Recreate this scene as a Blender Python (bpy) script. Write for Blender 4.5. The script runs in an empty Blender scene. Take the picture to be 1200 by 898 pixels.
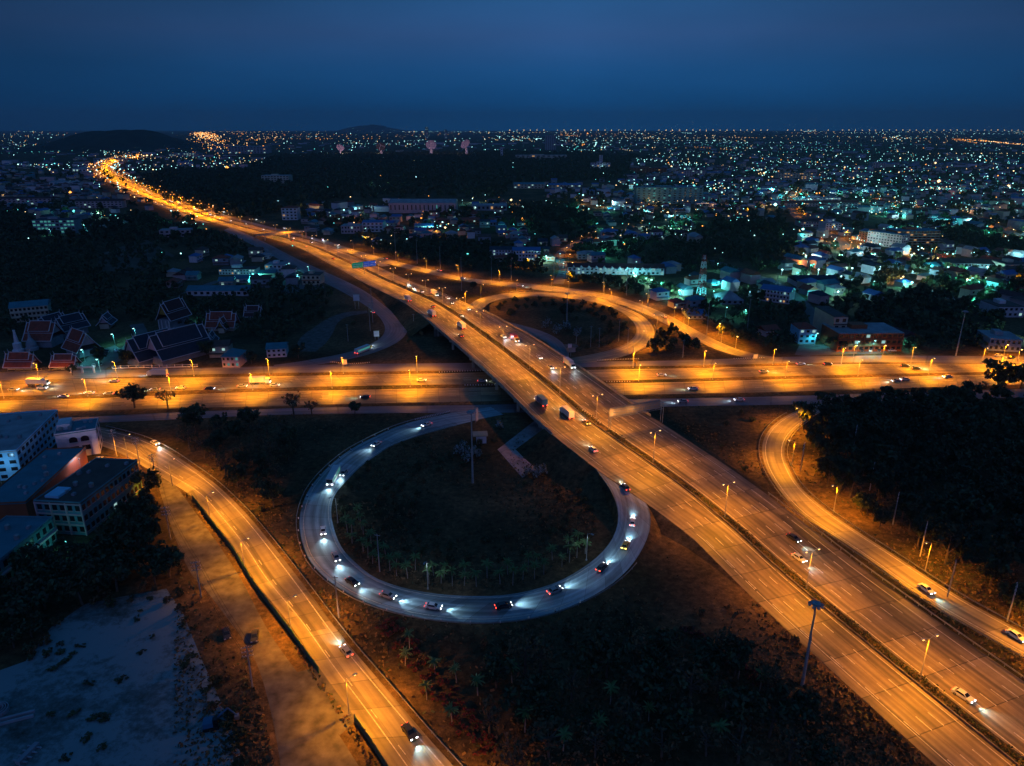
import bpy, math, random
import numpy as np
from mathutils import Vector, Matrix

random.seed(7)
RNG = np.random.default_rng(11)
C = bpy.context.scene.collection
SC = bpy.context.scene
PI = math.pi

# ------------------------------------------------------------------ camera
F = 832.0
PITCH = math.atan(299 / F)
CAMH = 120.0
cd = bpy.data.cameras.new("camera")
cam = bpy.data.objects.new("camera", cd)
C.objects.link(cam)
cam.location = (0, 0, CAMH)
cam.rotation_euler = (PI / 2 - PITCH, 0, 0)
cd.sensor_width = 36
cd.lens = F / 1200 * 36
cd.clip_start = 1.0
cd.clip_end = 200000
SC.camera = cam

# ------------------------------------------------------------------ world: deep blue dusk, brighter afterglow behind the camera
w = bpy.data.worlds.new("World")
SC.world = w
w.use_nodes = True
nt = w.node_tree
for n in list(nt.nodes):
    nt.nodes.remove(n)
N = nt.nodes.new
out = N("ShaderNodeOutputWorld")
bg = N("ShaderNodeBackground")
tc = N("ShaderNodeTexCoord")
sep = N("ShaderNodeSeparateXYZ")
nt.links.new(tc.outputs["Generated"], sep.inputs[0])
ramp = N("ShaderNodeValToRGB")
cr = ramp.color_ramp
cr.elements[0].position = 0.0
cr.elements[0].color = (0.0025, 0.052, 0.160, 1)
cr.elements[1].position = 1.0
cr.elements[1].color = (0.0035, 0.042, 0.125, 1)
for p_, c_ in ((0.03, (0.0028, 0.050, 0.158)), (0.07, (0.0070, 0.052, 0.155)), (0.11, (0.0170, 0.053, 0.146)), (0.155, (0.0110, 0.053, 0.142)), (0.35, (0.0035, 0.042, 0.125))):
    e = cr.elements.new(p_)
    e.color = (*c_, 1)
nt.links.new(sep.outputs["Z"], ramp.inputs[0])
# the west side (+x = middle of view) is a little brighter: falloff with |x|
ax = N("ShaderNodeMath"); ax.operation = 'ABSOLUTE'
sh = N("ShaderNodeMath"); sh.operation = 'SUBTRACT'; sh.inputs[1].default_value = 0.08
nt.links.new(sep.outputs["X"], sh.inputs[0])
nt.links.new(sh.outputs[0], ax.inputs[0])
mr = N("ShaderNodeMapRange")
mr.inputs["From Min"].default_value = 0.0
mr.inputs["From Max"].default_value = 0.75
mr.inputs["To Min"].default_value = 1.9
mr.inputs["To Max"].default_value = 0.62
nt.links.new(ax.outputs[0], mr.inputs["Value"])
nz = N("ShaderNodeTexNoise")
nz.inputs["Scale"].default_value = 2.2
nz.inputs["Detail"].default_value = 5
mp = N("ShaderNodeMapping")
mp.inputs["Scale"].default_value = (1, 1, 5)
nt.links.new(tc.outputs["Generated"], mp.inputs[0])
nt.links.new(mp.outputs[0], nz.inputs[0])
mr2 = N("ShaderNodeMapRange")
mr2.inputs["To Min"].default_value = 0.66
mr2.inputs["To Max"].default_value = 1.34
nt.links.new(nz.outputs[0], mr2.inputs["Value"])
mm = N("ShaderNodeMath"); mm.operation = 'MULTIPLY'
nt.links.new(mr.outputs[0], mm.inputs[0])
nt.links.new(mr2.outputs[0], mm.inputs[1])
mx = N("ShaderNodeVectorMath"); mx.operation = 'SCALE'
nt.links.new(ramp.outputs[0], mx.inputs[0])
nt.links.new(mm.outputs[0], mx.inputs["Scale"])
# afterglow on the far side of the sky (behind the photographer)
gl = N("ShaderNodeMapRange")
gl.interpolation_type = 'SMOOTHSTEP'
gl.inputs["From Min"].default_value = -0.35
gl.inputs["From Max"].default_value = -0.9
gl.inputs["To Min"].default_value = 0.0
gl.inputs["To Max"].default_value = 1.0
nt.links.new(sep.outputs["Y"], gl.inputs["Value"])
gc = N("ShaderNodeVectorMath"); gc.operation = 'SCALE'
gc.inputs[0].default_value = (0.062, 0.050, 0.140)
nt.links.new(gl.outputs[0], gc.inputs["Scale"])
ad = N("ShaderNodeVectorMath"); ad.operation = 'ADD'
nt.links.new(mx.outputs[0], ad.inputs[0])
nt.links.new(gc.outputs[0], ad.inputs[1])
nt.links.new(ad.outputs[0], bg.inputs["Color"])
bg.inputs["Strength"].default_value = 1.0
nt.links.new(bg.outputs[0], out.inputs[0])

# last light of the set sun, very soft
sd = bpy.data.lights.new("dusk_sun", 'SUN')
sd.energy = 0.008
sd.color = (0.75, 0.68, 1.0)
sd.angle = math.radians(40)
so = bpy.data.objects.new("dusk_sun", sd)
C.objects.link(so)
so.rotation_euler = (math.radians(62), 0, math.radians(-20))

SC.view_settings.view_transform = 'Standard'
SC.view_settings.look = 'None'
SC.view_settings.exposure = 0
SC.view_settings.gamma = 1
SC.view_settings.use_curve_mapping = False
cy = SC.cycles
cy.use_denoising = True
try:
    cy.denoiser = 'OPENIMAGEDENOISE'
except Exception:
    pass
cy.max_bounces = 3
cy.diffuse_bounces = 1
cy.glossy_bounces = 1
cy.transmission_bounces = 2
cy.transparent_max_bounces = 4
cy.volume_bounces = 0
cy.sample_clamp_indirect = 2
cy.use_light_tree = True
HAZE = 4.2e-5
cy.caustics_reflective = False
cy.caustics_refractive = False

# ------------------------------------------------------------------ helpers
def g(u, v, z=0.0):
    x = (u - 600) / F
    y = (449 - v) / F
    dz = -math.sin(PITCH) + y * math.cos(PITCH)
    dy = math.cos(PITCH) + y * math.sin(PITCH)
    t = (CAMH - z) / -dz
    return (x * t, dy * t)

def hpx(u, vb, vt):
    """height in metres of something standing at ground pixel (u, vb) whose top shows at vt"""
    X, Y = g(u, vb)
    y = (449 - vt) / F
    dz = -math.sin(PITCH) + y * math.cos(PITCH)
    dy = math.cos(PITCH) + y * math.sin(PITCH)
    return CAMH + Y * dz / dy

def mpx(v, n):
    """metres across for n pixels on the ground at row v"""
    return g(600 + n, v)[0]

def smooth(a, b, x):
    t = min(1, max(0, (x - a) / (b - a)))
    return t * t * (3 - 2 * t)

def zdeck(y):
    return 7.0 * smooth(165, 262, y) * (1 - smooth(432, 610, y))

def gm(u, v):
    z = 0
    for _ in range(12):
        x, y = g(u, v, z)
        z = 0.5 * z + 0.5 * zdeck(y)
    return g(u, v, z)

def catmull(pts, step):
    P = [np.array(p, float) for p in pts]
    P = [2 * P[0] - P[1]] + P + [2 * P[-1] - P[-2]]
    o = []
    for i in range(1, len(P) - 2):
        n = max(1, int(math.ceil(np.linalg.norm(P[i + 1] - P[i]) / step)))
        for k in range(n):
            t = k / n
            o.append(0.5 * ((2 * P[i]) + (P[i + 1] - P[i - 1]) * t + (2 * P[i - 1] - 5 * P[i] + 4 * P[i + 1] - P[i + 2]) * t * t + (3 * P[i] - P[i - 1] - 3 * P[i + 1] + P[i + 2]) * t ** 3))
    o.append(P[-2])
    return np.array(o)

def resample(A, n):
    d = np.r_[0, np.cumsum(np.linalg.norm(np.diff(A, axis=0), axis=1))]
    s = np.linspace(0, d[-1], n)
    return np.stack([np.interp(s, d, A[:, k]) for k in range(A.shape[1])], 1)

def along(A, s):
    d = np.r_[0, np.cumsum(np.linalg.norm(np.diff(A[:, :2], axis=0), axis=1))]
    p = np.array([np.interp(s, d, A[:, k]) for k in range(A.shape[1])])
    q = np.array([np.interp(s + 1, d, A[:, k]) for k in range(A.shape[1])])
    r = np.array([np.interp(s - 1, d, A[:, k]) for k in range(A.shape[1])])
    t = (q - r)[:2]
    return p, t / max(1e-6, np.linalg.norm(t))

def plen(A):
    return float(np.linalg.norm(np.diff(A[:, :2], axis=0), axis=1).sum())

MATS = {}
def mat(name, col, rough=0.85, var=0.25, scale=0.5, emit=None, strength=0, metal=0.0, detail=3, bump=0):
    if name in MATS:
        return MATS[name]
    m = bpy.data.materials.new(name)
    m.use_nodes = True
    t = m.node_tree
    b = t.nodes["Principled BSDF"]
    b.inputs["Roughness"].default_value = rough
    b.inputs["Metallic"].default_value = metal
    if emit is not None:
        b.inputs["Base Color"].default_value = (0.02, 0.02, 0.02, 1)
        b.inputs["Emission Color"].default_value = (*emit, 1)
        b.inputs["Emission Strength"].default_value = strength
        try:
            m.cycles.emission_sampling = 'NONE'
        except Exception:
            pass
    elif var > 0:
        c = t.nodes.new("ShaderNodeTexCoord")
        n = t.nodes.new("ShaderNodeTexNoise")
        n.inputs["Scale"].default_value = scale
        n.inputs["Detail"].default_value = detail
        r = t.nodes.new("ShaderNodeMapRange")
        r.inputs["From Min"].default_value = 0.3
        r.inputs["From Max"].default_value = 0.7
        r.inputs["To Min"].default_value = 1 - var
        r.inputs["To Max"].default_value = 1 + var
        s = t.nodes.new("ShaderNodeVectorMath")
        s.operation = 'SCALE'
        s.inputs[0].default_value = col
        t.links.new(c.outputs["Object"], n.inputs[0])
        t.links.new(n.outputs[0], r.inputs["Value"])
        t.links.new(r.outputs[0], s.inputs["Scale"])
        t.links.new(s.outputs[0], b.inputs["Base Color"])
    else:
        b.inputs["Base Color"].default_value = (*col, 1)
    MATS[name] = m
    return m

def road_mat(name, base, lane=3.5, joint=10.0, wear=0.3):
    """concrete or asphalt ribbon: UV is metres across and metres along"""
    m = bpy.data.materials.new(name)
    m.use_nodes = True
    t = m.node_tree
    b = t.nodes["Principled BSDF"]
    b.inputs["Roughness"].default_value = 0.62
    L = t.links.new
    uv = t.nodes.new("ShaderNodeUVMap")
    sp = t.nodes.new("ShaderNodeSeparateXYZ")
    L(uv.outputs[0], sp.inputs[0])
    def M(op, a, bb=None):
        n = t.nodes.new("ShaderNodeMath"); n.operation = op
        for i, q in enumerate((a, bb)):
            if q is None: continue
            if isinstance(q, (int, float)): n.inputs[i].default_value = q
            else: L(q, n.inputs[i])
        return n.outputs[0]
    # tyre-polished bands: two per lane
    fr = M('MULTIPLY', sp.outputs[0], 2 * PI * 2 / lane)
    band = M('ADD', M('MULTIPLY', M('SINE', fr), 0.10 * wear), 1.0)
    # slab by slab tone
    ix = M('FLOOR', M('DIVIDE', sp.outputs[0], lane))
    iy = M('FLOOR', M('DIVIDE', sp.outputs[1], joint))
    cb = t.nodes.new("ShaderNodeCombineXYZ"); L(ix, cb.inputs[0]); L(iy, cb.inputs[1])
    wn = t.nodes.new("ShaderNodeTexWhiteNoise"); wn.noise_dimensions = '2D'; L(cb.outputs[0], wn.inputs[0])
    slab = M('ADD', M('MULTIPLY', wn.outputs[0], 0.34 * wear), 1 - 0.17 * wear)
    # joints (dark tar lines)
    jf = M('FRACT', M('DIVIDE', sp.outputs[1], joint))
    jl = M('MULTIPLY', M('LESS_THAN', jf, 0.022), -0.35 * wear)
    lf = M('FRACT', M('DIVIDE', sp.outputs[0], lane))
    ll = M('MULTIPLY', M('LESS_THAN', lf, 0.03), -0.25 * wear)
    # streaky stains stretched along the road, and blotches
    mp = t.nodes.new("ShaderNodeMapping"); mp.inputs["Scale"].default_value = (0.55, 0.02, 1)
    L(uv.outputs[0], mp.inputs[0])
    n1 = t.nodes.new("ShaderNodeTexNoise"); n1.inputs["Scale"].default_value = 1; n1.inputs["Detail"].default_value = 6
    L(mp.outputs[0], n1.inputs[0])
    n2 = t.nodes.new("ShaderNodeTexNoise"); n2.inputs["Scale"].default_value = 0.06; n2.inputs["Detail"].default_value = 8
    n2.inputs["Roughness"].default_value = 0.7
    L(uv.outputs[0], n2.inputs[0])
    st = M('ADD', M('MULTIPLY', n1.outputs[0], 1.5 * wear), 1 - 0.75 * wear)
    bl = M('ADD', M('MULTIPLY', n2.outputs[0], 1.4 * wear), 1 - 0.7 * wear)
    # big repair patches
    mp2 = t.nodes.new("ShaderNodeMapping"); mp2.inputs["Scale"].default_value = (0.12, 0.025, 1)
    L(uv.outputs[0], mp2.inputs[0])
    vo = t.nodes.new("ShaderNodeTexVoronoi"); vo.inputs["Scale"].default_value = 1; vo.distance = 'CHEBYCHEV'
    L(mp2.outputs[0], vo.inputs[0])
    vs = t.nodes.new("ShaderNodeSeparateXYZ"); L(vo.outputs["Color"], vs.inputs[0])
    pt = M('ADD', M('MULTIPLY', M('GREATER_THAN', vs.outputs[0], 0.8), -0.3 * wear), 1)
    f = M('MULTIPLY', M('MULTIPLY', M('MULTIPLY', band, slab), M('MULTIPLY', st, bl)), M('MULTIPLY', pt, M('ADD', M('ADD', jl, ll), 1)))
    s = t.nodes.new("ShaderNodeVectorMath"); s.operation = 'SCALE'
    s.inputs[0].default_value = base
    L(f, s.inputs["Scale"])
    L(s.outputs[0], b.inputs["Base Color"])
    MATS[name] = m
    return m

class MB:
    def __init__(s):
        s.v = []; s.f = []; s.m = []; s.uv = None
    def add(s, vs, fs, mi=0):
        o = len(s.v)
        s.v += [tuple(map(float, p)) for p in vs]
        for f in fs:
            s.f.append(tuple(i + o for i in f)); s.m.append(mi)
        return s
    def box(s, x0, x1, y0, y1, z0, z1, mi=0, M=None):
        vs = [(x, y, z) for z in (z0, z1) for y in (y0, y1) for x in (x0, x1)]
        if M is not None:
            vs = [M @ Vector(p) for p in vs]
        return s.add(vs, [(0, 2, 3, 1), (4, 5, 7, 6), (0, 1, 5, 4), (2, 6, 7, 3), (0, 4, 6, 2), (1, 3, 7, 5)], mi)
    def tube(s, p, q, r0, r1=None, n=8, mi=0, cap=True):
        r1 = r0 if r1 is None else r1
        p = Vector(p); q = Vector(q)
        d = (q - p).normalized()
        a = d.orthogonal().normalized(); b = d.cross(a)
        vs = []
        for c, r in ((p, r0), (q, r1)):
            for k in range(n):
                t = 2 * PI * k / n
                vs.append(c + (a * math.cos(t) + b * math.sin(t)) * r)
        fs = [(k, (k + 1) % n, n + (k + 1) % n, n + k) for k in range(n)]
        if cap:
            fs += [tuple(range(n - 1, -1, -1)), tuple(range(n, 2 * n))]
        return s.add(vs, fs, mi)
    def lathe(s, prof, n=16, mi=0, c=(0, 0, 0)):
        vs = []
        for r, z in prof:
            for k in range(n):
                t = 2 * PI * k / n
                vs.append((c[0] + r * math.cos(t), c[1] + r * math.sin(t), c[2] + z))
        fs = []
        for i in range(len(prof) - 1):
            for k in range(n):
                fs.append((i * n + k, i * n + (k + 1) % n, (i + 1) * n + (k + 1) % n, (i + 1) * n + k))
        fs.append(tuple(range(n - 1, -1, -1)))
        fs.append(tuple((len(prof) - 1) * n + k for k in range(n)))
        return s.add(vs, fs, mi)
    def prism(s, poly, z0, z1, mi=0):
        n = len(poly)
        vs = [(p[0], p[1], z0) for p in poly] + [(p[0], p[1], z1) for p in poly]
        fs = [tuple(range(n - 1, -1, -1)), tuple(range(n, 2 * n))]
        fs += [(k, (k + 1) % n, n + (k + 1) % n, n + k) for k in range(n)]
        return s.add(vs, fs, mi)
    def mesh(s, name, mats, smooth_=False):
        me = bpy.data.meshes.new(name)
        me.from_pydata(s.v, [], s.f)
        if not isinstance(mats, (list, tuple)):
            mats = [mats]
        for m in mats:
            me.materials.append(m)
        if len(mats) > 1:
            me.polygons.foreach_set("material_index", s.m)
        if smooth_:
            me.polygons.foreach_set("use_smooth", [True] * len(s.f))
        me.update()
        return me
    def build(s, name, mats, parent=None, smooth_=False):
        return obj(name, s.mesh(name, mats, smooth_), parent)

def obj(name, me, parent=None):
    o = bpy.data.objects.new(name, me)
    C.objects.link(o)
    if parent is not None:
        o.parent = parent
    return o

def tag(o, label=None, cat=None, group=None, kind=None):
    if label: o["label"] = label
    if cat: o["category"] = cat
    if group: o["group"] = group
    if kind: o["kind"] = kind
    return o

def empty(name, loc=(0, 0, 0), rz=0.0, label=None, cat=None, group=None):
    o = bpy.data.objects.new(name, None)
    o.empty_display_size = 0.5
    C.objects.link(o)
    o.location = loc
    o.rotation_euler = (0, 0, rz)
    return tag(o, label, cat, group)

def struct(o):
    o["kind"] = "structure"
    return o

CH = {}
def kids(o):
    return CH.get(o.name) or [c for c in o.children]

def dup(root, loc, rz=0.0, scale=1.0, src_kids=None):
    r = root.copy(); C.objects.link(r)
    r.location = loc; r.rotation_euler = (0, 0, rz)
    r.scale = (scale,) * 3 if not isinstance(scale, (tuple, list)) else scale
    for ch, gs in (src_kids if src_kids is not None else tree_of(root)):
        c = ch.copy(); C.objects.link(c); c.parent = r
        for gk in gs:
            d = gk.copy(); C.objects.link(d); d.parent = c
    return r

_tree = {}
def tree_of(root):
    if root.name not in _tree:
        _tree[root.name] = [(c, list(c.children)) for c in root.children]
    return _tree[root.name]

class Stock:
    """prototype used once itself, then copied"""
    def __init__(s, root):
        s.root = root; s.used = False
        s.k = tree_of(root)
    def place(s, loc, rz=0.0, scale=1.0):
        if not s.used:
            s.used = True
            s.root.location = loc; s.root.rotation_euler = (0, 0, rz)
            s.root.scale = (scale,) * 3 if not isinstance(scale, (tuple, list)) else scale
            return s.root
        return dup(s.root, loc, rz, scale, s.k)

ORD = ["", "second", "third", "fourth", "fifth", "sixth", "seventh", "eighth", "ninth", "tenth", "eleventh", "twelfth", "thirteenth", "fourteenth",
       "fifteenth", "sixteenth", "seventeenth", "eighteenth", "nineteenth", "twentieth"]
def ordinal(k):   # k from 0
    if k < 20:
        return ORD[k]
    t = ["", "", "twenty", "thirty", "forty", "fifty", "sixty", "seventy", "eighty", "ninety"][((k + 1) // 10) % 10]
    o1 = ["", "first", "second", "third", "fourth", "fifth", "sixth", "seventh", "eighth", "ninth"][(k + 1) % 10]
    if not o1:
        return {"twenty": "twentieth", "thirty": "thirtieth", "forty": "fortieth", "fifty": "fiftieth", "sixty": "sixtieth", "seventy": "seventieth", "eighty": "eightieth", "ninety": "ninetieth"}.get(t, "hundredth")
    return t + "-" + o1

LM = []          # landmarks: (phrase, x, y)
TODO = []        # (obj, attribute phrase, x, y)
def later(o, attr, x, y):
    TODO.append((o, attr, x, y))

def name_all():
    """each repeat is told apart by its look and by the landmark it stands nearest to"""
    L = np.array([(a, b) for _, a, b in LM])
    buckets = {}
    for o, attr, x, y in TODO:
        d = np.hypot(L[:, 0] - x, L[:, 1] - y)
        k = int(d.argmin())
        buckets.setdefault((attr, k), []).append((float(d[k]), o))
    for (attr, k), lst in buckets.items():
        lst.sort(key=lambda q: q[0])
        for i, (_, o) in enumerate(lst):
            o["label"] = (f"{attr}, nearest to the {LM[k][0]}" if i == 0 else f"{attr}, {ordinal(i)} nearest the {LM[k][0]}")

# ------------------------------------------------------------------ materials
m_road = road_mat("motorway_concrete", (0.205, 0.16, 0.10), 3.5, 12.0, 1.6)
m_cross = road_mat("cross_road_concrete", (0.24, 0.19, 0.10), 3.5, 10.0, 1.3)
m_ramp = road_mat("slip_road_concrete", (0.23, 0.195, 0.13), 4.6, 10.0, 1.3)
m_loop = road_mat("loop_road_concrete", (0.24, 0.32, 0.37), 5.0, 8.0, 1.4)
m_front = road_mat("frontage_asphalt", (0.19, 0.17, 0.19), 4.0, 40.0, 0.8)
m_gravel = mat("gravel", (0.115, 0.105, 0.095), 0.95, 0.5, 0.35, detail=8)
m_street = mat("street_asphalt", (0.14, 0.13, 0.13), 0.9, 0.3, 0.1)
m_mark = mat("road_paint", (0.58, 0.54, 0.48), 0.7, 0.35, 1.2)
m_conc = mat("bare_concrete", (0.36, 0.33, 0.29), 0.9, 0.3, 0.4)
m_cdark = mat("stained_concrete", (0.16, 0.14, 0.13), 0.9, 0.4, 0.4)
m_steel = mat("galvanised_steel", (0.34, 0.35, 0.37), 0.5, 0.2, 1.0, metal=0.5)
m_pole = mat("concrete_pole", (0.36, 0.35, 0.34), 0.85, 0.2, 0.7)
m_white = mat("white_paint", (0.74, 0.68, 0.74), 0.7, 0.12, 0.4)
m_pink = mat("pink_wall", (0.62, 0.44, 0.46), 0.8, 0.12, 0.2)
m_cream = mat("cream_wall", (0.60, 0.52, 0.40), 0.8, 0.12, 0.2)
m_orange = mat("terracotta_wall", (0.34, 0.10, 0.04), 0.8, 0.15, 0.2)
m_bluew = mat("pale_blue_wall", (0.30, 0.66, 0.90), 0.7, 0.1, 0.3)
m_teal = mat("teal_wall", (0.10, 0.27, 0.32), 0.8, 0.2, 0.3)
m_greyw = mat("grey_wall", (0.30, 0.33, 0.38), 0.85, 0.2, 0.3)
m_dark = mat("dark_glass", (0.012, 0.016, 0.022), 0.25, 0, 1)
m_black = mat("black_rubber", (0.012, 0.012, 0.012), 0.8, 0, 1)
m_r_red = mat("red_roof_tiles", (0.28, 0.06, 0.036), 0.8, 0.25, 0.6)
m_r_dred = mat("maroon_roof_tiles", (0.09, 0.03, 0.032), 0.8, 0.25, 0.6)
m_r_blue = mat("blue_metal_roof", (0.05, 0.13, 0.36), 0.5, 0.15, 0.3)
m_r_grey = mat("grey_sheet_roof", (0.32, 0.33, 0.36), 0.7, 0.3, 0.2)
m_r_teal = mat("teal_sheet_roof", (0.055, 0.20, 0.26), 0.6, 0.2, 0.2)
m_r_navy = mat("navy_roof_tiles", (0.022, 0.032, 0.055), 0.7, 0.25, 0.6)
m_r_brown = mat("brown_roof", (0.10, 0.065, 0.055), 0.8, 0.3, 0.3)
m_r_tan = mat("tan_roof", (0.50, 0.38, 0.26), 0.8, 0.1, 0.3)
m_gold = mat("gilded_gable", (0.50, 0.30, 0.06), 0.5, 0.3, 2.0, metal=0.3)
m_leafd = mat("leaf_dark", (0.040, 0.056, 0.023), 0.7, 0.5, 0.35)
m_leafm = mat("leaf_mid", (0.065, 0.090, 0.032), 0.7, 0.45, 0.35)
m_leafb = mat("leaf_dry", (0.17, 0.105, 0.045), 0.8, 0.4, 0.5)
m_leafs = mat("leaf_silver", (0.30, 0.38, 0.40), 0.8, 0.3, 0.5)
m_palm = mat("palm_leaf", (0.10, 0.18, 0.05), 0.6, 0.35, 0.5)
m_bark = mat("bark", (0.12, 0.095, 0.07), 0.95, 0.3, 1.0)
m_pbark = mat("palm_bark", (0.30, 0.26, 0.22), 0.9, 0.3, 2.0)
m_green = mat("green_panel", (0.02, 0.12, 0.09), 0.6, 0.2, 0.6)
m_redflag = mat("red_paint", (0.45, 0.03, 0.03), 0.6, 0.1, 1)
E_sod = mat("lamp_sodium", (0, 0, 0), emit=(1.0, 0.52, 0.14), strength=9)
E_far = mat("lamp_sodium_far", (0, 0, 0), emit=(1.0, 0.36, 0.06), strength=3.0)
E_wht = mat("lamp_cool", (0, 0, 0), emit=(0.42, 0.95, 0.92), strength=4.0)
E_wrm = mat("lamp_warm", (0, 0, 0), emit=(1.0, 0.66, 0.30), strength=3.5)
E_teal = mat("lamp_teal", (0, 0, 0), emit=(0.12, 0.75, 0.72), strength=2.4)
E_wint = mat("teal_lit_window", (0, 0, 0), emit=(0.15, 0.75, 0.72), strength=0.28)
E_win = mat("lit_window", (0, 0, 0), emit=(0.55, 0.95, 0.90), strength=0.55)
E_wino = mat("lit_window_warm", (0, 0, 0), emit=(1.0, 0.55, 0.22), strength=0.5)
E_head = mat("headlight_glow", (0, 0, 0), emit=(0.95, 0.97, 1.0), strength=9)
E_heady = mat("yellow_rear_lamp", (0, 0, 0), emit=(1.0, 0.62, 0.12), strength=7)
E_tail = mat("tail_light_glow", (0, 0, 0), emit=(1.0, 0.06, 0.03), strength=5)

# ground
def ground_mat():
    m = bpy.data.materials.new("dry_grass_and_soil")
    m.use_nodes = True
    t = m.node_tree; L = t.links.new
    b = t.nodes["Principled BSDF"]; b.inputs["Roughness"].default_value = 1.0
    b.inputs["Specular IOR Level"].default_value = 0.1
    c = t.nodes.new("ShaderNodeTexCoord")
    def noise(s, d=6, r=0.6):
        n = t.nodes.new("ShaderNodeTexNoise"); n.inputs["Scale"].default_value = s
        n.inputs["Detail"].default_value = d; n.inputs["Roughness"].default_value = r
        L(c.outputs["Object"], n.inputs[0]); return n.outputs[0]
    def rmp(x, els):
        r = t.nodes.new("ShaderNodeValToRGB")
        r.color_ramp.elements[0].position = els[0][0]; r.color_ramp.elements[0].color = (*els[0][1], 1)
        r.color_ramp.elements[1].position = els[-1][0]; r.color_ramp.elements[1].color = (*els[-1][1], 1)
        for p_, cc in els[1:-1]:
            e = r.color_ramp.elements.new(p_); e.color = (*cc, 1)
        L(x, r.inputs[0]); return r.outputs[0]
    big = rmp(noise(0.022, 5), [(0.32, (0.034, 0.038, 0.018)), (0.46, (0.090, 0.066, 0.034)), (0.60, (0.17, 0.11, 0.055)), (0.72, (0.18, 0.11, 0.06))])
    fine = rmp(noise(0.45, 10, 0.75), [(0.30, (0.25, 0.27, 0.25)), (0.5, (0.9, 0.9, 0.9)), (0.72, (2.0, 1.9, 1.8))])
    mx = t.nodes.new("ShaderNodeMix"); mx.data_type = 'RGBA'; mx.blend_type = 'MULTIPLY'; mx.inputs[0].default_value = 1
    L(big, mx.inputs[6]); L(fine, mx.inputs[7])
    L(mx.outputs[2], b.inputs["Base Color"])
    bp = t.nodes.new("ShaderNodeBump"); bp.inputs["Strength"].default_value = 0.6; bp.inputs["Distance"].default_value = 0.5
    L(noise(0.8, 8, 0.7), bp.inputs["Height"]); L(bp.outputs[0], b.inputs["Normal"])
    MATS["ground"] = m
    return m
m_ground = ground_mat()

gm_ = MB()
rings = [0, 300, 1500, 8000, 70000]
gm_.add([(-34000, -3000, -0.02), (34000, -3000, -0.02), (34000, 34000, -0.02), (-34000, 34000, -0.02)], [(0, 1, 2, 3)])
struct(gm_.build("ground", m_ground))

# ------------------------------------------------------------------ roads
CORR = []   # corridor samples x, y, halfwidth
def corridor(Lp, Rp):
    A = (Lp + Rp) / 2
    wd = np.linalg.norm(Lp - Rp, axis=1) / 2
    CORR.append(np.c_[A[:, :2], wd])

def ribbon(name, Lp, Rp, m, zl, zr=None, skirt=True, corr=True, thick=0.0):
    """Lp, Rp: (n,2) arrays of the same length; zl: heights"""
    n = len(Lp)
    zr = zl if zr is None else zr
    mid = (Lp + Rp) / 2
    s = np.r_[0, np.cumsum(np.linalg.norm(np.diff(mid, axis=0), axis=1))]
    K = max(2, int(np.max(np.linalg.norm(Lp - Rp, axis=1)) / 6) + 1)
    vs = []; uvs = []; fs = []
    for i in range(n):
        wd = np.linalg.norm(Lp[i] - Rp[i])
        for k in range(K + 1):
            t = k / K
            p = Lp[i] * (1 - t) + Rp[i] * t
            vs.append((p[0], p[1], zl[i] * (1 - t) + zr[i] * t)); uvs.append((wd * t, s[i]))
    for i in range(n - 1):
        for k in range(K):
            a = i * (K + 1) + k
            fs.append((a, a + 1, a + K + 2, a + K + 1))
    me = bpy.data.meshes.new(name)
    me.from_pydata(vs, [], fs)
    ul = me.uv_layers.new(name="UVMap")
    li = np.zeros(len(me.loops), int); me.loops.foreach_get("vertex_index", li)
    ul.data.foreach_set("uv", np.array(uvs)[li].ravel())
    me.materials.append(m)
    me.update()
    # make sure the face normals look up
    if me.polygons[0].normal.z < 0:
        me.flip_normals()
    o = struct(obj(name, me))
    if corr:
        corridor(Lp, Rp)
    if skirt and (zl.max() > 0.3):
        b = MB()
        for E, O, zz in ((Lp, Rp, zl), (Rp, Lp, zr)):
            d = (E - O) / np.linalg.norm(E - O, axis=1)[:, None]
            vv = []
            for i in range(n):
                off = max(0, zz[i]) * 1.7 + 0.4
                vv.append((E[i][0], E[i][1], zz[i] - 0.012)); vv.append((E[i][0] + d[i][0] * off, E[i][1] + d[i][1] * off, -0.1))
            ff = []
            for i in range(n - 1):
                y = mid[i][1]
                if skirt == 'bridge' and (BR0 < y < BR1): continue
                ff.append((2 * i, 2 * i + 1, 2 * i + 3, 2 * i + 2))
            b.add(vv, ff)
        struct(b.build("embankment", m_ground))
    return o

def edges(Lpx, Rpx, zf=None, step=4.0, conv=None, extend=None):
    conv = conv or g
    Lw = [conv(*p) for p in Lpx]; Rw = [conv(*p) for p in Rpx]
    A = catmull(Lw, 2.0); B = catmull(Rw, 2.0)
    n = max(4, int(max(plen(A), plen(B)) / step))
    return resample(A, n), resample(B, n)

def stripe(mb, A, off, wd, z, dash=None, s0=0, s1=None):
    """painted line offset from the polyline A (n,2) to its right by off; z: function of (x,y) or array"""
    T = plen(A); s1 = T if s1 is None else s1
    if dash is None:
        segs = []; s = s0
        while s < s1 - 0.5:
            segs.append((s, min(s1, s + 5))); s += 5
    else:
        segs = []; s = s0
        while s < s1 - dash[0]:
            segs.append((s, s + dash[0])); s += dash[0] + dash[1]
    for a, b in segs:
        q = []
        for t in (a, b):
            p, d = along(A, t)
            nrm = np.array([d[1], -d[0]])
            zz = z(p[0], p[1]) if callable(z) else z
            for e in (off - wd / 2, off + wd / 2):
                q.append((p[0] + nrm[0] * e, p[1] + nrm[1] * e, zz))
        mb.add(q, [(0, 1, 3, 2)])

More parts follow.
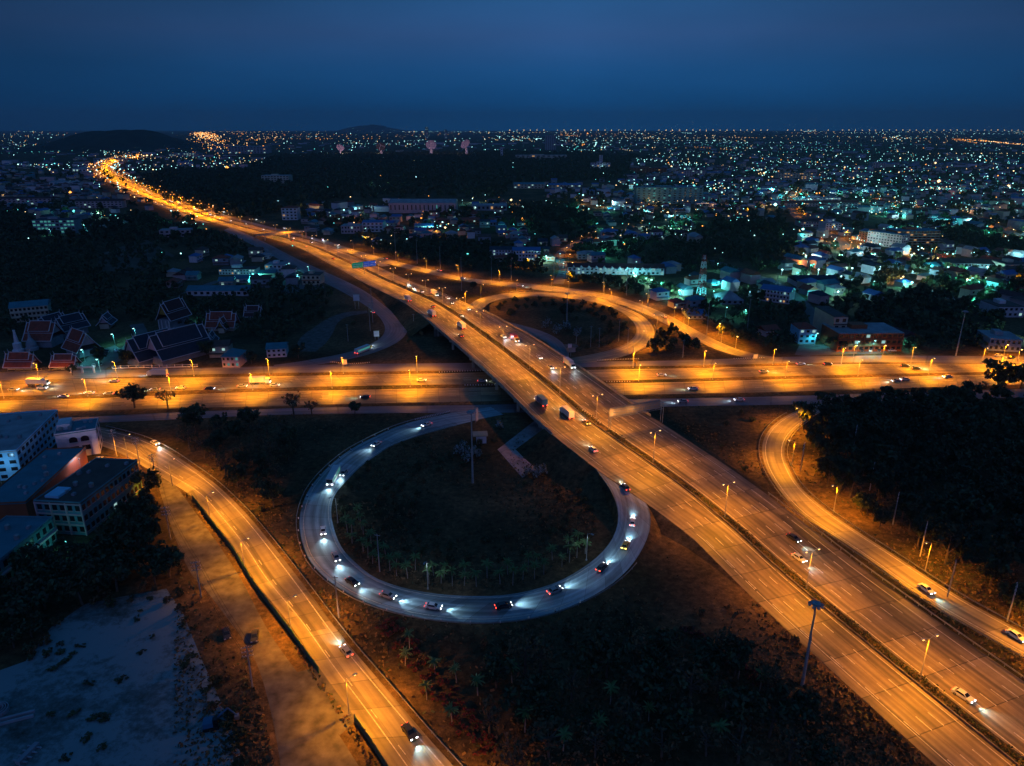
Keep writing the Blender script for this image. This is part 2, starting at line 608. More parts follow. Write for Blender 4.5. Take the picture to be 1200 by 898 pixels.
# --- motorway
MED = [(1250, 950), (1195, 893), (1150, 863), (1062, 783), (1007, 743), (925, 678), (895, 640), (835, 590), (755, 535), (695, 500), (662, 464), (600, 417), (575, 397), (550, 380),
       (517, 357), (485, 342), (440, 322), (407, 307), (362, 287), (300, 270), (250, 256), (212, 242), (175, 228), (150, 217), (130, 207), (122, 198), (128, 191), (148, 186), (175, 183)]
W = np.array([gm(*p) for p in MED])
d0_ = (W[1] - W[4]) / np.linalg.norm(W[1] - W[4])
W = np.concatenate([[W[1] + d0_ * 240, W[1] + d0_ * 120], W[1:]])   # on past the bottom of the picture
# smooth x over y for the near part, parametric beyond
cc = catmull(W, 5.0)
for _ in range(60):
    cc[1:-1] = 0.25 * cc[:-2] + 0.5 * cc[1:-1] + 0.25 * cc[2:]
far_end = cc[-1]
MC = resample(cc, int(plen(cc) / 6))
tan = np.gradient(MC, axis=0); tan /= np.linalg.norm(tan, axis=1)[:, None]
nrm = np.c_[tan[:, 1], -tan[:, 0]]      # to the right when heading away
BR0, BR1 = 268.0, 428.0
zm = np.array([zdeck(y) if x > -400 else 0 for x, y in MC]) + 0.12
yy = MC[:, 1]
wl = np.interp(yy, [100, 195, 235, 430, 600, 800, 3000], [16.5, 16.5, 21.5, 21.5, 20, 15.5, 15])
wr = np.interp(yy, [100, 200, 260, 390, 440, 480, 560, 800, 3000], [22.5, 22.5, 24.5, 23.5, 20, 17, 15.5, 14.5, 14])
Lo = MC - nrm * wl[:, None]; Li = MC - nrm * 1.6
Ri = MC + nrm * 1.6; Ro = MC + nrm * wr[:, None]
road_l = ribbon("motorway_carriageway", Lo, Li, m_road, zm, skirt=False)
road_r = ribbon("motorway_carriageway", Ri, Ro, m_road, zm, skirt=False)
# embankment under both
n_ = len(MC)
b = MB()
for E, sg, wdt in ((Lo, -1, wl), (Ro, 1, wr)):
    vv = []
    for i in range(n_):
        off = zm[i] * 1.7 + 0.6
        vv.append((E[i][0], E[i][1], zm[i] - 0.03)); vv.append((E[i][0] + sg * nrm[i][0] * off, E[i][1] + sg * nrm[i][1] * off, -0.1))
    b.add(vv, [(2 * i, 2 * i + 1, 2 * i + 3, 2 * i + 2) for i in range(n_ - 1) if not BR0 < MC[i][1] < BR1])
vv = []
for i in range(n_):
    vv.append((Li[i][0], Li[i][1], zm[i] + 0.0)); vv.append((Ri[i][0], Ri[i][1], zm[i] + 0.0))
b.add(vv, [(2 * i, 2 * i + 1, 2 * i + 3, 2 * i + 2) for i in range(n_ - 1)])
struct(b.build("embankment", m_ground))
def yline(x, y):
    """where along the motorway's centre line (its y) the point lies abreast of"""
    k = int(np.argmin((MC[:, 0] - x) ** 2 + (MC[:, 1] - y) ** 2))
    s_ = (x - MC[k][0]) * tan[k][0] + (y - MC[k][1]) * tan[k][1]
    return MC[k][1] + s_ * tan[k][1]
def zline(x, y):
    return zdeck(yline(x, y)) if x > -400 else 0.0
def zmw(x, y):
    return zline(x, y) + 0.12
# markings
mk = MB()
near = MC[MC[:, 1] < 1300]
def wof(arr):
    return lambda s: 0
zml = lambda x, y: zmw(x, y) + 0.012
for off in (2.5,):
    stripe(mk, near, -off, 0.22, zml); stripe(mk, near, off, 0.22, zml)
for k in (1, 2, 3):
    stripe(mk, near, -(2.6 + 3.5 * k), 0.24, zml, (4.0, 6.5), s1=700)
for k in (1, 2, 3, 4):
    stripe(mk, near, 2.6 + 3.5 * k, 0.24, zml, (4.0, 6.5), s1=700)
mo = mk.build("lane_marking", m_mark, road_r)
mk = MB()
LoN = Lo[MC[:, 1] < 1300]; RoN = Ro[MC[:, 1] < 1300]
stripe(mk, LoN, 2.8, 0.22, zml); 
mk.build("edge_line", m_mark, road_l)
mk = MB()
stripe(mk, RoN, -2.9, 0.22, zml)
mk.build("edge_line", m_mark, road_r)

# bridge deck, parapets, piers
bi = [i for i in range(n_) if BR0 - 3 < MC[i][1] < BR1 + 3]
ov = empty("flyover_bridge", (0, 0, 0), 0, "long concrete flyover carrying the wide motorway over the cross road", "bridge")
dk = MB()
for A_, B_ in ((Lo, Li), (Ri, Ro)):
    vv = []
    for i in bi:
        d = (A_[i] - B_[i]) / np.linalg.norm(A_[i] - B_[i])
        a = A_[i] + d * (0.25 if A_ is Lo else 0); bb = B_[i] - d * (0.25 if B_ is Ro else 0)
        z = zm[i] - 0.02
        vv += [(a[0], a[1], z), (a[0], a[1], z - 0.7), (a[0] - d[0] * 1.2, a[1] - d[1] * 1.2, z - 1.5), (bb[0] + d[0] * 1.2, bb[1] + d[1] * 1.2, z - 1.5), (bb[0], bb[1], z - 0.7), (bb[0], bb[1], z)]
    m6 = len(bi)
    ff = []
    for i in range(m6 - 1):
        for k in range(5):
            a = i * 6 + k
            ff.append((a, a + 1, a + 7, a + 6))
    dk.add(vv, ff)
dk.build("deck", m_conc, ov)
pr = MB()
pi_ = [i for i in range(n_) if 200 < MC[i][1] < 520]
def rail_strip(mb, P, Z, h, t=0.3, base=0.0):
    """continuous wall following points P (k,2) with heights Z"""
    d = np.gradient(P, axis=0); d /= np.linalg.norm(d, axis=1)[:, None]
    nn = np.c_[d[:, 1], -d[:, 0]] * t / 2
    vv = []
    for i in range(len(P)):
        for sg, z in ((-1, base), (-1, h), (1, h), (1, base)):
            vv.append((P[i][0] + sg * nn[i][0], P[i][1] + sg * nn[i][1], Z[i] + z))
    ff = []
    for i in range(len(P) - 1):
        for k in range(3):
            a = i * 4 + k
            ff.append((a, a + 1, a + 5, a + 4))
    ff += [(0, 1, 2, 3), (len(vv) - 4, len(vv) - 1, len(vv) - 2, len(vv) - 3)]
    mb.add(vv, ff)
pb = [i for i in range(n_) if 262 < MC[i][1] < 450]
for E_ in (Lo, Ro):
    q = MB(); rail_strip(q, E_[pb], zm[pb], 1.0, 0.35, -0.5)
    q.build("parapet", m_conc, ov)
for yc in (272, 300, 331, 366, 398, 424):
    i = int(np.argmin(abs(MC[:, 1] - yc)))
    for off in (-19.0, -12, -5, 5, 12, 20):
        c = MC[i] + nrm[i] * off
        q = MB(); q.lathe([(0.75, -0.2), (0.75, zm[i] - 2.5)], 12, c=(c[0], c[1], 0))
        q.build("pier", m_conc, ov)
    for a_, b_ in ((-21, -2), (2, 23)):
        q = MB()
        p0 = MC[i] + nrm[i] * a_; p1 = MC[i] + nrm[i] * b_
        M = Matrix.Translation((p0[0], p0[1], 0)) @ Matrix.Rotation(math.atan2(p1[1] - p0[1], p1[0] - p0[0]), 4, 'Z')
        q.box(0, b_ - a_, -0.8, 0.8, zm[i] - 2.5, zm[i] - 1.53, 0, M)
        q.build("pier_cap", m_conc, ov)
for yc in (BR0, BR1):
    i = int(np.argmin(abs(MC[:, 1] - yc)))
    p0 = MC[i] - nrm[i] * wl[i]; p1 = MC[i] + nrm[i] * wr[i]
    M = Matrix.Translation((p0[0], p0[1], 0)) @ Matrix.Rotation(math.atan2(p1[1] - p0[1], p1[0] - p0[0]), 4, 'Z')
    q = MB(); q.box(0.3, wl[i] + wr[i] - .3, -0.6, 0.6, -0.2, zm[i] - 0.06, 0, M)
    q.build("abutment", m_cdark, ov)

# guard rails along the near motorway
def guard(P, Z, label, name="guard_rail", m=m_steel, post=4.0, h0=0.45, h1=0.8):
    e = empty(name, (0, 0, 0), 0, label, "guard rail")
    q = MB(); rail_strip(q, P, Z, h1, 0.12, h0); q.build("rail", m, e)
    T = plen(P); s = 0
    PZ = np.c_[P, Z]
    while s < T:
        p, d = along(PZ, s)
        q = MB(); q.box(p[0] - .08, p[0] + .08, p[1] - .08, p[1] + .08, p[2] - .3, p[2] + h1 - .02)
        q.build("post", m, e)
        s += post
    return e

sel = [i for i in range(n_) if MC[i][1] < 205]
guard(Ro[sel] + nrm[sel] * 0.6, zm[sel], "steel guard rail along the outer shoulder of the right-hand carriageway near the slip road")
for sgn, lab in ((-1.35, "low concrete kerb wall on the side of the median hedge facing the orange-lit carriageway"), (1.35, "low concrete kerb wall of the median hedge facing the grey carriageway with white headlights")):
    ii = [i for i in range(n_) if MC[i][1] < 1500]
    q = MB(); rail_strip(q, MC[ii] + nrm[ii] * sgn, zm[ii], 0.55, 0.3, -0.1)
    tag(q.build("median_barrier", m_cdark), lab, "barrier")

# --- cross road (two carriageways), frontage roads
def wpts(lst):
    P = [np.array(g(*p)) for p in lst]
    a = P[0] + (P[0] - P[1]) * 1.6; bq = P[-1] + (P[-1] - P[-2]) * 1.6
    return catmull([a] + P + [bq], 4.0)
def extrap(A, B, L0=0.0, L1=0.0):
    """carry a road on in a straight line beyond its first (L0 m) or last (L1 m) cross-section"""
    for at_end, L_ in ((0, L0), (1, L1)):
        if L_ <= 0: continue
        a0, a1 = (A[-1], A[-4]) if at_end else (A[0], A[3])
        b0, b1 = (B[-1], B[-4]) if at_end else (B[0], B[3])
        d = (a0 + b0 - a1 - b1); d = d / np.linalg.norm(d); k = np.arange(1, int(L_ / 4) + 1)[:, None] * 4.0
        if at_end: A = np.concatenate([A, a0 + d * k]); B = np.concatenate([B, b0 + d * k])
        else: A = np.concatenate([(a0 + d * k)[::-1], A]); B = np.concatenate([(b0 + d * k)[::-1], B])
    return A, B
def sm(A, k=25):
    A = A.copy()
    for _ in range(k):
        A[1:-1] = 0.25 * A[:-2] + 0.5 * A[1:-1] + 0.25 * A[2:]
    return A
us = [0, 100, 200, 300, 400, 500, 600, 700, 800, 900, 1000, 1100, 1200]
def line(vs):
    return sm(resample(wpts(list(zip(us, vs))), 170))
NB = line([436, 434, 432, 430, 427, 426, 425, 424, 422.5, 419, 417, 417, 418])
NF1 = line([446, 444, 440, 438, 436.5, 435, 434, 430, 429, 426.5, 425, 425.5, 427])
NC0 = line([446.3, 444.3, 443, 441.5, 440, 438, 436, 433.5, 432, 429.5, 427, 426, 427.3])
NM = line([464.5, 462.5, 458.5, 455.5, 453, 451.5, 449.5, 446.5, 444.5, 441.5, 439.5, 437.5, 435.5])
SM = line([470, 467.5, 463.5, 459.5, 457.5, 455.5, 453.5, 450, 448, 445, 443, 440.5, 438.5])
SC1 = line([484, 482, 479, 477, 474, 472, 470, 464, 462, 460, 457, 454, 451])
SF0 = line([491, 489, 483.5, 480, 477, 475.5, 474, 469, 467, 465, 462, 459, 456])
SF1 = line([500, 496, 492, 487, 485, 484, 484, 480, 476, 475, 472, 469, 466])
def flat(n, z): return np.full(n, z)
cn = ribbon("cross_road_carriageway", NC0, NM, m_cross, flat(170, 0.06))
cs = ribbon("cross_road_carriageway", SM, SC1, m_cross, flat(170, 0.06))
fn = ribbon("frontage_road", NB, NF1, m_front, flat(170, 0.04))
fsx = ribbon("frontage_road", SF0, SF1, m_front, flat(170, 0.04))
for o, A, sg in ((cn, NC0, 1), (cs, SM, 1)):
    q = MB()
    for k in (1, 2, 3):
        stripe(q, A, 0.4 + 3.5 * k if A[0][0] < A[-1][0] else -(0.4 + 3.5 * k), 0.2, 0.075, (4, 6))
    stripe(q, A, 0.5, 0.2, 0.075)
    q.build("lane_marking", m_mark, o)
for A, B, lab in ((NF1, NC0, ""), (NM, SM, ""), (SC1, SF0, "")):
    # grass verge kerbs as low raised strips
    q = MB()
    vv = []
    for i in range(170):
        vv += [(A[i][0], A[i][1], 0.14), (B[i][0], B[i][1], 0.14), (A[i][0], A[i][1], -0.05), (B[i][0], B[i][1], -0.05)]
    ff = []
    for i in range(169):
        a = 4 * i
        ff += [(a, a + 4, a + 5, a + 1), (a, a + 2, a + 6, a + 4), (a + 1, a + 5, a + 7, a + 3)]
    q.add(vv, ff)
    struct(q.build("verge", m_ground))

# --- loops and slip roads
def dz_ring(n, z): return np.full(n, z)
loop_out = [(575, 477), (545, 482), (512, 487), (485, 494), (460, 502), (435, 514), (412, 526), (392, 541), (375, 557), (360, 577), (352, 600), (351, 622), (359, 652), (380, 677), (420, 703), (480, 722), (550, 730), (600, 728), (640, 721), (683, 705), (720, 683), (745, 657), (760, 628), (763, 605), (755, 585), (735, 563), (712, 545), (690, 528)]
loop_in = [(590, 486), (557, 493), (512, 505), (485, 513), (460, 522), (444, 532), (432, 540), (420, 549), (410, 560), (392, 580), (388, 600), (392, 622), (402, 645), (425, 667), (440, 678), (475, 690), (525, 698), (575, 699), (600, 697), (635, 689), (665, 677), (698, 655), (716, 635), (725, 610), (720, 583), (706, 561), (690, 540), (672, 524), (655, 508)]
def gz(u, v, k):
    z = 0
    for _ in range(14):
        x, y = g(u, v, z)
        z = 0.5 * z + 0.5 * zline(x, y) * k
    return (*g(u, v, z), z)

def edges_k(Lpx, Rpx, kf, n_step=4):
    """edges given in pixels; the road climbs to kf(t) of the motorway's own height"""
    def conv(pts):
        k = len(pts)
        return [gz(p[0], p[1], kf(i / (k - 1))) for i, p in enumerate(pts)]
    A = sm(catmull(conv(Lpx), 2.0), 6); B = sm(catmull(conv(Rpx), 2.0), 6)
    n = max(4, int(max(plen(A), plen(B)) / n_step))
    return resample(A, n), resample(B, n)

def edges_z(Lpx, Rpx, zf, n_step=4):
    """edges given in pixels with a target height for each point index fraction"""
    def conv(pts):
        k = len(pts)
        return [(*g(p[0], p[1], zf(i / (k - 1))), zf(i / (k - 1))) for i, p in enumerate(pts)]
    A = catmull(conv(Lpx), 2.0); B = catmull(conv(Rpx), 2.0)
    A = sm(A, 6); B = sm(B, 6)
    n = max(4, int(max(plen(A), plen(B)) / n_step))
    return resample(A, n), resample(B, n)
A, B = edges_k(loop_out, loop_in, lambda t: smooth(0.74, 0.86, t))
LOOP_O, LOOP_I = A, B
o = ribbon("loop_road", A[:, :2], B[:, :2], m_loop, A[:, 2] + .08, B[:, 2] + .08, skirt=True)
q = MB()
stripe(q, (A[:, :2]), -1.3, 0.2, 0.11, s1=plen(A) * 0.72)
stripe(q, (B[:, :2]), 1.0, 0.2, 0.11, s1=plen(B) * 0.72)
q.build("edge_line", m_mark, o)
LOOP_C = (A + B) / 2
ne_out = [(530, 352), (547, 358), (560, 351), (585, 345), (612, 342.5), (660, 344), (700, 350), (730, 360), (752, 370), (765, 383), (766, 397), (750, 410), (725, 419), (700, 424), (670, 427)]
ne_in = [(548, 372), (560, 369), (567, 361), (577, 354), (600, 349), (640, 347.5), (680, 351.5), (706, 357), (728, 366), (743, 379), (745, 392), (732, 404), (709, 412), (675, 419), (655, 421)]
A, B = edges_k(ne_out, ne_in, lambda t: 1 - smooth(0.06, 0.24, t))
NE_O, NE_I = A, B
o = ribbon("loop_road", A[:, :2], B[:, :2], m_ramp, A[:, 2] + .08, B[:, 2] + .08)
NE_C = (A + B) / 2

ex_top = [(380, 281), (400, 288), (440, 300), (500, 315), (550, 326), (612, 332), (660, 337), (712, 345), (750, 356), (775, 366), (792, 374), (812, 385), (835, 397), (860, 408), (890, 416), (915, 419)]
ex_bot = [(378, 287), (398, 294), (440, 306), (500, 320.5), (550, 331), (612, 338), (655, 343), (700, 350.5), (735, 360), (758, 369), (776, 378), (800, 390), (822, 402), (845, 412), (875, 420), (905, 423)]
A, B = edges_z(ex_top, ex_bot, lambda t: 0.05)
EX_C = (A + B) / 2
ribbon("slip_road", A[:, :2], B[:, :2], m_ramp, A[:, 2] + .05, skirt=False)

nw_out = [(270, 266), (310, 284), (345, 302), (375, 316), (408, 331), (430, 343), (450, 358), (467, 372), (477, 383), (475, 393), (463, 403), (440, 413), (410, 421), (370, 428), (330, 434)]
nw_in = [(262, 270), (295, 287), (330, 306), (358, 322), (385, 334), (408, 346), (428, 358), (443, 370), (451, 383), (448, 394), (433, 404), (412, 412), (385, 418), (350, 424), (320, 428)]
A, B = edges_z(nw_out, nw_in, lambda t: 0.05)
NW_C = (A + B) / 2
ribbon("slip_road", A[:, :2], B[:, :2], m_front, A[:, 2] + .05, skirt=False)

se_out = [(962, 472), (950, 476), (937, 480), (915, 491), (900, 505), (893, 522), (896, 545), (912, 573), (937, 601), (975, 627), (1025, 661), (1075, 697), (1112, 720), (1160, 747), (1215, 778), (1290, 822)]
se_in = [(985, 474), (972, 478), (957, 486), (936, 500), (923, 515), (919, 532), (925, 550), (937, 570), (962, 593), (1000, 620), (1050, 652), (1100, 685), (1140, 709), (1190, 736), (1250, 770), (1320, 808)]
A, B = extrap(*edges_z(se_out, se_in, lambda t: 0.05), 0, 170)
SE_C = (A + B) / 2; SE_O, SE_I = A, B
o = ribbon("slip_road", A[:, :2], B[:, :2], m_ramp, A[:, 2] + .05, skirt=False)
q = MB(); stripe(q, A[:, :2], -1.3, 0.2, 0.115); stripe(q, B[:, :2], 1.2, 0.2, 0.115)
q.build("edge_line", m_mark, o)

sw_r = [(60, 488), (90, 493), (115, 500), (162, 512), (195, 527), (225, 547), (250, 565), (275, 588), (300, 615), (350, 678), (400, 745), (450, 804), (500, 863), (535, 902), (580, 955)]
sw_l = [(50, 500), (80, 508), (105, 518), (138, 530), (165, 545), (190, 560), (225, 582), (250, 611), (275, 643), (300, 683), (340, 733), (375, 785), (415, 840), (458, 902), (495, 955)]
A, B = extrap(*edges_z(sw_l, sw_r, lambda t: 0.05), 0, 150)
SW_L, SW_R = A, B
o = ribbon("slip_road", A[:, :2], B[:, :2], m_ramp, A[:, 2] + .05, skirt=False)
q = MB(); stripe(q, B[:, :2], 1.5, 0.24, 0.115); stripe(q, A[:, :2], -3.0, 0.2, 0.115); stripe(q, (A[:, :2] + B[:, :2]) / 2, 1.0, 0.18, 0.115, (3, 9))
q.build("edge_line", m_mark, o)
SW_C = (A + B) / 2

gv_l = [(182, 552), (187, 575), (207, 635), (225, 675), (240, 690), (270, 730), (300, 775), (320, 845), (330, 905)]
gv_r = [(190, 548), (208, 572), (250, 630), (282, 678), (300, 713), (322, 752), (352, 793), (395, 858), (425, 905)]
A, B = extrap(*edges_z(gv_l, gv_r, lambda t: 0.0), 0, 100)
ribbon("gravel_track", A[:, :2], B[:, :2], m_gravel, A[:, 2] + .03, skirt=False)
dp_l = [(352, 352), (360, 378), (340, 395), (322, 408)]
# dirt path by the bend
A, B = edges_z([(430, 364), (405, 366), (385, 373), (368, 384), (352, 396), (345, 412)], [(431, 367), (408, 371), (396, 378), (390, 390), (382, 402), (370, 412)], lambda t: 0.0)
ribbon("dirt_track", A[:, :2], B[:, :2], m_gravel, A[:, 2] + .02, skirt=False)
# junction pavement between the gravel track and the slip road
q = MB(); q.add([(*g(*p), 0.045) for p in ((340, 790), (380, 780), (421, 842), (398, 862))], [(0, 1, 2, 3)])
struct(q.build("junction_pavement", m_gravel))
# service road below the flyover, inside the upper loop
A, B = edges_z([(590, 376), (625, 385), (650, 395), (664, 408), (668, 425)], [(585, 381), (612, 389), (636, 399), (650, 411), (652, 426)], lambda t: 0.0)
ribbon("service_road", A[:, :2], B[:, :2], m_front, A[:, 2] + .04, skirt=False)
# far service roads beside the motorway
ii = [i for i in range(n_) if 640 < MC[i][1] < 2400 and True]
ribbon("frontage_road", MC[ii] + nrm[ii] * (wr[ii] + 3)[:, None], MC[ii] + nrm[ii] * (wr[ii] + 12)[:, None], m_front, flat(len(ii), 0.05), skirt=False)
ii = [i for i in range(n_) if 980 < MC[i][1] < 2400]
ribbon("frontage_road", MC[ii] - nrm[ii] * (wl[ii] + 12)[:, None], MC[ii] - nrm[ii] * (wl[ii] + 3)[:, None], m_front, flat(len(ii), 0.05), skirt=False)

# town streets
STREETS = [
    ([(654, 333), (661, 315), (655, 300), (668, 288), (692, 279), (722, 272), (760, 262)], 9),
    ([(940, 417), (948, 400), (958, 385), (950, 365), (930, 345), (905, 330), (870, 318), (835, 305)], 8),
    ([(995, 300), (985, 282), (960, 268), (935, 255), (925, 240), (930, 225)], 12),
    ([(1030, 232), (1065, 240), (1110, 248), (1160, 262), (1200, 280)], 14),
    ([(236, 155.8), (243, 160), (250, 168), (262, 180)], 60),
    ([(1120, 164), (1145, 165.5), (1170, 168), (1215, 172.5)], 40),
    ([(870, 240), (930, 236), (980, 238), (1030, 246)], 10),
    ([(1060, 330), (1100, 345), (1160, 360), (1215, 368)], 9),
    ([(380, 318), (340, 316), (300, 322), (255, 330), (215, 345)], 7),
    ([(100, 440), (128, 425), (150, 408), (165, 395), (160, 380)], 8),
]
ST = []
for pts, wd in STREETS:
    P = catmull([g(*p) for p in pts], 6.0 if wd < 20 else 60)
    d = np.gradient(P, axis=0); d /= np.linalg.norm(d, axis=1)[:, None]
    nn = np.c_[d[:, 1], -d[:, 0]] * wd / 2
    ribbon("street", P - nn, P + nn, m_street, flat(len(P), 0.025), skirt=False)
    ST.append(P)

# paved lots
def lot(name, px, m, z=0.015):
    q = MB(); P = [g(*p) for p in px]
    q.add([(x, y, z) for x, y in P], [tuple(range(len(P)))])
    me = q.mesh(name, m)
    if me.polygons[0].normal.z < 0: me.flip_normals()
    return struct(obj(name, me))
def lot_mat():
    m = bpy.data.materials.new("pale_sand_lot"); m.use_nodes = True
    t = m.node_tree; L = t.links.new; b = t.nodes["Principled BSDF"]; b.inputs["Roughness"].default_value = 1
    c = t.nodes.new("ShaderNodeTexCoord")
    def ns(s, d, r):
        n = t.nodes.new("ShaderNodeTexNoise"); n.inputs["Scale"].default_value = s; n.inputs["Detail"].default_value = d; n.inputs["Roughness"].default_value = r
        L(c.outputs["Object"], n.inputs[0]); return n.outputs[0]
    a = t.nodes.new("ShaderNodeMath"); a.operation = 'ADD'; L(ns(0.035, 8, .62), a.inputs[0]); nf = t.nodes.new('ShaderNodeMath'); nf.operation = 'MULTIPLY_ADD'; nf.inputs[1].default_value = .55; nf.inputs[2].default_value = .225; L(ns(0.5, 10, .75), nf.inputs[0]); L(nf.outputs[0], a.inputs[1])
    r = t.nodes.new("ShaderNodeValToRGB")
    r.color_ramp.elements[0].position = 0.78; r.color_ramp.elements[0].color = (0.03, 0.04, 0.025, 1)
    r.color_ramp.elements[1].position = 1.06; r.color_ramp.elements[1].color = (0.23, 0.31, 0.33, 1)
    e = r.color_ramp.elements.new(0.93); e.color = (0.13, 0.18, 0.185, 1)
    L(a.outputs[0], r.inputs[0]); L(r.outputs[0], b.inputs["Base Color"])
    return m
m_lot = lot_mat()
lot("sand_lot", [(-60, 960), (-40, 800), (30, 775), (60, 735), (100, 708), (140, 700), (195, 690), (215, 720), (235, 770), (262, 830), (290, 905), (300, 960)], m_lot, 0.02)
m_pave = mat("plaza_paving", (0.30, 0.27, 0.28), 0.85, 0.45, 0.22)
m_pave2 = mat("plaza_paving_pale", (0.38, 0.32, 0.31), 0.85, 0.3, 0.4)
lot("plaza", [(583, 527), (628, 492), (672, 535), (640, 545), (612, 560)], m_pave, 0.02)
lot("plaza_path", [(588, 531), (598, 524), (608, 527), (624, 516), (634, 524), (600, 543)], m_pave2, 0.035)
lot("plaza_path", [(619, 502), (626, 500), (646, 519), (632, 524), (629, 515), (634, 513)], m_pave2, 0.037)
lot("car_park", [(85, 436), (120, 434), (150, 415), (135, 405), (110, 412)], m_street, 0.03)
lot("forecourt", [(940, 417), (1045, 414), (1040, 405), (945, 404)], m_street, 0.03)
lot("car_park", [(310, 330), (375, 325), (380, 338), (330, 345)], m_street, 0.03)
lot("school_yard", [(80, 268), (140, 255), (152, 260), (95, 275)], m_pave2, 0.03)
lot("dry_field", [(110, 300), (170, 280), (205, 300), (160, 320), (120, 318)], mat("dry_field", (0.12, 0.085, 0.06), 1, 0.4, 0.05), 0.02)
lot("reservoir", [(1080, 217), (1200, 216), (1200, 225), (1070, 225)], mat("water", (0.03, 0.05, 0.06), 0.15, 0.1, 0.01), 0.03)

CORR = np.concatenate(CORR)
def road_gap(x, y):
    return float(np.min(np.hypot(CORR[:, 0] - x, CORR[:, 1] - y) - CORR[:, 2]))

# ------------------------------------------------------------------ street lamps
def spot(name, energy, col, size=165, r=0.3):
    d = bpy.data.lights.new(name, 'SPOT')
    d.energy = energy; d.color = col
    d.spot_size = math.radians(size); d.spot_blend = 1.0
    d.shadow_soft_size = r
    return d
def luminaire(d, cap=3.4):
    """road lamps throw more light outwards than straight down (batwing distribution)"""
    d.use_nodes = True
    t = d.node_tree
    em = [n for n in t.nodes if n.type == 'EMISSION'][0]
    c = t.nodes.new("ShaderNodeTexCoord"); s = t.nodes.new("ShaderNodeSeparateXYZ")
    t.links.new(c.outputs["Normal"], s.inputs[0])
    a = t.nodes.new("ShaderNodeMath"); a.operation = 'ABSOLUTE'; t.links.new(s.outputs["Z"], a.inputs[0])
    m = t.nodes.new("ShaderNodeMath"); m.operation = 'MAXIMUM'; m.inputs[1].default_value = .05; t.links.new(a.outputs[0], m.inputs[0])
    p = t.nodes.new("ShaderNodeMath"); p.operation = 'POWER'; p.inputs[1].default_value = -2.6; t.links.new(m.outputs[0], p.inputs[0])
    k = t.nodes.new("ShaderNodeMath"); k.operation = 'MINIMUM'; k.inputs[1].default_value = cap; t.links.new(p.outputs[0], k.inputs[0])
    t.links.new(k.outputs[0], em.inputs["Strength"])
    return d
SOD = (1.0, 0.325, 0.002)
def make_lamp(name, h, arms, reach, energy, mats=(m_pole, E_sod), col=SOD, post=0.14, head=0.42):
    e = empty(name)
    q = MB(); q.tube((0, 0, -0.2), (0, 0, h), post, post * 0.5, 8); q.lathe([(0.3, -.1), (0.3, 0.35), (0.16, 0.4)], 8)
    q.build("pole", mats[0], e)
    for ai, a in enumerate(arms):
        ld = spot(name + "_light", energy[ai] if isinstance(energy, tuple) else energy, col)
        luminaire(ld)
        c, s_ = math.cos(a), math.sin(a)
        q = MB(); q.tube((0, 0, h - 0.15), (c * reach * .5, s_ * reach * .5, h + 0.35), 0.06, 0.05, 6); q.tube((c * reach * .5, s_ * reach * .5, h + 0.35), (c * reach, s_ * reach, h + 0.45), 0.05, 0.05, 6)
        q.build("arm", m_steel, e)
        M = Matrix.Translation((c * reach, s_ * reach, h + 0.42)) @ Matrix.Rotation(a, 4, 'Z')
        q = MB(); q.box(-0.35, 0.55, -0.2, 0.2, -0.06, 0.16, 0, M)
        hd = q.build("lamp_head", m_steel, e)
        q = MB(); q.lathe([(0.02, -head), (head * .8, -head * .72), (head, -0.10), (head * .7, -0.062)], 8, c=(c * (reach + .1), s_ * (reach + .1), h + 0.42))
        q.build("lamp_bulb", mats[1], hd)
        lo = bpy.data.objects.new("lamp_light", ld); C.objects.link(lo); lo.parent = e
        lo.location = (c * (reach + .1), s_ * (reach + .1), h + 0.42 - head - 0.2)
    return e

def row(A, stock, s0, step, off, cat, group, attr, z=0.1, yaw=0, s1=None, skip=None):
    """A (n,2|3) polyline; off to its right"""
    T = plen(A) if s1 is None else s1
    s = s0; k = 0
    while s < T:
        p, d = along(A, s)
        x, y = p[0] + d[1] * off, p[1] - d[0] * off
        if skip is None or not skip(x, y):
            zz = z(x, y) if callable(z) else z
            o = stock.place((x, y, zz), math.atan2(d[1], d[0]) + yaw)
            tag(o, None, cat, group)
            later(o, attr, x, y)
            k += 1
        s += step

inview = lambda x, y: y > 60 and abs(x) < 0.80 * math.hypot(y, CAMH) * 1.0 + 25
nv = lambda x, y: not inview(x, y)
under = lambda x, y: nv(x, y) or abs(x - float(np.interp(y, MC[:220, 1], MC[:220, 0]))) < 27
# double-armed lamps of the motorway's median; arms at +-90 degrees to the road
twin = Stock(make_lamp("street_lamp", 12.0, (PI / 2, -PI / 2), 2.0, (11800, 4600), head=.3))
NEARM = MC[MC[:, 1] < 1000]
i0 = plen(MC[MC[:, 1] < 96])
row(NEARM, twin, i0 + 4, 37.0, 0.0, "street lamp", "twin-arm lamps in the motorway median", "twin-arm lamp in the motorway hedge", zmw)
farlamp = Stock(make_lamp("street_lamp", 15.0, (PI / 2, -PI / 2), 2.5, 52000, (m_pole, E_far), head=0.9))
FARM = MC[MC[:, 1] >= 1000]
FARM = FARM[: int(len(FARM) * 0.97)]
row(FARM, farlamp, 30, 62, 0.0, "street lamp", "distant lamps along the curving motorway", "distant orange lamp on the motorway", 0.1)
# single-arm lamps
one = Stock(make_lamp("street_lamp", 9.0, (-PI / 2,), 1.8, 17500, head=.3))
rowA = (NF1 + NC0) / 2
row(rowA, one, 10, 38, 0.0, "street lamp", "lamps on the verges of the cross road", "lamp on the cross road's far verge", 0.14, 0, None, under)
rowB = (NM + SM) / 2
row(rowB, one, 26, 38, 0.0, "street lamp", "lamps on the verges of the cross road", "lamp in the cross road's median", 0.14, PI * 0, None, under)
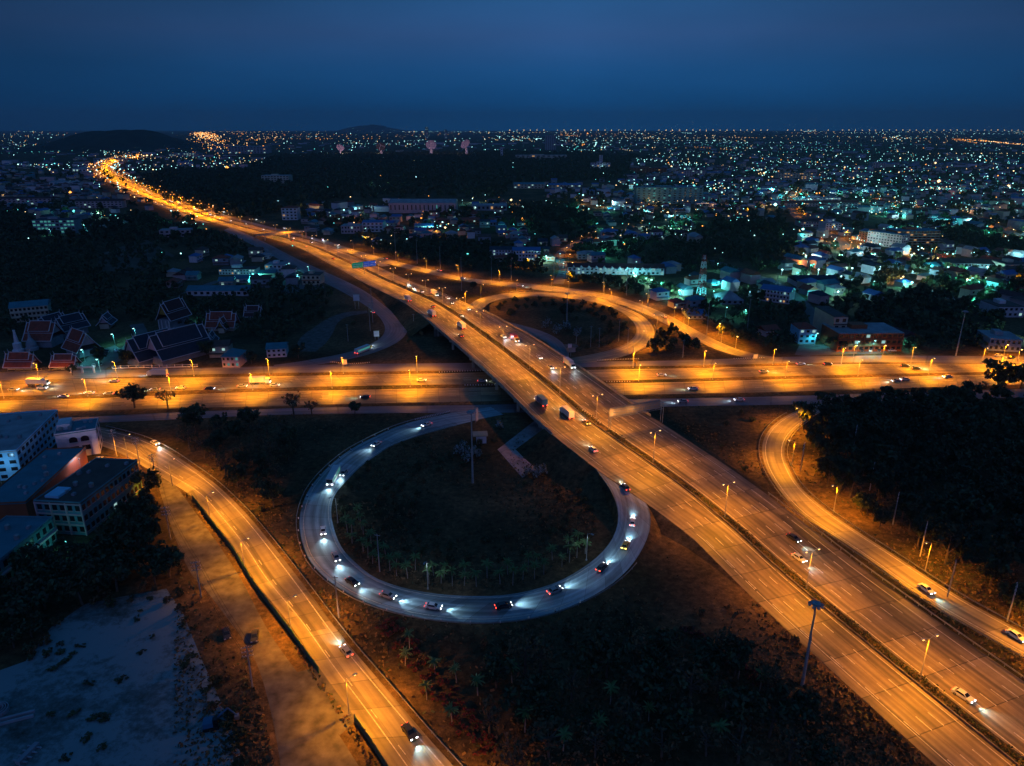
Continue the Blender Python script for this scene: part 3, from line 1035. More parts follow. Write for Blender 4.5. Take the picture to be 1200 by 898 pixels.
# slip roads
slip = Stock(make_lamp("street_lamp", 9.5, (PI / 2,), 2.0, 14500, head=.26))
row(SW_L, slip, 62, 34, 0.7, "street lamp", "lamps along the slip roads", "street lamp by the wide slip road", 0.1, 0, None, nv)
row(SE_I, slip, 44, 36, -1.6, "street lamp", "lamps along the slip roads", "street lamp by the wood-side slip road", 0.1, PI, None, nv)
row(NE_O, slip, 22, 40, -1.5, "street lamp", "lamps along the slip roads", "lamp on the upper loop's rim", lambda x, y: float(NE_O[int(np.argmin(np.hypot(NE_O[:, 0] - x, NE_O[:, 1] - y)))][2]), PI, plen(NE_O) - 40, nv)
row(EX_C, slip, 70, 46, -6.0, "street lamp", "lamps along the slip roads", "lamp beside the upper slip road", 0.1, PI, None, nv)
# unlit-looking lamps along the inner rim of the big loop
dim = Stock(make_lamp("street_lamp", 9.0, (PI / 2,), 1.6, 350, (m_pole, E_wht), (0.6, 0.8, 1.0), head=0.16))
row(LOOP_I, dim, 118, 52, -1.6, "street lamp", "dim lamps inside the big loop", "thin dim lamp inside the loop", 0.0, PI, plen(LOOP_I) - 70)

# high masts
def high_mast(u, v, vt, label, lit=0):
    x, y = g(u, v); h = hpx(u, v, vt)
    e = empty("high_mast", (x, y, 0), 0, label, "mast", "tall floodlight masts")
    q = MB(); q.tube((0, 0, -.2), (0, 0, h), 0.42, 0.16, 12); q.build("pole", m_pole, e)
    q = MB(); q.lathe([(.9, h - .5), (1.0, h - .4), (1.0, h - .2), (.9, h - .1)], 16); q.build("ring", m_steel, e)
    for k in range(8):
        t = k * PI / 4
        M = Matrix.Translation((1.35 * math.cos(t), 1.35 * math.sin(t), h - .55)) @ Matrix.Rotation(t, 4, 'Z') @ Matrix.Rotation(0.5, 4, 'Y')
        q = MB(); q.box(-.35, .35, -.28, .28, -.12, .12, 0, M); q.build("floodlight", m_greyw, e)
    return e
high_mast(940, 803, 706, "tall steel high mast with dark floodlight ring beside the motorway shoulder")
high_mast(554, 566, 481, "tall steel high mast inside the big loop near the kiosk")
high_mast(1120, 417, 364, "slim high mast standing in the dark trees behind the cross road")
high_mast(664, 383, 343, "high mast standing in the middle of the upper loop")
def plain_pole(u, v, vt, label, arm=False, r=0.16):
    x, y = g(u, v); h = hpx(u, v, vt)
    e = empty("concrete_pole", (x, y, 0), random.uniform(-.4, .4), label, "pole", "plain concrete poles")
    q = MB(); q.tube((0, 0, -.2), (0, 0, h), r * 1.3, r * .7, 8); q.build("shaft", m_pole, e)
    q = MB(); q.box(-0.9, 0.9, -.06, .06, h - .5, h - .35); q.build("crossarm", m_pole, e)
    return e
for i, (u, v, vt) in enumerate([(397, 724, 675), (445, 670, 626), (541, 341, 301), (599, 329, 304), (649, 332, 306), (707, 342, 311), (734, 346, 316), (759, 357, 326), (692, 407, 382), (702, 407, 384), (725, 400, 374),
                                (464, 304, 272), (489, 309, 281), (516, 315, 289), (576, 333, 299), (408, 400, 380), (437, 378, 338), (434, 388, 356), (485, 383, 368), (800, 419, 398), (828, 392, 352), (875, 392, 350), (908, 352, 320), (735, 415, 384), (742, 414, 396), (675, 408, 389)]):
    plain_pole(u, v, vt, None)
    o = C.objects[-1]
pp = [o for o in C.objects if o.name.startswith("concrete_pole")]
for o in pp:
    later(o, "plain grey concrete pole", o.location.x, o.location.y)

# utility poles with wires along the gravel track and in the dark wood
def utility_pole():
    e = empty("utility_pole")
    q = MB(); q.tube((0, 0, -.2), (0, 0, 11.5), 0.2, 0.13, 8); q.build("shaft", m_pole, e)
    for z in (10.9, 9.7, 8.6):
        q = MB(); q.box(-1.2, 1.2, -.07, .07, z, z + .14)
        a = q.build("crossarm", m_pole, e)
        for x in (-1.1, -.4, .4, 1.1):
            q = MB(); q.lathe([(.07, 0), (.1, .08), (.07, .22)], 6, c=(x, 0, z + .14)); q.build("insulator", m_white, a)
    return e
up = Stock(utility_pole())
UP = [(137, 535), (164, 545), (184, 566), (200, 632), (236, 700), (296, 805)]
upw = []
for i, (u, v) in enumerate(UP):
    x, y = g(u, v); o = up.place((x, y, 0), 0.3); tag(o, None, "utility pole", "utility poles along the gravel track"); later(o, "utility pole by the gravel track", x, y); upw.append((x, y))
UP2 = [(999, 530), (1019, 575), (1046, 615), (1078, 652), (1110, 700), (1180, 728), (938, 552)]
for i, (u, v) in enumerate(UP2):
    x, y = g(u, v); o = up.place((x, y, 0), 1.0); tag(o, None, "utility pole", "utility poles in the dark wood"); later(o, "utility pole at the wood's edge", x, y)
for off, z in ((-1.1, 11.2), (1.1, 11.2), (-1.1, 10.0), (1.1, 8.9)):
    q = MB()
    for a, b_ in zip(upw[:-1], upw[1:]):
        prev = None
        for k in range(9):
            t = k / 8; sag = 1.2 * 4 * t * (1 - t)
            p = (a[0] + (b_[0] - a[0]) * t + off * .95, a[1] + (b_[1] - a[1]) * t + off * .3, z - sag)
            if prev: q.tube(prev, p, 0.035, n=4, cap=False)
            prev = p
    o = q.build("power_line", m_black)
    tag(o, {(-1.1, 11.2): "top power line on the town side of the gravel track poles", (1.1, 11.2): "top power line on the road side of the gravel track poles", (-1.1, 10.0): "middle power line on the town side of the gravel track poles", (1.1, 8.9): "lowest power line on the road side of the gravel track poles"}[(off, z)], "power line", "power lines over the gravel track")

# ------------------------------------------------------------------ marker posts, bollards, rails, walls
def make_post(striped):
    e = empty("marker_post")
    q = MB(); q.lathe([(0.16, -.1), (0.16, .55)], 8); q.build("base", m_black, e)
    q = MB(); q.lathe([(0.165, .55), (0.165, 1.05), (.1, 1.1)], 8); q.build("cap", m_white, e)
    return e
post = Stock(make_post(1))
def posts(px, n, attr, grp, zfn=None, conv=g):
    P = resample(catmull([conv(*p) for p in px], 1.0), n)
    for x, y in P:
        z = zfn(x, y) if zfn else 0.0
        o = post.place((x, y, z), 0, 1.0); tag(o, None, "marker post", grp); later(o, attr, x, y)
posts([(487, 493.5), (512, 488), (527, 484)], 22, "striped marker post by the loop's mouth", "marker posts on the loop rim")
posts([(388, 426), (410, 428), (433, 426.5)], 20, "striped marker post by the bend", "marker posts by the bend")
posts([(515, 438), (545, 436.5), (566, 436)], 18, "striped marker post beside flyover piers", "marker posts by the flyover")
posts([(545, 453), (565, 453), (586, 452.5)], 14, "striped marker post in the median", "marker posts in the median")
posts([(700, 424), (722, 423), (748, 422)], 26, "striped marker post below upper loop", "marker posts below the upper loop")
posts([(711, 449), (738, 449)], 10, "marker post in median's east part", "marker posts in the median")
posts([(860, 422), (895, 421)], 14, "marker post at the slip road's foot", "marker posts below the upper loop")
posts([(683, 483), (703, 498)], 9, "white marker post at motorway median", "marker posts in the motorway", zmw, gm)
posts([(455, 505), (430, 517), (405, 533), (385, 549), (368, 568), (357, 590), (350, 610), (352, 640), (362, 660), (385, 683), (422, 706), (480, 724), (550, 732), (610, 729), (680, 708)], 26, "marker post on the loop's rim", "marker posts on the loop rim")

# outer steel rail of the big loop, the SE and the upper slip roads
k = int(len(LOOP_O) * .80)
def offs(A, d):
    t = np.gradient(A[:, :2], axis=0); t /= np.linalg.norm(t, axis=1)[:, None]
    return A[:, :2] + np.c_[t[:, 1], -t[:, 0]] * d
def rail1(A, label, h0=0.4, h1=0.75, m=m_steel, z=0.0):
    e = empty("guard_rail", (0, 0, 0), 0, label, "guard rail")
    q = MB(); rail_strip(q, A, np.full(len(A), z), h1, 0.1, h0); q.build("rail", m, e)
    s = 0; n_p = 0
    while s < plen(A) and n_p < 90:
        p, d = along(A, s)
        q = MB(); q.box(p[0] - .07, p[0] + .07, p[1] - .07, p[1] + .07, -.1, h1 - .03); q.build("post", m, e)
        s += 6; n_p += 1
rail1(offs(LOOP_O, 0.9)[4:k], "long steel guard rail round the outer rim of the big loop")
rail1(offs(SE_O, 1.2)[6:], "steel guard rail between the motorway and the curved orange slip road")
rail1(offs(SE_I, -1.0)[8:], "steel guard rail on the dark wood side of the curved orange slip road")
rail1(offs(SW_R, -1.2)[8:], "steel guard rail on the grassy side of the wide orange slip road")
rail1(offs(NE_O, -1.2)[20:-10] if False else offs(NE_O, -1.2)[24:-6], "steel guard rail on the outer rim of the upper loop")
# green panel fences on the left side of the slip road
def panel_fence(px, h, label, m=m_green):
    A = catmull([g(*p) for p in px], 3.0)
    e = empty("panel_fence", (0, 0, 0), 0, label, "fence")
    q = MB(); rail_strip(q, A, np.zeros(len(A)), h, 0.12, 0.0); q.build("panel", m, e)
    s = 0
    while s < plen(A):
        p, d = along(A, s)
        q = MB(); q.box(p[0] - .12, p[0] + .12, p[1] - .12, p[1] + .12, -.1, h + .15); q.build("post", m_cdark, e)
        s += 5
panel_fence([(226, 586), (250, 617), (275, 650), (300, 690), (338, 740), (374, 790)], 2.0, "long dark green panel fence between the gravel track and the slip road")
panel_fence([(416, 846), (436, 875), (458, 910)], 2.0, "short dark green panel fence at the bottom edge of the photo")
# white temple wall
for px, lab in (([(132, 432.5), (155, 431.5), (195, 431), (232, 430)], "low white balustrade wall in front of the dark-roofed temple halls"),
                ([(0, 437), (30, 436), (60, 434), (84, 433)], "low dark boundary wall in front of the red-roofed temple halls")):
    A = catmull([g(*p) for p in px], 3.0)
    e = empty("boundary_wall", (0, 0, 0), 0, lab, "wall")
    q = MB(); rail_strip(q, A, np.zeros(len(A)), 0.5, 0.3, 0.0); q.build("base", m_white if "white" in lab else m_cdark, e)
    q = MB(); rail_strip(q, A, np.zeros(len(A)), 1.5, 0.2, 1.3); q.build("coping", m_white if "white" in lab else m_cdark, e)
    s = 0
    while s < plen(A):
        p, d = along(A, s)
        q = MB(); q.box(p[0] - .15, p[0] + .15, p[1] - .15, p[1] + .15, .5, 1.7); q.build("post", m_white if "white" in lab else m_cdark, e)
        s += 4

# ------------------------------------------------------------------ gantries, signs, footbridge
def gantry_sign():
    e = empty("sign_gantry", (0, 0, 0), 0, "big steel gantry with a long rust-lit panel back spanning the grey carriageway", "gantry")
    a = np.array(g(714, 505, 7)); b_ = np.array(g(775, 494, 6.8))
    d = (b_ - a); Lg = np.linalg.norm(d); d /= Lg
    z0 = zmw(*a)
    zt = 8.6
    M = Matrix.Translation((a[0], a[1], z0)) @ Matrix.Rotation(math.atan2(d[1], d[0]), 4, 'Z')
    for x in (0, Lg):
        for dy in (-.7, .7):
            q = MB(); q.tube(M @ Vector((x, dy, -.5)), M @ Vector((x, dy, zt)), .16, n=8); q.build("post", m_steel, e)
    q = MB()
    for z in (5.6, zt):
        for dy in (-.7, .7):
            q.tube(M @ Vector((0, dy, z)), M @ Vector((Lg, dy, z)), .1, n=6)
    k = 0; x = 0
    while x < Lg - 1:
        q.tube(M @ Vector((x, -.7, 5.6)), M @ Vector((x + 1.5, -.7, zt)), .06, n=4)
        q.tube(M @ Vector((x + 1.5, -.7, zt)), M @ Vector((x + 3, -.7, 5.6)), .06, n=4)
        q.tube(M @ Vector((x, -.7, zt)), M @ Vector((x, .7, zt)), .05, n=4)
        x += 3
    q.build("truss", m_steel, e)
    for k in range(3):
        x0 = 0.4 + k * (Lg - .8) / 3
        q = MB(); q.box(x0, x0 + (Lg - 1.4) / 3, .85, 1.0, 5.3, 9.2, 0, M); pn = q.build("sign_panel", m_r_tan, e)
        for j in range(4):
            zz = 5.6 + j * 1.1
            q = MB(); q.box(x0 + .1, x0 + (Lg - 1.6) / 3, .72, .84, zz, zz + .12, 0, M); q.build("stiffener", m_steel, pn)
gantry_sign()
ge = [c for c in C.objects if c.name == "sign_gantry"][0]
for t_ in (.08, .45):
    gx, gy = g(714 + 61 * t_, 505 - 11 * t_, 7)
    q = MB(); q.tube((gx, gy, 15.2), (gx - .5, gy - 3.0, 15.6), .06, n=5); q.box(gx - .9, gx - .2, gy - 3.3, gy - 2.7, 15.5, 15.8); q.build("sign_lamp", m_steel, ge)
    ld_ = bpy.data.lights.new("sign_light", 'POINT'); ld_.energy = 1500 if t_ < .2 else 600; ld_.color = (1.0, .42, .08); ld_.shadow_soft_size = .2
    lo_ = bpy.data.objects.new("sign_light", ld_); C.objects.link(lo_); lo_.parent = ge; lo_.location = (gx - .5, gy - 3.4, 14.8)
m_sgreen = mat("sign_green_glow", (0.01, 0.30, 0.20), 0.5, 0.05, 1)
m_sblue = mat("sign_blue_glow", (0.02, 0.12, 0.62), 0.5, 0.05, 1)
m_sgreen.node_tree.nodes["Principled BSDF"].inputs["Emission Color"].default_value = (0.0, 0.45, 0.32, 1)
m_sgreen.node_tree.nodes["Principled BSDF"].inputs["Emission Strength"].default_value = 0.22  # panels given their own glow in place of outside light falling on them
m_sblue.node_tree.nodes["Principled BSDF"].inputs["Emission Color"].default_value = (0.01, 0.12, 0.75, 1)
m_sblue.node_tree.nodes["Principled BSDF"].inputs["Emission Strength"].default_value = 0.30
def blue_green():
    e = empty("direction_sign", (0, 0, 0), 0, "green and blue direction sign with glow put into its panels over the orange-lit motorway", "road sign")
    x0, y0 = g(413.5, 323.5); x1, y1 = g(441, 320)
    Lg = math.hypot(x1 - x0, y1 - y0)
    M = Matrix.Translation((x0, y0, 0)) @ Matrix.Rotation(math.atan2(y1 - y0, x1 - x0), 4, 'Z')
    q = MB(); q.tube(M @ Vector((Lg * .5, 0, 0)), M @ Vector((Lg * .5, 0, 10)), .3, .2, 8); q.build("post", m_steel, e)
    q = MB(); q.box(0, Lg, .2, .5, 7.0, 7.4, 0, M); q.box(0, Lg, .2, .5, 9.4, 9.8, 0, M); q.build("beam", m_steel, e)
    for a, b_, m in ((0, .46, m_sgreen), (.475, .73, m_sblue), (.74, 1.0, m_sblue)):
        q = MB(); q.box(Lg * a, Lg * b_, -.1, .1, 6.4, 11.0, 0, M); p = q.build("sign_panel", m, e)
        q = MB()
        for r in range(2):
            q.box(Lg * a + .8, Lg * (a + (b_ - a) * (.8 - .2 * r)), -.13, -.101, 9.3 - r * 1.6, 9.6 - r * 1.6, 0, M)
        q.box(Lg * b_ - .8, Lg * b_ - .6, -.13, -.101, 7.2, 10.2, 0, M)
        q.build("legend", m_white, p)
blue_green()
def footbridge():
    e = empty("footbridge", (0, 0, 0), 0, "slender concrete footbridge over the far motorway", "footbridge")
    a = np.array(g(300, 283)); b_ = np.array(g(371, 276.5))
    a = np.array(g(301, 276, 6.5)); b_ = np.array(g(372, 269.5, 6.5))
    d = b_ - a; Lg = np.linalg.norm(d)
    M = Matrix.Translation((a[0], a[1], 0)) @ Matrix.Rotation(math.atan2(d[1], d[0]), 4, 'Z')
    q = MB(); q.box(0, Lg, -1.4, 1.4, 5.8, 6.6, 0, M); q.build("deck", m_conc, e)
    for s_ in (-1.4, 1.25):
        q = MB(); q.box(0, Lg, s_, s_ + .15, 6.6, 7.8, 0, M); q.build("parapet", m_conc, e)
    for t in (.12, .5, .8, .98):
        q = MB(); q.box(Lg * t - .5, Lg * t + .5, -.8, .8, -.1, 5.8, 0, M); q.build("pier", m_conc, e)
    for x, sg in ((0, 1), (Lg, 1)):
        q = MB()
        for k in range(20):
            q.box(x - .9, x + .9, sg * (1.42 + .4 * k), sg * (1.8 + .4 * k), 6.2 - k * .31, 6.5 - k * .31, 0, M)
        q.build("stair", m_conc, e)
footbridge()
def billboard(u, v, vt, wpx, label, lit=None, yaw=0.1, hh=None):
    x, y = g(u, v); h = hpx(u, v, vt); wd = mpx(v, wpx)
    e = empty("billboard", (x, y, 0), yaw, label, "billboard")
    ph = hh or wd * 1.1
    for s_ in (-.3, .3):
        q = MB(); q.tube((wd * s_, .3, -.2), (wd * s_, .3, h - .2), .14, n=8); q.build("post", m_steel, e)
    q = MB(); q.box(-wd / 2, wd / 2, -.1, .15, h - ph, h); q.build("panel", m_white, e)
    q = MB(); q.box(-wd / 2 - .1, wd / 2 + .1, -.16, -.101, h - .2, h + .1); q.box(-wd / 2 - .1, wd / 2 + .1, -.16, -.101, h - ph - .1, h - ph + .1); q.build("frame", m_steel, e)
billboard(418.5, 362, 345, 7, "tall blank white billboard by the dark slip road bend")
billboard(441.5, 398, 388, 6, "small white notice board low inside the dark bend")
billboard(404, 430, 421, 6, "small pale sign board beside the marker posts")
billboard(559, 495, 478, 5, "narrow pale hoarding beside the mouth of the big loop", yaw=1.1, hh=6)
billboard(667.5, 418, 403, 4.5, "small white tower sign beside the upper loop's junction")
billboard(885, 420.5, 415, 5, "small pale road sign before the corner shop")

# red and white lattice mast
def lattice(u, v, vt, label):
    x, y = g(u, v); h = hpx(u, v, vt)
    e = empty("telecom_mast", (x, y, 0), 0.3, label, "mast")
    nb = 7
    for k in range(nb):
        z0, z1 = h * k / nb, h * (k + 1) / nb
        r0, r1 = 2.7 - 1.9 * k / nb, 2.7 - 1.9 * (k + 1) / nb
        q = MB()
        cs = [(1, 1), (-1, 1), (-1, -1), (1, -1)]
        for j in range(4):
            a = cs[j]; c = cs[(j + 1) % 4]
            q.tube((a[0] * r0, a[1] * r0, z0), (a[0] * r1, a[1] * r1, z1), .26, n=5)
            zm_ = (z0 + z1) / 2; rm = (r0 + r1) / 2
            for (za, ra, zb, rb) in ((z0, r0, zm_, rm), (zm_, rm, z1, r1)):
                q.tube((a[0] * ra, a[1] * ra, za), (c[0] * rb, c[1] * rb, zb), .10, n=4)
                q.tube((c[0] * ra, c[1] * ra, za), (a[0] * rb, a[1] * rb, zb), .10, n=4)
            q.tube((a[0] * r1, a[1] * r1, z1), (c[0] * r1, c[1] * r1, z1), .10, n=4)
        q.build("mast_section", m_redflag if k % 2 == 0 else m_white, e)
    for k in range(3):
        t = k * 2.1
        q = MB(); q.box(-.3 + 1.1 * math.cos(t), .3 + 1.1 * math.cos(t), -.3 + 1.1 * math.sin(t), .3 + 1.1 * math.sin(t), h - 3, h); q.build("antenna", m_white, e)
lattice(821, 352, 299, "red and white lattice telecom mast among the houses")

# satellite dishes on the skyline
def dish(u, v, r, label, yaw, m=m_pink):
    x, y = g(u, 182)
    h = hpx(u, 182, v)
    R_ = mpx(182, r)
    e = empty("satellite_dish", (x, y, 0), yaw, label, "satellite dish", "giant dishes of the ground station")
    q = MB(); q.lathe([(R_ * .35, 0), (R_ * .25, h * .5), (R_ * .15, h)], 12); q.build("pedestal", m_white, e)
    M = Matrix.Translation((0, -R_ * .15, h)) @ Matrix.Rotation(math.radians(55), 4, 'X')
    n = 24; vs = [M @ Vector((0, 0, 0))]; fs = []
    for j in range(1, 6):
        rr = R_ * j / 5
        for k in range(n):
            t = 2 * PI * k / n; vs.append(M @ Vector((rr * math.cos(t), rr * math.sin(t), .32 * R_ * (j / 5) ** 2)))
    for k in range(n): fs.append((0, 1 + k, 1 + (k + 1) % n))
    for j in range(4):
        for k in range(n):
            fs.append((1 + j * n + k, 1 + (j + 1) * n + k, 1 + (j + 1) * n + (k + 1) % n, 1 + j * n + (k + 1) % n))
    q = MB(); q.add(vs, fs); rf = q.build("reflector", m, e)
    q = MB()
    for k in range(3):
        t = 2 * PI * k / 3
        q.tube(M @ Vector((R_ * .8 * math.cos(t), R_ * .8 * math.sin(t), .2 * R_)), M @ Vector((0, 0, R_ * .9)), R_ * .02, n=4)
    q.lathe([(R_ * .08, 0), (R_ * .08, R_ * .1)], 8, c=tuple(M @ Vector((0, 0, R_ * .85))))
    q.build("feed", m_white, rf)
    ld_ = bpy.data.lights.new("dish_floodlight", 'POINT'); ld_.energy = 26000; ld_.color = (1.0, .62, .70); ld_.shadow_soft_size = 1
    lo_ = bpy.data.objects.new("dish_floodlight", ld_); C.objects.link(lo_); lo_.parent = e; lo_.location = (0, -R_ * 2.4, h * .6)
dish(399, 174, 4.6, "giant pale dish standing alone left of the ground station", 0.5)
dish(447, 173, 5.4, "dim giant dish second from the motorway side of the ground station", 0.1, m_r_brown)
dish(505.5, 171, 6.2, "largest bright pink dish above the dark woods", 0.2)
dish(547, 170, 6.0, "tilted pale dish above the dark woods beside the thin tower", -0.6)

# ------------------------------------------------------------------ buildings
def roofmesh(kind, w_, d_, rise, over=0.5, base=0.0, th=0.15):
    q = MB()
    x, y = w_ / 2 + over, d_ / 2 + over
    if kind == "flat":
        q.box(-x + over * .6, x - over * .6, -y + over * .6, y - over * .6, base, base + .35)
    elif kind == "gable":
        q.add([(-x, -y, base), (x, -y, base), (x, y, base), (-x, y, base), (-x, 0, base + rise), (x, 0, base + rise)], [(0, 1, 5, 4), (2, 3, 4, 5), (0, 4, 3), (1, 2, 5), (0, 3, 2, 1)])
    else:
        r = max(0.5, x - y) if x > y else 0.5
        q.add([(-x, -y, base), (x, -y, base), (x, y, base), (-x, y, base), (-r, 0, base + rise), (r, 0, base + rise)], [(0, 1, 5, 4), (2, 3, 4, 5), (0, 4, 3), (1, 2, 5), (0, 3, 2, 1)])
    return q

def building(name, label, cat, loc, yaw, w_, d_, h, wall, roof, kind="flat", floors=2, bays=5, rise=2.0, lit=0.15, sides=(0,), wm=m_dark, litm=None, group=None, slabs=False, wfrac=0.5, over=0.5, trim=None, maxwin=96, fins=None, stair=True):
    e = empty(name, (loc[0], loc[1], 0), yaw, label, cat, group)
    q = MB(); q.box(-w_ / 2, w_ / 2, -d_ / 2, d_ / 2, -.2, h); q.build("wall", wall, e)
    rf = roofmesh(kind, w_, d_, rise, over, h + .003).build("roof", roof, e)
    if kind == "flat" and stair and w_ > 14:
        q = MB()
        q.box(-w_ * .2, w_ * .05, -d_ * .1, d_ * .25, h + .36, h + 2.6); q.build("stair_head", wall, rf)
    fh = h / floors
    n = 0
    faces = {0: (w_, d_ / 2, 0), 1: (d_, w_ / 2, PI / 2), 2: (w_, d_ / 2, PI), 3: (d_, w_ / 2, -PI / 2)}
    for sd_ in sides:
        L_, dist, rot = faces[sd_]
        nb = bays if sd_ in (0, 2) else max(2, int(bays * d_ / w_))
        M = Matrix.Rotation(rot, 4, 'Z') @ Matrix.Translation((0, -dist, 0))
        if slabs:
            for f in range(1, floors):
                q = MB(); q.box(-L_ / 2 - .1, L_ / 2 + .1, -.9, -.003, f * fh - .25, f * fh + .35, 0, M); q.build("balcony", trim or wall, e)
        if fins:
            for b2 in range(nb + 1):
                xx = -L_ / 2 + L_ * b2 / nb
                q = MB(); q.box(xx - .18, xx + .18, -.45, -.003, 0, h - .05, 0, M); q.build("pillar", fins, e)
        for f in range(floors):
            for b2 in range(nb):
                if n >= maxwin: break
                xx = -L_ / 2 + L_ * (b2 + .5) / nb
                hw = L_ / nb * wfrac / 2
                z0 = f * fh + fh * .32; z1 = f * fh + fh * .80
                isl = random.random() < lit
                m = (litm or random.choice([E_win, E_win, E_wino])) if isl else wm
                q = MB(); q.box(xx - hw, xx + hw, -.06, .03, z0, z1, 0, M); wo = q.build("window", m, e)
                if w_ > 14 and dist < 60 and loc[1] < 460:
                    q = MB(); q.box(xx - hw - .1, xx + hw + .1, -.2, -.003, z0 - .15, z0 - .02, 0, M); q.build("sill", trim or wall, wo)
                n += 1
    return e

def slab(name, label, cat, near_px, far_px, h, width, wall, roof, **kw):
    """building whose long top edge facing the camera's right runs from near_px to far_px (pixels of the roof edge), extending to its left"""
    a = np.array(g(*near_px, h)); b_ = np.array(g(*far_px, h))
    d = b_ - a; Lg = np.linalg.norm(d); d /= Lg
    nl = np.array([-d[1], d[0]])
    c = (a + b_) / 2 + nl * width / 2
    yaw = math.atan2(d[1], d[0])
    kw.setdefault('stair', False)
    e = building(name, label, cat, c, yaw, Lg, width, h, wall, roof, **kw)
    rr = random.Random(int(h * 100 + Lg))
    for _ in range(9):
        x, y = rr.uniform(-Lg * .42, Lg * .42), rr.uniform(-width * .38, width * .38)
        q = MB(); top = h + .36
        if rr.random() < .4:
            q.lathe([(.75, top), (.75, top + 1.3), (.3, top + 1.6)], 12, c=(x, y, 0)); q.build("water_tank", m_steel, e)
        else:
            q.box(x - .6, x + .6, y - .45, y + .45, top, top + .8); q.box(x - .45, x + .45, y - .3, y + .3, top + .801, top + .9); q.build("air_conditioner", m_greyw, e)
    q = MB()
    for s_ in (-1, 1):
        q.box(-Lg / 2 - .2, Lg / 2 + .2, s_ * (width / 2 + .05) - .12, s_ * (width / 2 + .05) + .12, h + .353, h + .75)
        q.box(s_ * (Lg / 2 + .05) - .12, s_ * (Lg / 2 + .05) + .12, -width / 2 - .05 + .121, width / 2 + .05 - .121, h + .353, h + .75)
    q.build("roof_parapet", wall, e)
    return e

# -- foreground left
slab("school_block", "long pale blue school block with a plain grey roof beside the slip road", "building", (19, 529), (67, 482), 11, 23, m_bluew, m_r_grey, floors=4, bays=11, lit=0.0, sides=(0, 3), slabs=False, wfrac=.55, trim=m_bluew)
LM.append(("pale blue school block", -195, 250))
e = slab("arched_building", "white three-storey building with arched top windows beside the blue school block", "building", (64, 511), (112, 504), 10, 12, m_white, m_r_teal, floors=3, bays=3, lit=0, sides=(1,), wfrac=.35)
a = np.array(g(64, 511, 10)); b_ = np.array(g(112, 504, 10)); Lg = np.linalg.norm(b_ - a)
for x0 in (-1.2, 2.7):
    for zz, arch in ((6.2, True), (2.6, False)):
        q = MB(); pts = [(-1.4, 0), (1.4, 0), (1.4, 1.2)] + [(1.4 * math.cos(t), 1.2 + (1.0 if arch else .5) * math.sin(t)) for t in [k * PI / 8 for k in range(1, 8)]] + [(-1.4, 1.2)]
        if not arch: pts = [(-1.4, 0), (1.4, 0), (1.4, 1.9), (-1.4, 1.9)]
        vs = [(x0 + x, -6.06, zz + z) for x, z in pts] + [(x0 + x, -5.9, zz + z) for x, z in pts]; k_ = len(pts)
        q.add(vs, [tuple(range(k_)), tuple(range(2 * k_ - 1, k_ - 1, -1))] + [(i, (i + 1) % k_, k_ + (i + 1) % k_, k_ + i) for i in range(k_)])
        wo = q.build("window", m_dark, e)
        q = MB(); q.box(x0 - 1.5, x0 + 1.5, -6.35, -6.003, zz - .3, zz - .02); q.build("sill", m_white, wo)
q = MB(); q.box(-Lg / 2 + .5, -Lg / 2 + 5, -2, 5.5, 10.4, 12.6); q.build("stair_head", m_white, e)
LM.append(("white arched building", -165, 250))
slab("hall", "low hall with a flat teal roof and a deep orange wall", "building", (30, 590), (100, 526), 7, 14, m_orange, m_r_teal, floors=1, bays=4, lit=0, sides=(), over=.6)
slab("office_block", "three-storey grey-blue block with a stained roof and pale grid frames", "building", (94, 591), (161, 541), 11, 15, m_teal, m_r_brown, floors=3, bays=13, lit=0.05, sides=(0, 3), wfrac=.6, wm=m_dark, fins=None, trim=m_pink, slabs=False)
o = [c for c in C.objects if c.name.startswith("office_block")][0]
a = np.array(g(94, 591, 11)); b_ = np.array(g(161, 541, 11)); Lg = float(np.linalg.norm(b_ - a))
for k in range(4):
    yq = -7.5 + 15 * k / 3
    q = MB(); q.box(-Lg / 2 - .35, -Lg / 2 - .003, yq - .22, yq + .22, 0, 11.2); q.build("pillar", m_pink, o)
for z in (3.6, 7.2, 10.8):
    q = MB(); q.box(-Lg / 2 - .3, -Lg / 2 - .002, -7.7, 7.7, z - .2, z + .2); q.build("band", m_pink, o)
q = MB(); q.box(-Lg / 2 + 2, -Lg / 2 + 8, 1, 5.5, 11.4, 12.2); q.build("skylight", m_bluew, o)
LM.append(("grid-fronted office block", -136, 203))
slab("classroom_block", "low classroom block with teal roof and pink balcony bands at the photo's edge", "building", (-8, 664), (61, 608), 8, 14, m_teal, m_r_teal, floors=2, bays=9, lit=0.0, sides=(0, 1), slabs=True, trim=m_pink, over=.8)
LM.append(("pink-balconied classroom block", -146, 175))
# a teal yard light between the two
ld = bpy.data.lights.new("yard_light", 'POINT'); ld.energy = 260; ld.color = (0.15, 1.0, 0.85); ld.shadow_soft_size = .3
x, y = g(78, 644)
e = empty("yard_lamp", (x, y, 0), 0, "low teal yard lamp glowing at the foot of the grid-fronted block", "lamp")
q = MB(); q.tube((0, 0, 0), (0, 0, 2.4), .08, n=6); q.build("pole", m_steel, e)
q = MB(); q.lathe([(.1, 2.3), (.45, 2.45), (.3, 2.8)], 8); q.build("lamp_bulb", E_teal, e)
lo = bpy.data.objects.new("yard_light", ld); C.objects.link(lo); lo.parent = e; lo.location = (.5, -1, 2.8)

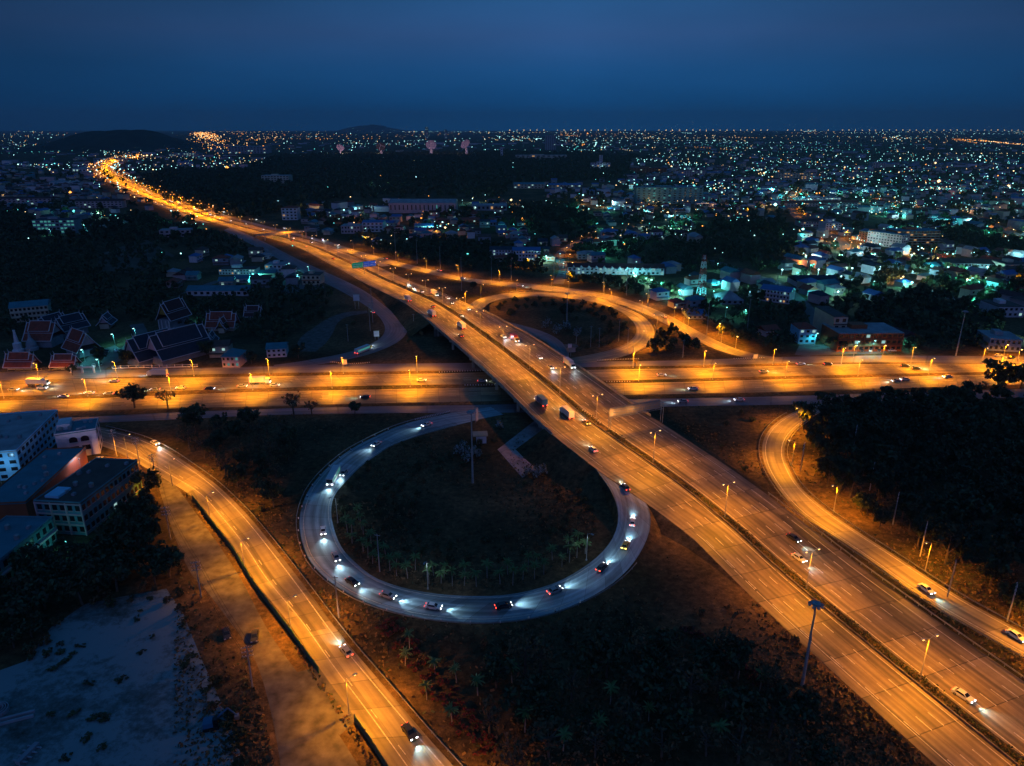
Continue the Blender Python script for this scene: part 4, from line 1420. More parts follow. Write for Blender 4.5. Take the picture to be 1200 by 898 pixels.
# cool yard lamps that light the school's end wall and the arched front
for (u, v), col, en, lab in (((3, 572), (.25, .62, 1.0), 650, "tall yard lamp lighting the end wall of the pale blue school block"), ((97, 560), (.85, .72, 1.0), 1500, "yard lamp lighting the arched white front")):
    x, y = g(u, v)
    e = empty("yard_lamp", (x, y, 0), 0, lab, "lamp")
    q = MB(); q.tube((0, 0, 0), (0, 0, 7.4), .11, .07, n=6); q.build("pole", m_steel, e)
    q = MB(); q.lathe([(.1, 7.4), (.3, 7.5), (.25, 7.8)], 8); q.build("lamp_head", m_steel, e)
    ld = bpy.data.lights.new("yard_light", 'POINT'); ld.energy = en; ld.color = col; ld.shadow_soft_size = .3
    lo = bpy.data.objects.new("yard_light", ld); C.objects.link(lo); lo.parent = e; lo.location = (0, .9, 7.6)
# -- temple compound
def thai_hall(u, v, yaw, w_, l_, h, rise, roof, wall, label, tiers=2, porch=False, gable=m_pink, name="temple_hall"):
    """l_ runs along local y (ridge), gable front at -y"""
    x, y = g(u, v)
    h = h * .62; rise = rise * 1.12; w_ *= .92; l_ *= .92
    if wall is m_white: wall = m_greyw
    e = empty(name, (x, y, 0), yaw, label, "temple hall")
    q = MB(); q.box(-w_ / 2 + 1, w_ / 2 - 1, -l_ / 2 + 1, l_ / 2 - 1, -.2, h + .5); q.build("wall", wall, e)
    for t in range(tiers):
        lw = w_ * (1 - .0 * t); ll = l_ / 2 - t * l_ * .13
        zb = h + t * 1.1
        # steep upper pair of slopes and a lower flared skirt
        wu = lw * .30; wo_ = lw * .5 + .8
        zr = zb + rise; zmid = zb + rise * .42
        prof = [(-wo_, zb), (-wu, zmid), (0, zr), (wu, zmid), (wo_, zb)]
        if t > 0: prof = prof[1:4]
        q = MB(); n = len(prof)
        vs = [(px_, -ll, pz) for px_, pz in prof] + [(px_, ll, pz) for px_, pz in prof]
        vs += [(px_, -ll, pz - .3) for px_, pz in prof] + [(px_, ll, pz - .3) for px_, pz in prof]
        fs = [(i, i + 1, n + i + 1, n + i) for i in range(n - 1)] + [(2 * n + i, 3 * n + i, 3 * n + i + 1, 2 * n + i + 1) for i in range(n - 1)]
        q.add(vs, fs); rf = q.build("roof", roof, e)
        for sg in (-1, 1):
            q = MB()
            for i in range(n - 1):
                a, b2 = prof[i], prof[i + 1]
                q.tube((a[0], sg * ll, a[1] + .08), (b2[0], sg * ll, b2[1] + .08), .24, n=5)
            q.tube((0, sg * ll, zr), (0, sg * (ll + .5), zr + 1.7), .16, .04, n=5)
            q.build("bargeboard", m_white, rf)
        q = MB(); q.tube((0, -ll, zr), (0, ll, zr), .2, n=5)
        for sg in (-1, 1):
            if t == 0: q.tube((sg * wo_, -ll, zb), (sg * wo_, ll, zb), .2, n=5)
            q.tube((sg * wu, -ll, zmid + .06), (sg * wu, ll, zmid + .06), .12, n=5)
        q.build("ridge", m_white, rf)
        if t == 0:
            for sg in (-1, 1):
                q = MB(); yy_ = sg * (ll - .9)
                tri = [(-wu * 1.05, zmid - .6), (wu * 1.05, zmid - .6), (0, zr - .7)]
                q.add([(a_, yy_ - .15, b2) for a_, b2 in tri] + [(a_, yy_ + .15, b2) for a_, b2 in tri], [(0, 1, 2), (5, 4, 3), (0, 3, 4, 1), (1, 4, 5, 2), (2, 5, 3, 0)])
                q.build("gable", gable, e)
    if porch:
        for xx in (-w_ / 2 + 1, -w_ / 6, w_ / 6, w_ / 2 - 1):
            q = MB(); q.lathe([(.35, 0), (.3, h)], 8, c=(xx, -l_ / 2 + .2, 0)); q.build("column", m_white, e)
    return e
mp_ = mpx
thai_hall(54, 404, PI / 2, 15, 18, 7, 8, m_r_red, m_white, "broad red-roofed temple hall with white edging beside the leaning white chimney")
thai_hall(64, 392, -0.35, 10, 18, 8, 6, m_r_navy, m_white, "dark-roofed temple hall behind the broad red one, peak to the west")
thai_hall(86, 392, -0.5, 11, 18, 7, 6.5, m_r_navy, m_white, "dark blue temple hall behind the red gabled one")
thai_hall(97, 414, 0.95, 13, 20, 5, 8.5, m_r_red, m_white, "red temple hall showing its pale triangular gable over the gate")
thai_hall(27, 432, PI / 2, 8, 16, 3, 5.5, m_r_red, m_cream, "low red pavilion at the roadside below the white chimney")
thai_hall(78, 432, PI / 2, 7, 14, 3.2, 4.5, m_r_red, m_white, "low red pavilion at the roadside beside the temple gate")
thai_hall(182, 421, -0.55, 15, 30, 5, 10, m_r_navy, m_white, "dark-roofed temple hall with pink gable, the one nearer the gate", gable=m_pink)
thai_hall(212, 419, -0.60, 17, 34, 5.5, 11, m_r_navy, m_white, "larger dark-roofed temple hall with pink gable beside the bell hall", gable=m_pink)
thai_hall(206, 384, -0.32, 11, 20, 11, 9, m_r_dred, m_white, "tall white-columned bell hall with gilded gable", porch=True, gable=m_gold, tiers=2)
LM.append(("tall gilded bell hall", *g(206, 384)))
LM.append(("red temple halls", *g(70, 410)))
thai_hall(262, 386, PI / 2, 11, 20, 4, 7, m_r_red, m_cream, "red-roofed temple hall standing alone to the east with white ridge")
thai_hall(262, 389, 0.0, 6, 9, 4, 5, m_r_red, m_cream, "small gilded entrance porch in front of the lone red temple hall", gable=m_gold)
LM.append(("lone red temple hall", *g(262, 386)))
thai_hall(126, 383, 0.2, 8, 14, 4, 4.5, m_r_navy, m_cream, "small dark pavilion among trees behind the temple car park")
thai_hall(249, 404, 0.2, 5, 12, 3.5, 4, m_r_navy, m_pink, "small pink-gabled pavilion tucked between the halls and the pink house")
thai_hall(298, 374, PI / 2, 8, 12, 4, 5, m_r_dred, m_white, "maroon temple pavilion partly behind trees near the white corner house")
# crematorium chimney
x, y = g(22, 412)
e = empty("chimney", (x, y, 0), 0, "slender tapering white chimney rising above the red temple roofs", "chimney")
h = hpx(22, 412, 387)
q = MB(); q.lathe([(2.2, 0), (2.2, 5), (1.2, 5.5), (.55, h - .5), (.7, h - .3), (.7, h)], 12); q.build("shaft", m_white, e)
q = MB(); q.lathe([(3.0, 0), (3.0, 1.2), (2.4, 1.5)], 12); q.build("base", m_white, e)
# spire
x, y = g(38, 410)
e = empty("stupa", (x, y, 0), 0, "grey bell-shaped stupa half hidden by the broad red temple hall", "stupa")
q = MB(); q.lathe([(3.4, 0), (3.4, 1.5), (2.8, 2), (2.8, 3.2), (2.4, 4.5), (1.2, 6.5), (.9, 7), (.2, 11)], 16); q.build("bell", m_greyw, e)
# gate
x, y = g(92, 436); 
e = empty("temple_gate", (*g(97, 437), 0), 0.02, "white temple gate with side walls at the lit forecourt", "gate")
for dx in (-6, 0, 6):
    q = MB(); q.box(dx - .4, dx + .4, -.4, .4, 0, 4); q.build("pillar", m_white, e)
for a, b_ in ((-6, 0), (0, 6)):
    q = MB(); q.box(a + .4, b_ - .4, -.2, .2, 2.6, 3.4); q.build("lintel", m_white, e)

# -- other particular buildings
def B(u, v, wpx, hpx_, d_, label, wall, roof, name="building", cat="building", yaw=0.0, **kw):
    x, y = g(u, v); w_ = mpx(v, wpx); h = hpx(u, v, v - hpx_)
    o = building(name, label, cat, (x + math.sin(-yaw) * -d_ / 2 * 0, y + d_ / 2), yaw, w_, d_, h, wall, roof, **kw)
    OCC.append((x, y + d_ / 2, max(w_, d_) / 2))
    return o
OCC = [(-205, 255, 30), (-165, 250, 14), (-150, 205, 30), (-265, 395, 35), (-215, 395, 45), (-260, 430, 20)]
B(495, 250, 78, 12, 45, "long pink warehouse with a pale grey roof and a lit teal doorway", m_pink, m_r_grey, "warehouse", "warehouse", kind="gable", rise=4, floors=1, bays=16, lit=.06, wfrac=.25, litm=E_wint)
LM.append(("long pink warehouse", *g(495, 250)))
B(574, 247, 40, 6, 25, "low long shed right of the pink warehouse", m_greyw, m_r_grey, "shed", "shed", kind="gable", rise=2, floors=1, bays=8, lit=.3)
B(784, 239, 78, 19, 22, "broad teal-lit apartment block with five bright stair towers", m_teal, m_r_teal, "apartment_block", "apartment block", floors=7, bays=13, lit=.16, litm=E_wint, wfrac=.4)
LM.append(("teal-lit apartment block", *g(784, 239)))
B(1073, 289, 52, 18, 22, "orange-lit hotel block with rows of balconies", m_orange, m_r_teal, "hotel", "hotel", yaw=0.05, floors=6, bays=10, lit=.12, litm=E_wino, slabs=True, trim=m_cream, wfrac=.6)
LM.append(("orange-lit hotel block", *g(1073, 289)))
B(1050, 292, 14, 16, 40, "pale pink end wing of the orange-lit hotel", m_pink, m_r_teal, "hotel_wing", "hotel", yaw=0.5, floors=5, bays=4, lit=.1, sides=(0, 3, 1))
B(1034, 286, 22, 12, 30, "lower dark wing behind the orange-lit hotel", m_orange, m_r_teal, "hotel_wing", "hotel", yaw=0.5, floors=5, bays=6, lit=.1, sides=(0, 3))
B(323, 215, 32, 9, 30, "white four-storey block with rows of windows near the far motorway", m_cream, m_r_grey, floors=4, bays=9, lit=.0)
B(340, 258, 18, 14, 16, "white four-storey block with red roof beside the footbridge", m_white, m_r_red, kind="hip", rise=2.5, floors=4, bays=4, lit=.1, slabs=True)
LM.append(("footbridge", *g(340, 272)))
B(437, 272, 24, 11, 22, "white block with bright blue roof beside the far motorway", m_white, m_r_blue, kind="gable", rise=2, floors=3, bays=5, lit=.05, slabs=True)
B(411, 274, 22, 9, 20, "pink and white shop row next to the blue-roofed block", m_pink, m_r_grey, floors=2, bays=6, lit=.1)
B(550, 264, 24, 6, 16, "red-walled house row with orange roof below the warehouse", m_orange, m_r_red, kind="gable", rise=2.5, floors=2, bays=6, lit=.1)
B(574, 265, 15, 4.5, 16, "low shed with bright blue roof next to the red-walled row", m_greyw, m_r_blue, kind="gable", rise=2, floors=1, bays=4, lit=0)
B(519, 262, 14, 4, 14, "small red house with lit porch in front of the warehouse", m_orange, m_r_red, kind="hip", rise=2, floors=2, bays=3, lit=.2)
B(497, 271, 22, 6, 14, "white house with sky blue gable roof near the warehouse", m_white, m_r_blue, kind="gable", rise=2.5, floors=2, bays=5, lit=.1)
B(617, 306, 32, 12, 16, "white apartment row with blue roof behind the upper slip road", m_white, m_r_blue, kind="gable", rise=2.5, floors=3, bays=9, lit=.1, slabs=True)
LM.append(("blue-roofed apartment row", *g(617, 306)))
B(588, 303, 28, 10, 14, "white three-storey row with navy roof west of the apartment row", m_white, m_r_navy, kind="gable", rise=2.5, floors=3, bays=8, lit=.12)
B(590, 307, 22, 5, 12, "orange-lit low house under the navy-roofed row", m_cream, m_r_red, kind="hip", rise=2, floors=1, bays=4, lit=.2, litm=E_wino)
B(722, 322, 112, 8, 11, "long terrace of small white gables with a maroon roof", m_white, m_r_dred, "terrace", "terrace", yaw=-0.06, kind="gable", rise=3, floors=2, bays=22, lit=.3, litm=E_win)
LM.append(("long terrace of white gables", *g(722, 322)))
for k in range(12):
    u = 672 + k * 9
    x, y = g(u, 321 + k * .35)
    o = empty("gable_dormer", (x, y - 1.3, 5.0), 0)
    tr = [c for c in C.objects if c.name == "terrace"][0]
    o2 = MB(); M = Matrix.Translation((x, y - 1.0, 0))
    wv = 2.2
    o2.add([M @ Vector(p) for p in ((-wv, 0, 5.0), (wv, 0, 5.0), (0, 0, 7.6), (-wv, 3, 5.0), (wv, 3, 5.0), (0, 3, 7.6))], [(0, 1, 2), (5, 4, 3), (1, 4, 5, 2), (2, 5, 3, 0), (0, 3, 4, 1)])
    bpy.data.objects.remove(o)
    dm = o2.build("dormer", m_white); bpy.context.view_layer.update(); dm.parent = tr; dm.matrix_parent_inverse = tr.matrix_world.inverted()
B(689, 304, 24, 6, 14, "grey-roofed house with blue walls behind the terrace", m_greyw, m_r_grey, kind="hip", rise=2.5, floors=2, bays=5, lit=.1)
B(716, 277, 22, 5, 18, "blue-roofed bungalow on the orange-lit side street", m_white, m_r_blue, kind="hip", rise=3, floors=1, bays=4, lit=.2)
B(737, 279, 20, 5, 18, "second blue-roofed bungalow farther along the orange-lit side street", m_white, m_r_blue, kind="hip", rise=3, floors=1, bays=4, lit=.2)
B(645, 306, 10, 5, 10, "tiny shop glowing orange at the head of the teal-lit lane", m_cream, m_r_brown, kind="hip", rise=2, floors=1, bays=2, lit=.9, litm=E_wino)
B(914, 355, 34, 14, 14, "white three-storey hostel with cobalt roof and balcony rows", m_white, m_r_blue, "hostel", "hostel", yaw=-0.62, kind="gable", rise=2.5, floors=3, bays=9, lit=.15, slabs=True, trim=m_pink)
LM.append(("cobalt-roofed hostel", *g(914, 355)))
B(960, 338, 48, 6, 26, "long dark-roofed shed with a lit white colonnade", m_white, m_r_navy, "shed", "shed", kind="gable", rise=4, floors=1, bays=12, lit=.25)
B(858, 357, 26, 5, 20, "pale grey pyramid-roofed pavilion near the telecom mast", m_greyw, m_r_grey, kind="hip", rise=5, floors=1, bays=4, lit=.1)
B(817, 374, 22, 4, 18, "low shed with a bright blue roof at the slip road bend", m_greyw, m_r_blue, "shed", "shed", kind="gable", rise=2, floors=1, bays=4, lit=.1)
B(976, 270, 18, 8, 22, "purple-lit white block beside the far street", m_white, m_r_grey, floors=3, bays=5, lit=.1)
B(953, 266, 30, 6, 20, "long pale market hall beside the far street", m_pink, m_r_dred, floors=2, bays=10, lit=.2, kind="gable", rise=3)
B(965, 242, 88, 4, 30, "long red-lit shop terrace on the far street", m_pink, m_r_red, "terrace", "terrace", yaw=0.06, kind="gable", rise=3, floors=2, bays=24, lit=.1)
B(960, 236, 50, 4, 20, "white shop row behind the red-lit terrace", m_white, m_r_grey, "terrace", "terrace", floors=2, bays=14, lit=.3)
B(925, 212, 28, 9, 22, "cream apartment block pair under the skyline", m_cream, m_r_brown, floors=5, bays=8, lit=.2, litm=E_wino)
B(945, 212, 14, 9, 22, "narrow orange-lit cream apartment block beside the pair", m_cream, m_r_brown, floors=5, bays=4, lit=.3, litm=E_wino)
B(1030, 197, 15, 6, 30, "small pink block under the right skyline", m_pink, m_r_grey, floors=4, bays=5, lit=.1)
B(812, 207, 28, 7, 30, "pink five-storey block beyond the teal-lit block", m_pink, m_r_dred, floors=4, bays=9, lit=.1)
B(760, 203, 42, 6, 30, "long maroon block beyond the teal-lit block", m_orange, m_r_dred, floors=4, bays=12, lit=.05)
B(704, 198, 22, 7, 30, "white institutional block with a thin tower among woods", m_white, m_r_red, floors=3, bays=7, lit=.2)
B(704, 196, 3.5, 14, 10, "thin white tower rising from the institutional block", m_white, m_r_grey, "tower", "tower", floors=6, bays=1, lit=0)
B(645, 176, 12, 17, 60, "dark slab high-rise on the skyline above the woods", m_greyw, m_r_grey, "high_rise", "high-rise", floors=12, bays=5, lit=.03)
LM.append(("slab high-rise on the skyline", *g(645, 176)))
B(500, 163, 3, 14, 80, "first of two hazy towers on the far skyline", m_greyw, m_r_grey, "high_rise", "high-rise", floors=12, bays=2, lit=.2)
B(522, 163, 3, 11, 80, "shorter of two hazy towers on the far skyline", m_greyw, m_r_grey, "high_rise", "high-rise", floors=10, bays=2, lit=.2)
B(588, 185, 2.6, 11, 8, "thin pale water tower beyond the dishes", m_white, m_r_grey, "water_tower", "tower", floors=4, bays=1, lit=0, over=3)
B(64, 274, 46, 16, 18, "long school building with teal-lit classroom windows", m_greyw, m_r_navy, "school", "school", yaw=0.12, floors=4, bays=11, lit=.5, litm=E_wint, wfrac=.7, kind="flat")
LM.append(("teal-lit school building", *g(64, 274)))
B(204, 278, 34, 8, 16, "pale pink L-shaped building in the dark trees", m_pink, m_r_grey, yaw=0.22, floors=2, bays=6, lit=0)
LM.append(("pale L-shaped building", *g(204, 278)))
B(278, 322, 42, 6, 14, "pale row building with ornate white eaves among dark trees", m_white, m_r_brown, floors=2, bays=12, lit=.25)
B(255, 347, 72, 6, 12, "long low building with a teal roof behind the temple", m_white, m_r_teal, kind="gable", rise=3, floors=1, bays=10, lit=.15)
LM.append(("long teal-roofed building", *g(255, 347)))
B(323, 319, 24, 8, 16, "white two-storey building with a flat blue-grey roof by the floodlight", m_white, m_r_grey, floors=2, bays=5, lit=.1)
B(365, 334, 21, 11, 14, "ochre two-storey building with brown stripes by the dark bend", m_cream, m_r_brown, floors=2, bays=4, lit=0, slabs=True, trim=m_orange)
LM.append(("ochre building by the dark bend", *g(365, 334)))
B(30, 377, 38, 17, 16, "beige three-storey school wing with teal roof behind the temple", m_cream, m_r_teal, yaw=0.45, kind="gable", rise=2.5, floors=3, bays=9, lit=0, slabs=True, wfrac=.6)
LM.append(("beige school wing", *g(30, 377)))
B(271, 431, 20, 13, 11, "pink two-storey house with blue hip roof on the frontage road", m_pink, m_r_teal, "house", "house", kind="hip", rise=3, floors=2, bays=4, lit=.25, litm=E_wint)
B(322, 419, 22, 10, 12, "white corner house with teal roof on the frontage road", m_white, m_r_teal, "house", "house", yaw=0.2, kind="gable", rise=2, floors=2, bays=4, lit=.25, litm=E_wino)
LM.append(("pink roadside house", *g(271, 431)))
LM.append(("white corner house", *g(322, 419)))
B(1017, 412, 76, 21, 22, "red shop building with balconies and a lit ground floor on the frontage road", m_orange, m_r_grey, "shop_building", "shop building", yaw=0.03, floors=3, bays=12, lit=.12, slabs=True, trim=m_orange, wfrac=.65, litm=E_win, fins=m_orange)
LM.append(("red shop building", *g(1017, 412)))
B(980, 405, 16, 33, 26, "ochre end tower of the red shop building", m_cream, m_r_brown, "shop_tower", "building", yaw=0.03, floors=4, bays=2, lit=0, slabs=True, trim=m_r_brown)
B(945, 403, 20, 17, 14, "blue and white shop house beside the shop building's tower", m_sblue if False else m_bluew, m_r_red, "shop_house", "shop house", kind="hip", rise=2.5, floors=3, bays=3, lit=.2)
B(1183, 372, 30, 12, 20, "grey block with tall white columns at the right edge", m_white, m_r_brown, floors=2, bays=5, lit=.1, fins=m_white)
B(1180, 412, 34, 14, 18, "low grey warehouse lit orange at its foot near the right edge", m_greyw, m_r_grey, "warehouse", "warehouse", yaw=-0.2, floors=2, bays=6, lit=.05)
LM.append(("orange-lit grey warehouse", *g(1180, 412)))
B(1190, 322, 30, 12, 20, "round-lit orange depot at the right edge", m_cream, m_r_brown, floors=2, bays=5, lit=.3, litm=E_wino)
B(1100, 262, 26, 5, 20, "low lit school hall right of the hotel", m_white, m_r_grey, floors=2, bays=6, lit=.3)
B(1140, 318, 60, 9, 18, "long dark slate-roofed block right of the hotel", m_greyw, m_r_brown, "terrace", "terrace", yaw=-0.18, kind="gable", rise=3, floors=2, bays=14, lit=.08)
B(130, 190, 40, 4, 40, "long dark block by the far motorway bend", m_greyw, m_r_grey, floors=2, bays=8, lit=.05)
B(215, 184, 34, 4, 60, "blue-grey slab rows beyond the far bend", m_greyw, m_r_grey, floors=3, bays=10, lit=.25, litm=E_wrm if False else E_win)
B(290, 180, 44, 8, 90, "large lit stadium-like block on the left skyline", m_greyw, m_r_grey, floors=4, bays=12, lit=.15)
B(116, 244, 52, 8, 16, "long maroon-roofed row house block on the left", m_pink, m_r_dred, "terrace", "terrace", yaw=0.1, kind="gable", rise=3, floors=3, bays=12, lit=.03)
B(30, 240, 60, 7, 16, "maroon-roofed row at the far left edge", m_pink, m_r_dred, "terrace", "terrace", yaw=0.05, kind="gable", rise=3, floors=3, bays=12, lit=.05)
LM.append(("long maroon-roofed rows", *g(80, 242)))
B(75, 218, 34, 4, 24, "pale warehouse rows left of the motorway", m_white, m_r_grey, "warehouse", "warehouse", kind="gable", rise=3, floors=1, bays=6, lit=.2)
B(95, 202, 20, 4, 24, "cool-lit white shed left of the motorway", m_white, m_r_grey, "shed", "shed", kind="gable", rise=3, floors=1, bays=5, lit=.5)
B(620, 221, 36, 5, 22, "long cream shed with pale blue roof at the woods' edge", m_cream, m_r_teal, "shed", "shed", kind="gable", rise=3, floors=2, bays=9, lit=.3)
B(662, 222, 38, 5, 22, "long cream shed with sky blue roof next to its twin", m_cream, m_r_blue, "shed", "shed", kind="gable", rise=3, floors=2, bays=9, lit=.3)
B(634, 187, 60, 5, 40, "long pale wall-like block among the central woods", m_cream, m_r_grey, floors=2, bays=10, lit=.05)
B(1090, 222, 70, 3, 40, "low dark hangar beside the reservoir", m_greyw, m_r_navy, "hangar", "hangar", kind="gable", rise=4, floors=1, bays=8, lit=0)
# kiosk
x, y = g(564, 518)
e = empty("kiosk", (x, y, 0), 0.1, "small white kiosk with a tan roof inside the big loop", "kiosk")
q = MB(); q.box(-2.0, 2.0, -1.6, 1.6, -.1, 3.4); q.build("wall", m_white, e)
q = MB(); q.box(-3.4, 2.6, -2.4, 2.4, 3.42, 3.75); q.build("roof", m_r_tan, e)
q = MB(); q.box(-.5, .5, -1.66, -1.55, 0, 2.1); q.build("door", m_greyw, e)
LM.append(("tan-roofed kiosk", x, y))
x, y = g(669, 412)
e = empty("kiosk", (x, y, 0), 0.2, "grey flat-roofed shelter under the upper loop", "kiosk")
q = MB(); q.box(-2.2, 2.2, -1.6, 1.6, -.1, 3.2); q.build("wall", m_greyw, e)
q = MB(); q.box(-3.6, 3.6, -2.6, 2.6, 3.22, 3.6); q.build("roof", m_cdark, e)
LM.append(("grey flat-roofed shelter", x, y))
# more landmarks for telling repeats apart
LM += [("steel sign gantry", *g(745, 500)), ("green and blue sign", *g(427, 322)), ("red and white telecom mast", *g(821, 352)), ("motorway shoulder high mast", *g(940, 803)),
       ("high mast in the big loop", *g(554, 566)), ("high mast in the upper loop", *g(664, 383)), ("blank white billboard", *g(418, 362)), ("lower end of green fence", *g(374, 790)), ("upper end of green fence", *g(226, 586)),
       ("largest pink dish", *g(505, 182)), ("short green fence", *g(436, 880)), ("paved plaza", *g(625, 530)), ("merging end of the big loop", *g(740, 575)), ("mouth of the big loop", *g(560, 483)),
       ("lowest point of the big loop", *g(565, 720)), ("left end of the big loop", *g(360, 600)), ("wood-side slip road bend", *g(905, 520)), ("slim mast in trees", *g(1120, 417)),
       ("motorway's bottom corner", *g(1150, 863)), ("head of the upper slip road", *g(640, 335)), ("reservoir", *g(1140, 220)), ("far motorway bend", *g(140, 200)), ("dry field", *g(160, 300)), ("dark hill", *g(150, 185)),
       ("hangar beside the reservoir", *g(1050, 222)), ("slip road's frontage junction", *g(880, 418)), ("temple gate", *g(97, 437)), ("pale sand lot", *g(150, 790)), ("blue shop house", *g(945, 403)), ("flyover's outermost pier", *g(600, 470)), ("pale market hall", *g(953, 266)), ("bottom garden's edge", *g(760, 800)), ("twin pale sheds", *g(640, 222)), ("low slate-roofed block", *g(1140, 318)),
       ("far end of the cross road", *g(1190, 430)), ("near end of the cross road", *g(10, 470))]

# ------------------------------------------------------------------ hills
def hill(name, u0, u1, vpk, vbase, depth, m, seed, peak=0.5):
    """a ridge between columns u0 and u1 whose foot shows at row vbase and whose top shows at vpk"""
    x0, y0 = g(u0, vbase); x1, _ = g(u1, vbase)
    y = (449 - vpk) / F
    dz = -math.sin(PITCH) + y * math.cos(PITCH); dy = math.cos(PITCH) + y * math.sin(PITCH)
    yc = y0 + depth * .5
    H_ = CAMH + yc * dz / dy
    x0 *= yc / y0; x1 *= yc / y0
    n, m2 = 60, 16
    rnd = random.Random(seed); ph = [rnd.uniform(0, 6.3) for _ in range(6)]
    vs = []; fs = []
    for j in range(m2 + 1):
        for i in range(n + 1):
            s = i / n; t = j / m2
            sk = s ** (math.log(.5) / math.log(peak))
            hh = (math.sin(PI * sk) ** 1.5) * (math.sin(PI * t) ** .8)
            hh *= 1 + .06 * math.sin(s * 19 + ph[0]) + .04 * math.sin(s * 41 + ph[1] + t * 5) + .03 * math.sin(s * 67 + ph[2])
            vs.append((x0 + (x1 - x0) * s, y0 + depth * t, H_ * hh - 1))
    for j in range(m2):
        for i in range(n):
            a = j * (n + 1) + i
            fs.append((a, a + 1, a + n + 2, a + n + 1))
    q = MB(); q.add(vs, fs)
    return struct(q.build(name, m, smooth_=True))
m_hill = mat("wooded_hill", (0.03, 0.036, 0.022), 1, 0.4, 0.01)
hill("hill", 62, 224, 151.5, 178, 1300, m_hill, 3, .52)
hill("mountain", 398, 478, 146.5, 154.6, 5000, m_hill, 5, .46)

# ------------------------------------------------------------------ vegetation
def quads(centres, size, rng, flat_=0.0):
    n = len(centres)
    a = rng.normal(size=(n, 3)); a /= np.linalg.norm(a, axis=1)[:, None]
    b = rng.normal(size=(n, 3)); b -= a * (a * b).sum(1)[:, None]; b /= np.linalg.norm(b, axis=1)[:, None]
    s = size * rng.uniform(.6, 1.3, (n, 1))
    V = np.stack([centres - a * s - b * s * .55, centres + a * s - b * s * .55, centres + a * s + b * s * .55, centres - a * s + b * s * .55], 1)
    return V.reshape(-1, 3)

def leafmesh(name, V, m, m2=None, rng=RNG, extra=None):
    nq = len(V) // 4
    me = bpy.data.meshes.new(name)
    me.vertices.add(len(V)); me.vertices.foreach_set("co", V.astype(np.float32).ravel())
    me.loops.add(nq * 4); me.loops.foreach_set("vertex_index", np.arange(nq * 4, dtype=np.int32))
    me.polygons.add(nq); me.polygons.foreach_set("loop_start", np.arange(0, nq * 4, 4, dtype=np.int32))
    me.materials.append(m)
    if m2:
        me.materials.append(m2)
        me.polygons.foreach_set("material_index", (rng.random(nq) < .35).astype(np.int32))
    me.update(calc_edges=True)
    return me

def crown_pts(n, R_, hz, z0, rng, clumps=14):
    cs = []
    for _ in range(clumps):
        d = rng.normal(size=3); d /= np.linalg.norm(d)
        r = rng.uniform(.45, .92)
        cs.append([d[0] * R_ * r, d[1] * R_ * r, z0 + hz * (.5 + .5 * d[2] * r)])
    cs = np.array(cs)
    k = rng.integers(0, clumps, n)
    d = rng.normal(size=(n, 3)); d /= np.linalg.norm(d, axis=1)[:, None]
    rr = R_ * rng.uniform(.18, .42, clumps)[k][:, None] * rng.uniform(.6, 1.05, (n, 1))
    return cs[k] + d * rr

TREES = []
def make_tree(kind, i):
    rng = np.random.default_rng(100 + i)
    R_, hz, z0, n, sz, m, m2 = {
        "broad": (4.2, 6.0, 2.6, 620, .42, m_leafd, m_leafm),
        "tall": (3.2, 9.0, 3.0, 620, .42, m_leafd, m_leafd),
        "thin": (3.4, 5.5, 3.0, 170, .34, m_leafb, m_leafd),
        "silver": (3.0, 4.0, 1.2, 420, .34, m_leafs, m_leafm)}[kind]
    e = empty("tree")
    q = MB()
    top = z0 + hz * .55
    lean = rng.uniform(-.5, .5, 2)
    q.tube((0, 0, -.3), (lean[0] * .4, lean[1] * .4, z0), .30, .22, 7)
    q.tube((lean[0] * .4, lean[1] * .4, z0), (lean[0], lean[1], top), .22, .08, 6)
    for k in range(7 if kind != "thin" else 12):
        t = rng.uniform(0, 2 * PI); zz = z0 + hz * rng.uniform(-.05, .35)
        q.tube((lean[0] * .5, lean[1] * .5, zz), (R_ * .75 * math.cos(t), R_ * .75 * math.sin(t), zz + hz * rng.uniform(.25, .5)), .12, .03, 5)
    q.build("trunk", m_bark, e)
    me = leafmesh("crown", quads(crown_pts(n, R_, hz, z0, rng, 16 if kind != "tall" else 20), sz, rng), m, m2, rng)
    obj("crown", me, e)
    return e
STOCK = {}
for kind, nv_ in (("broad", 3), ("tall", 2), ("thin", 2), ("silver", 1)):
    STOCK[kind] = [Stock(make_tree(kind, 10 * len(kind) + i)) for i in range(nv_)]
PROTOS = [s.root for l in STOCK.values() for s in l]
ATTR = {"broad": "dark bushy broadleaf tree", "tall": "tall dark narrow-crowned tree", "thin": "sparse twiggy tree", "silver": "pale silver-leaved tree"}

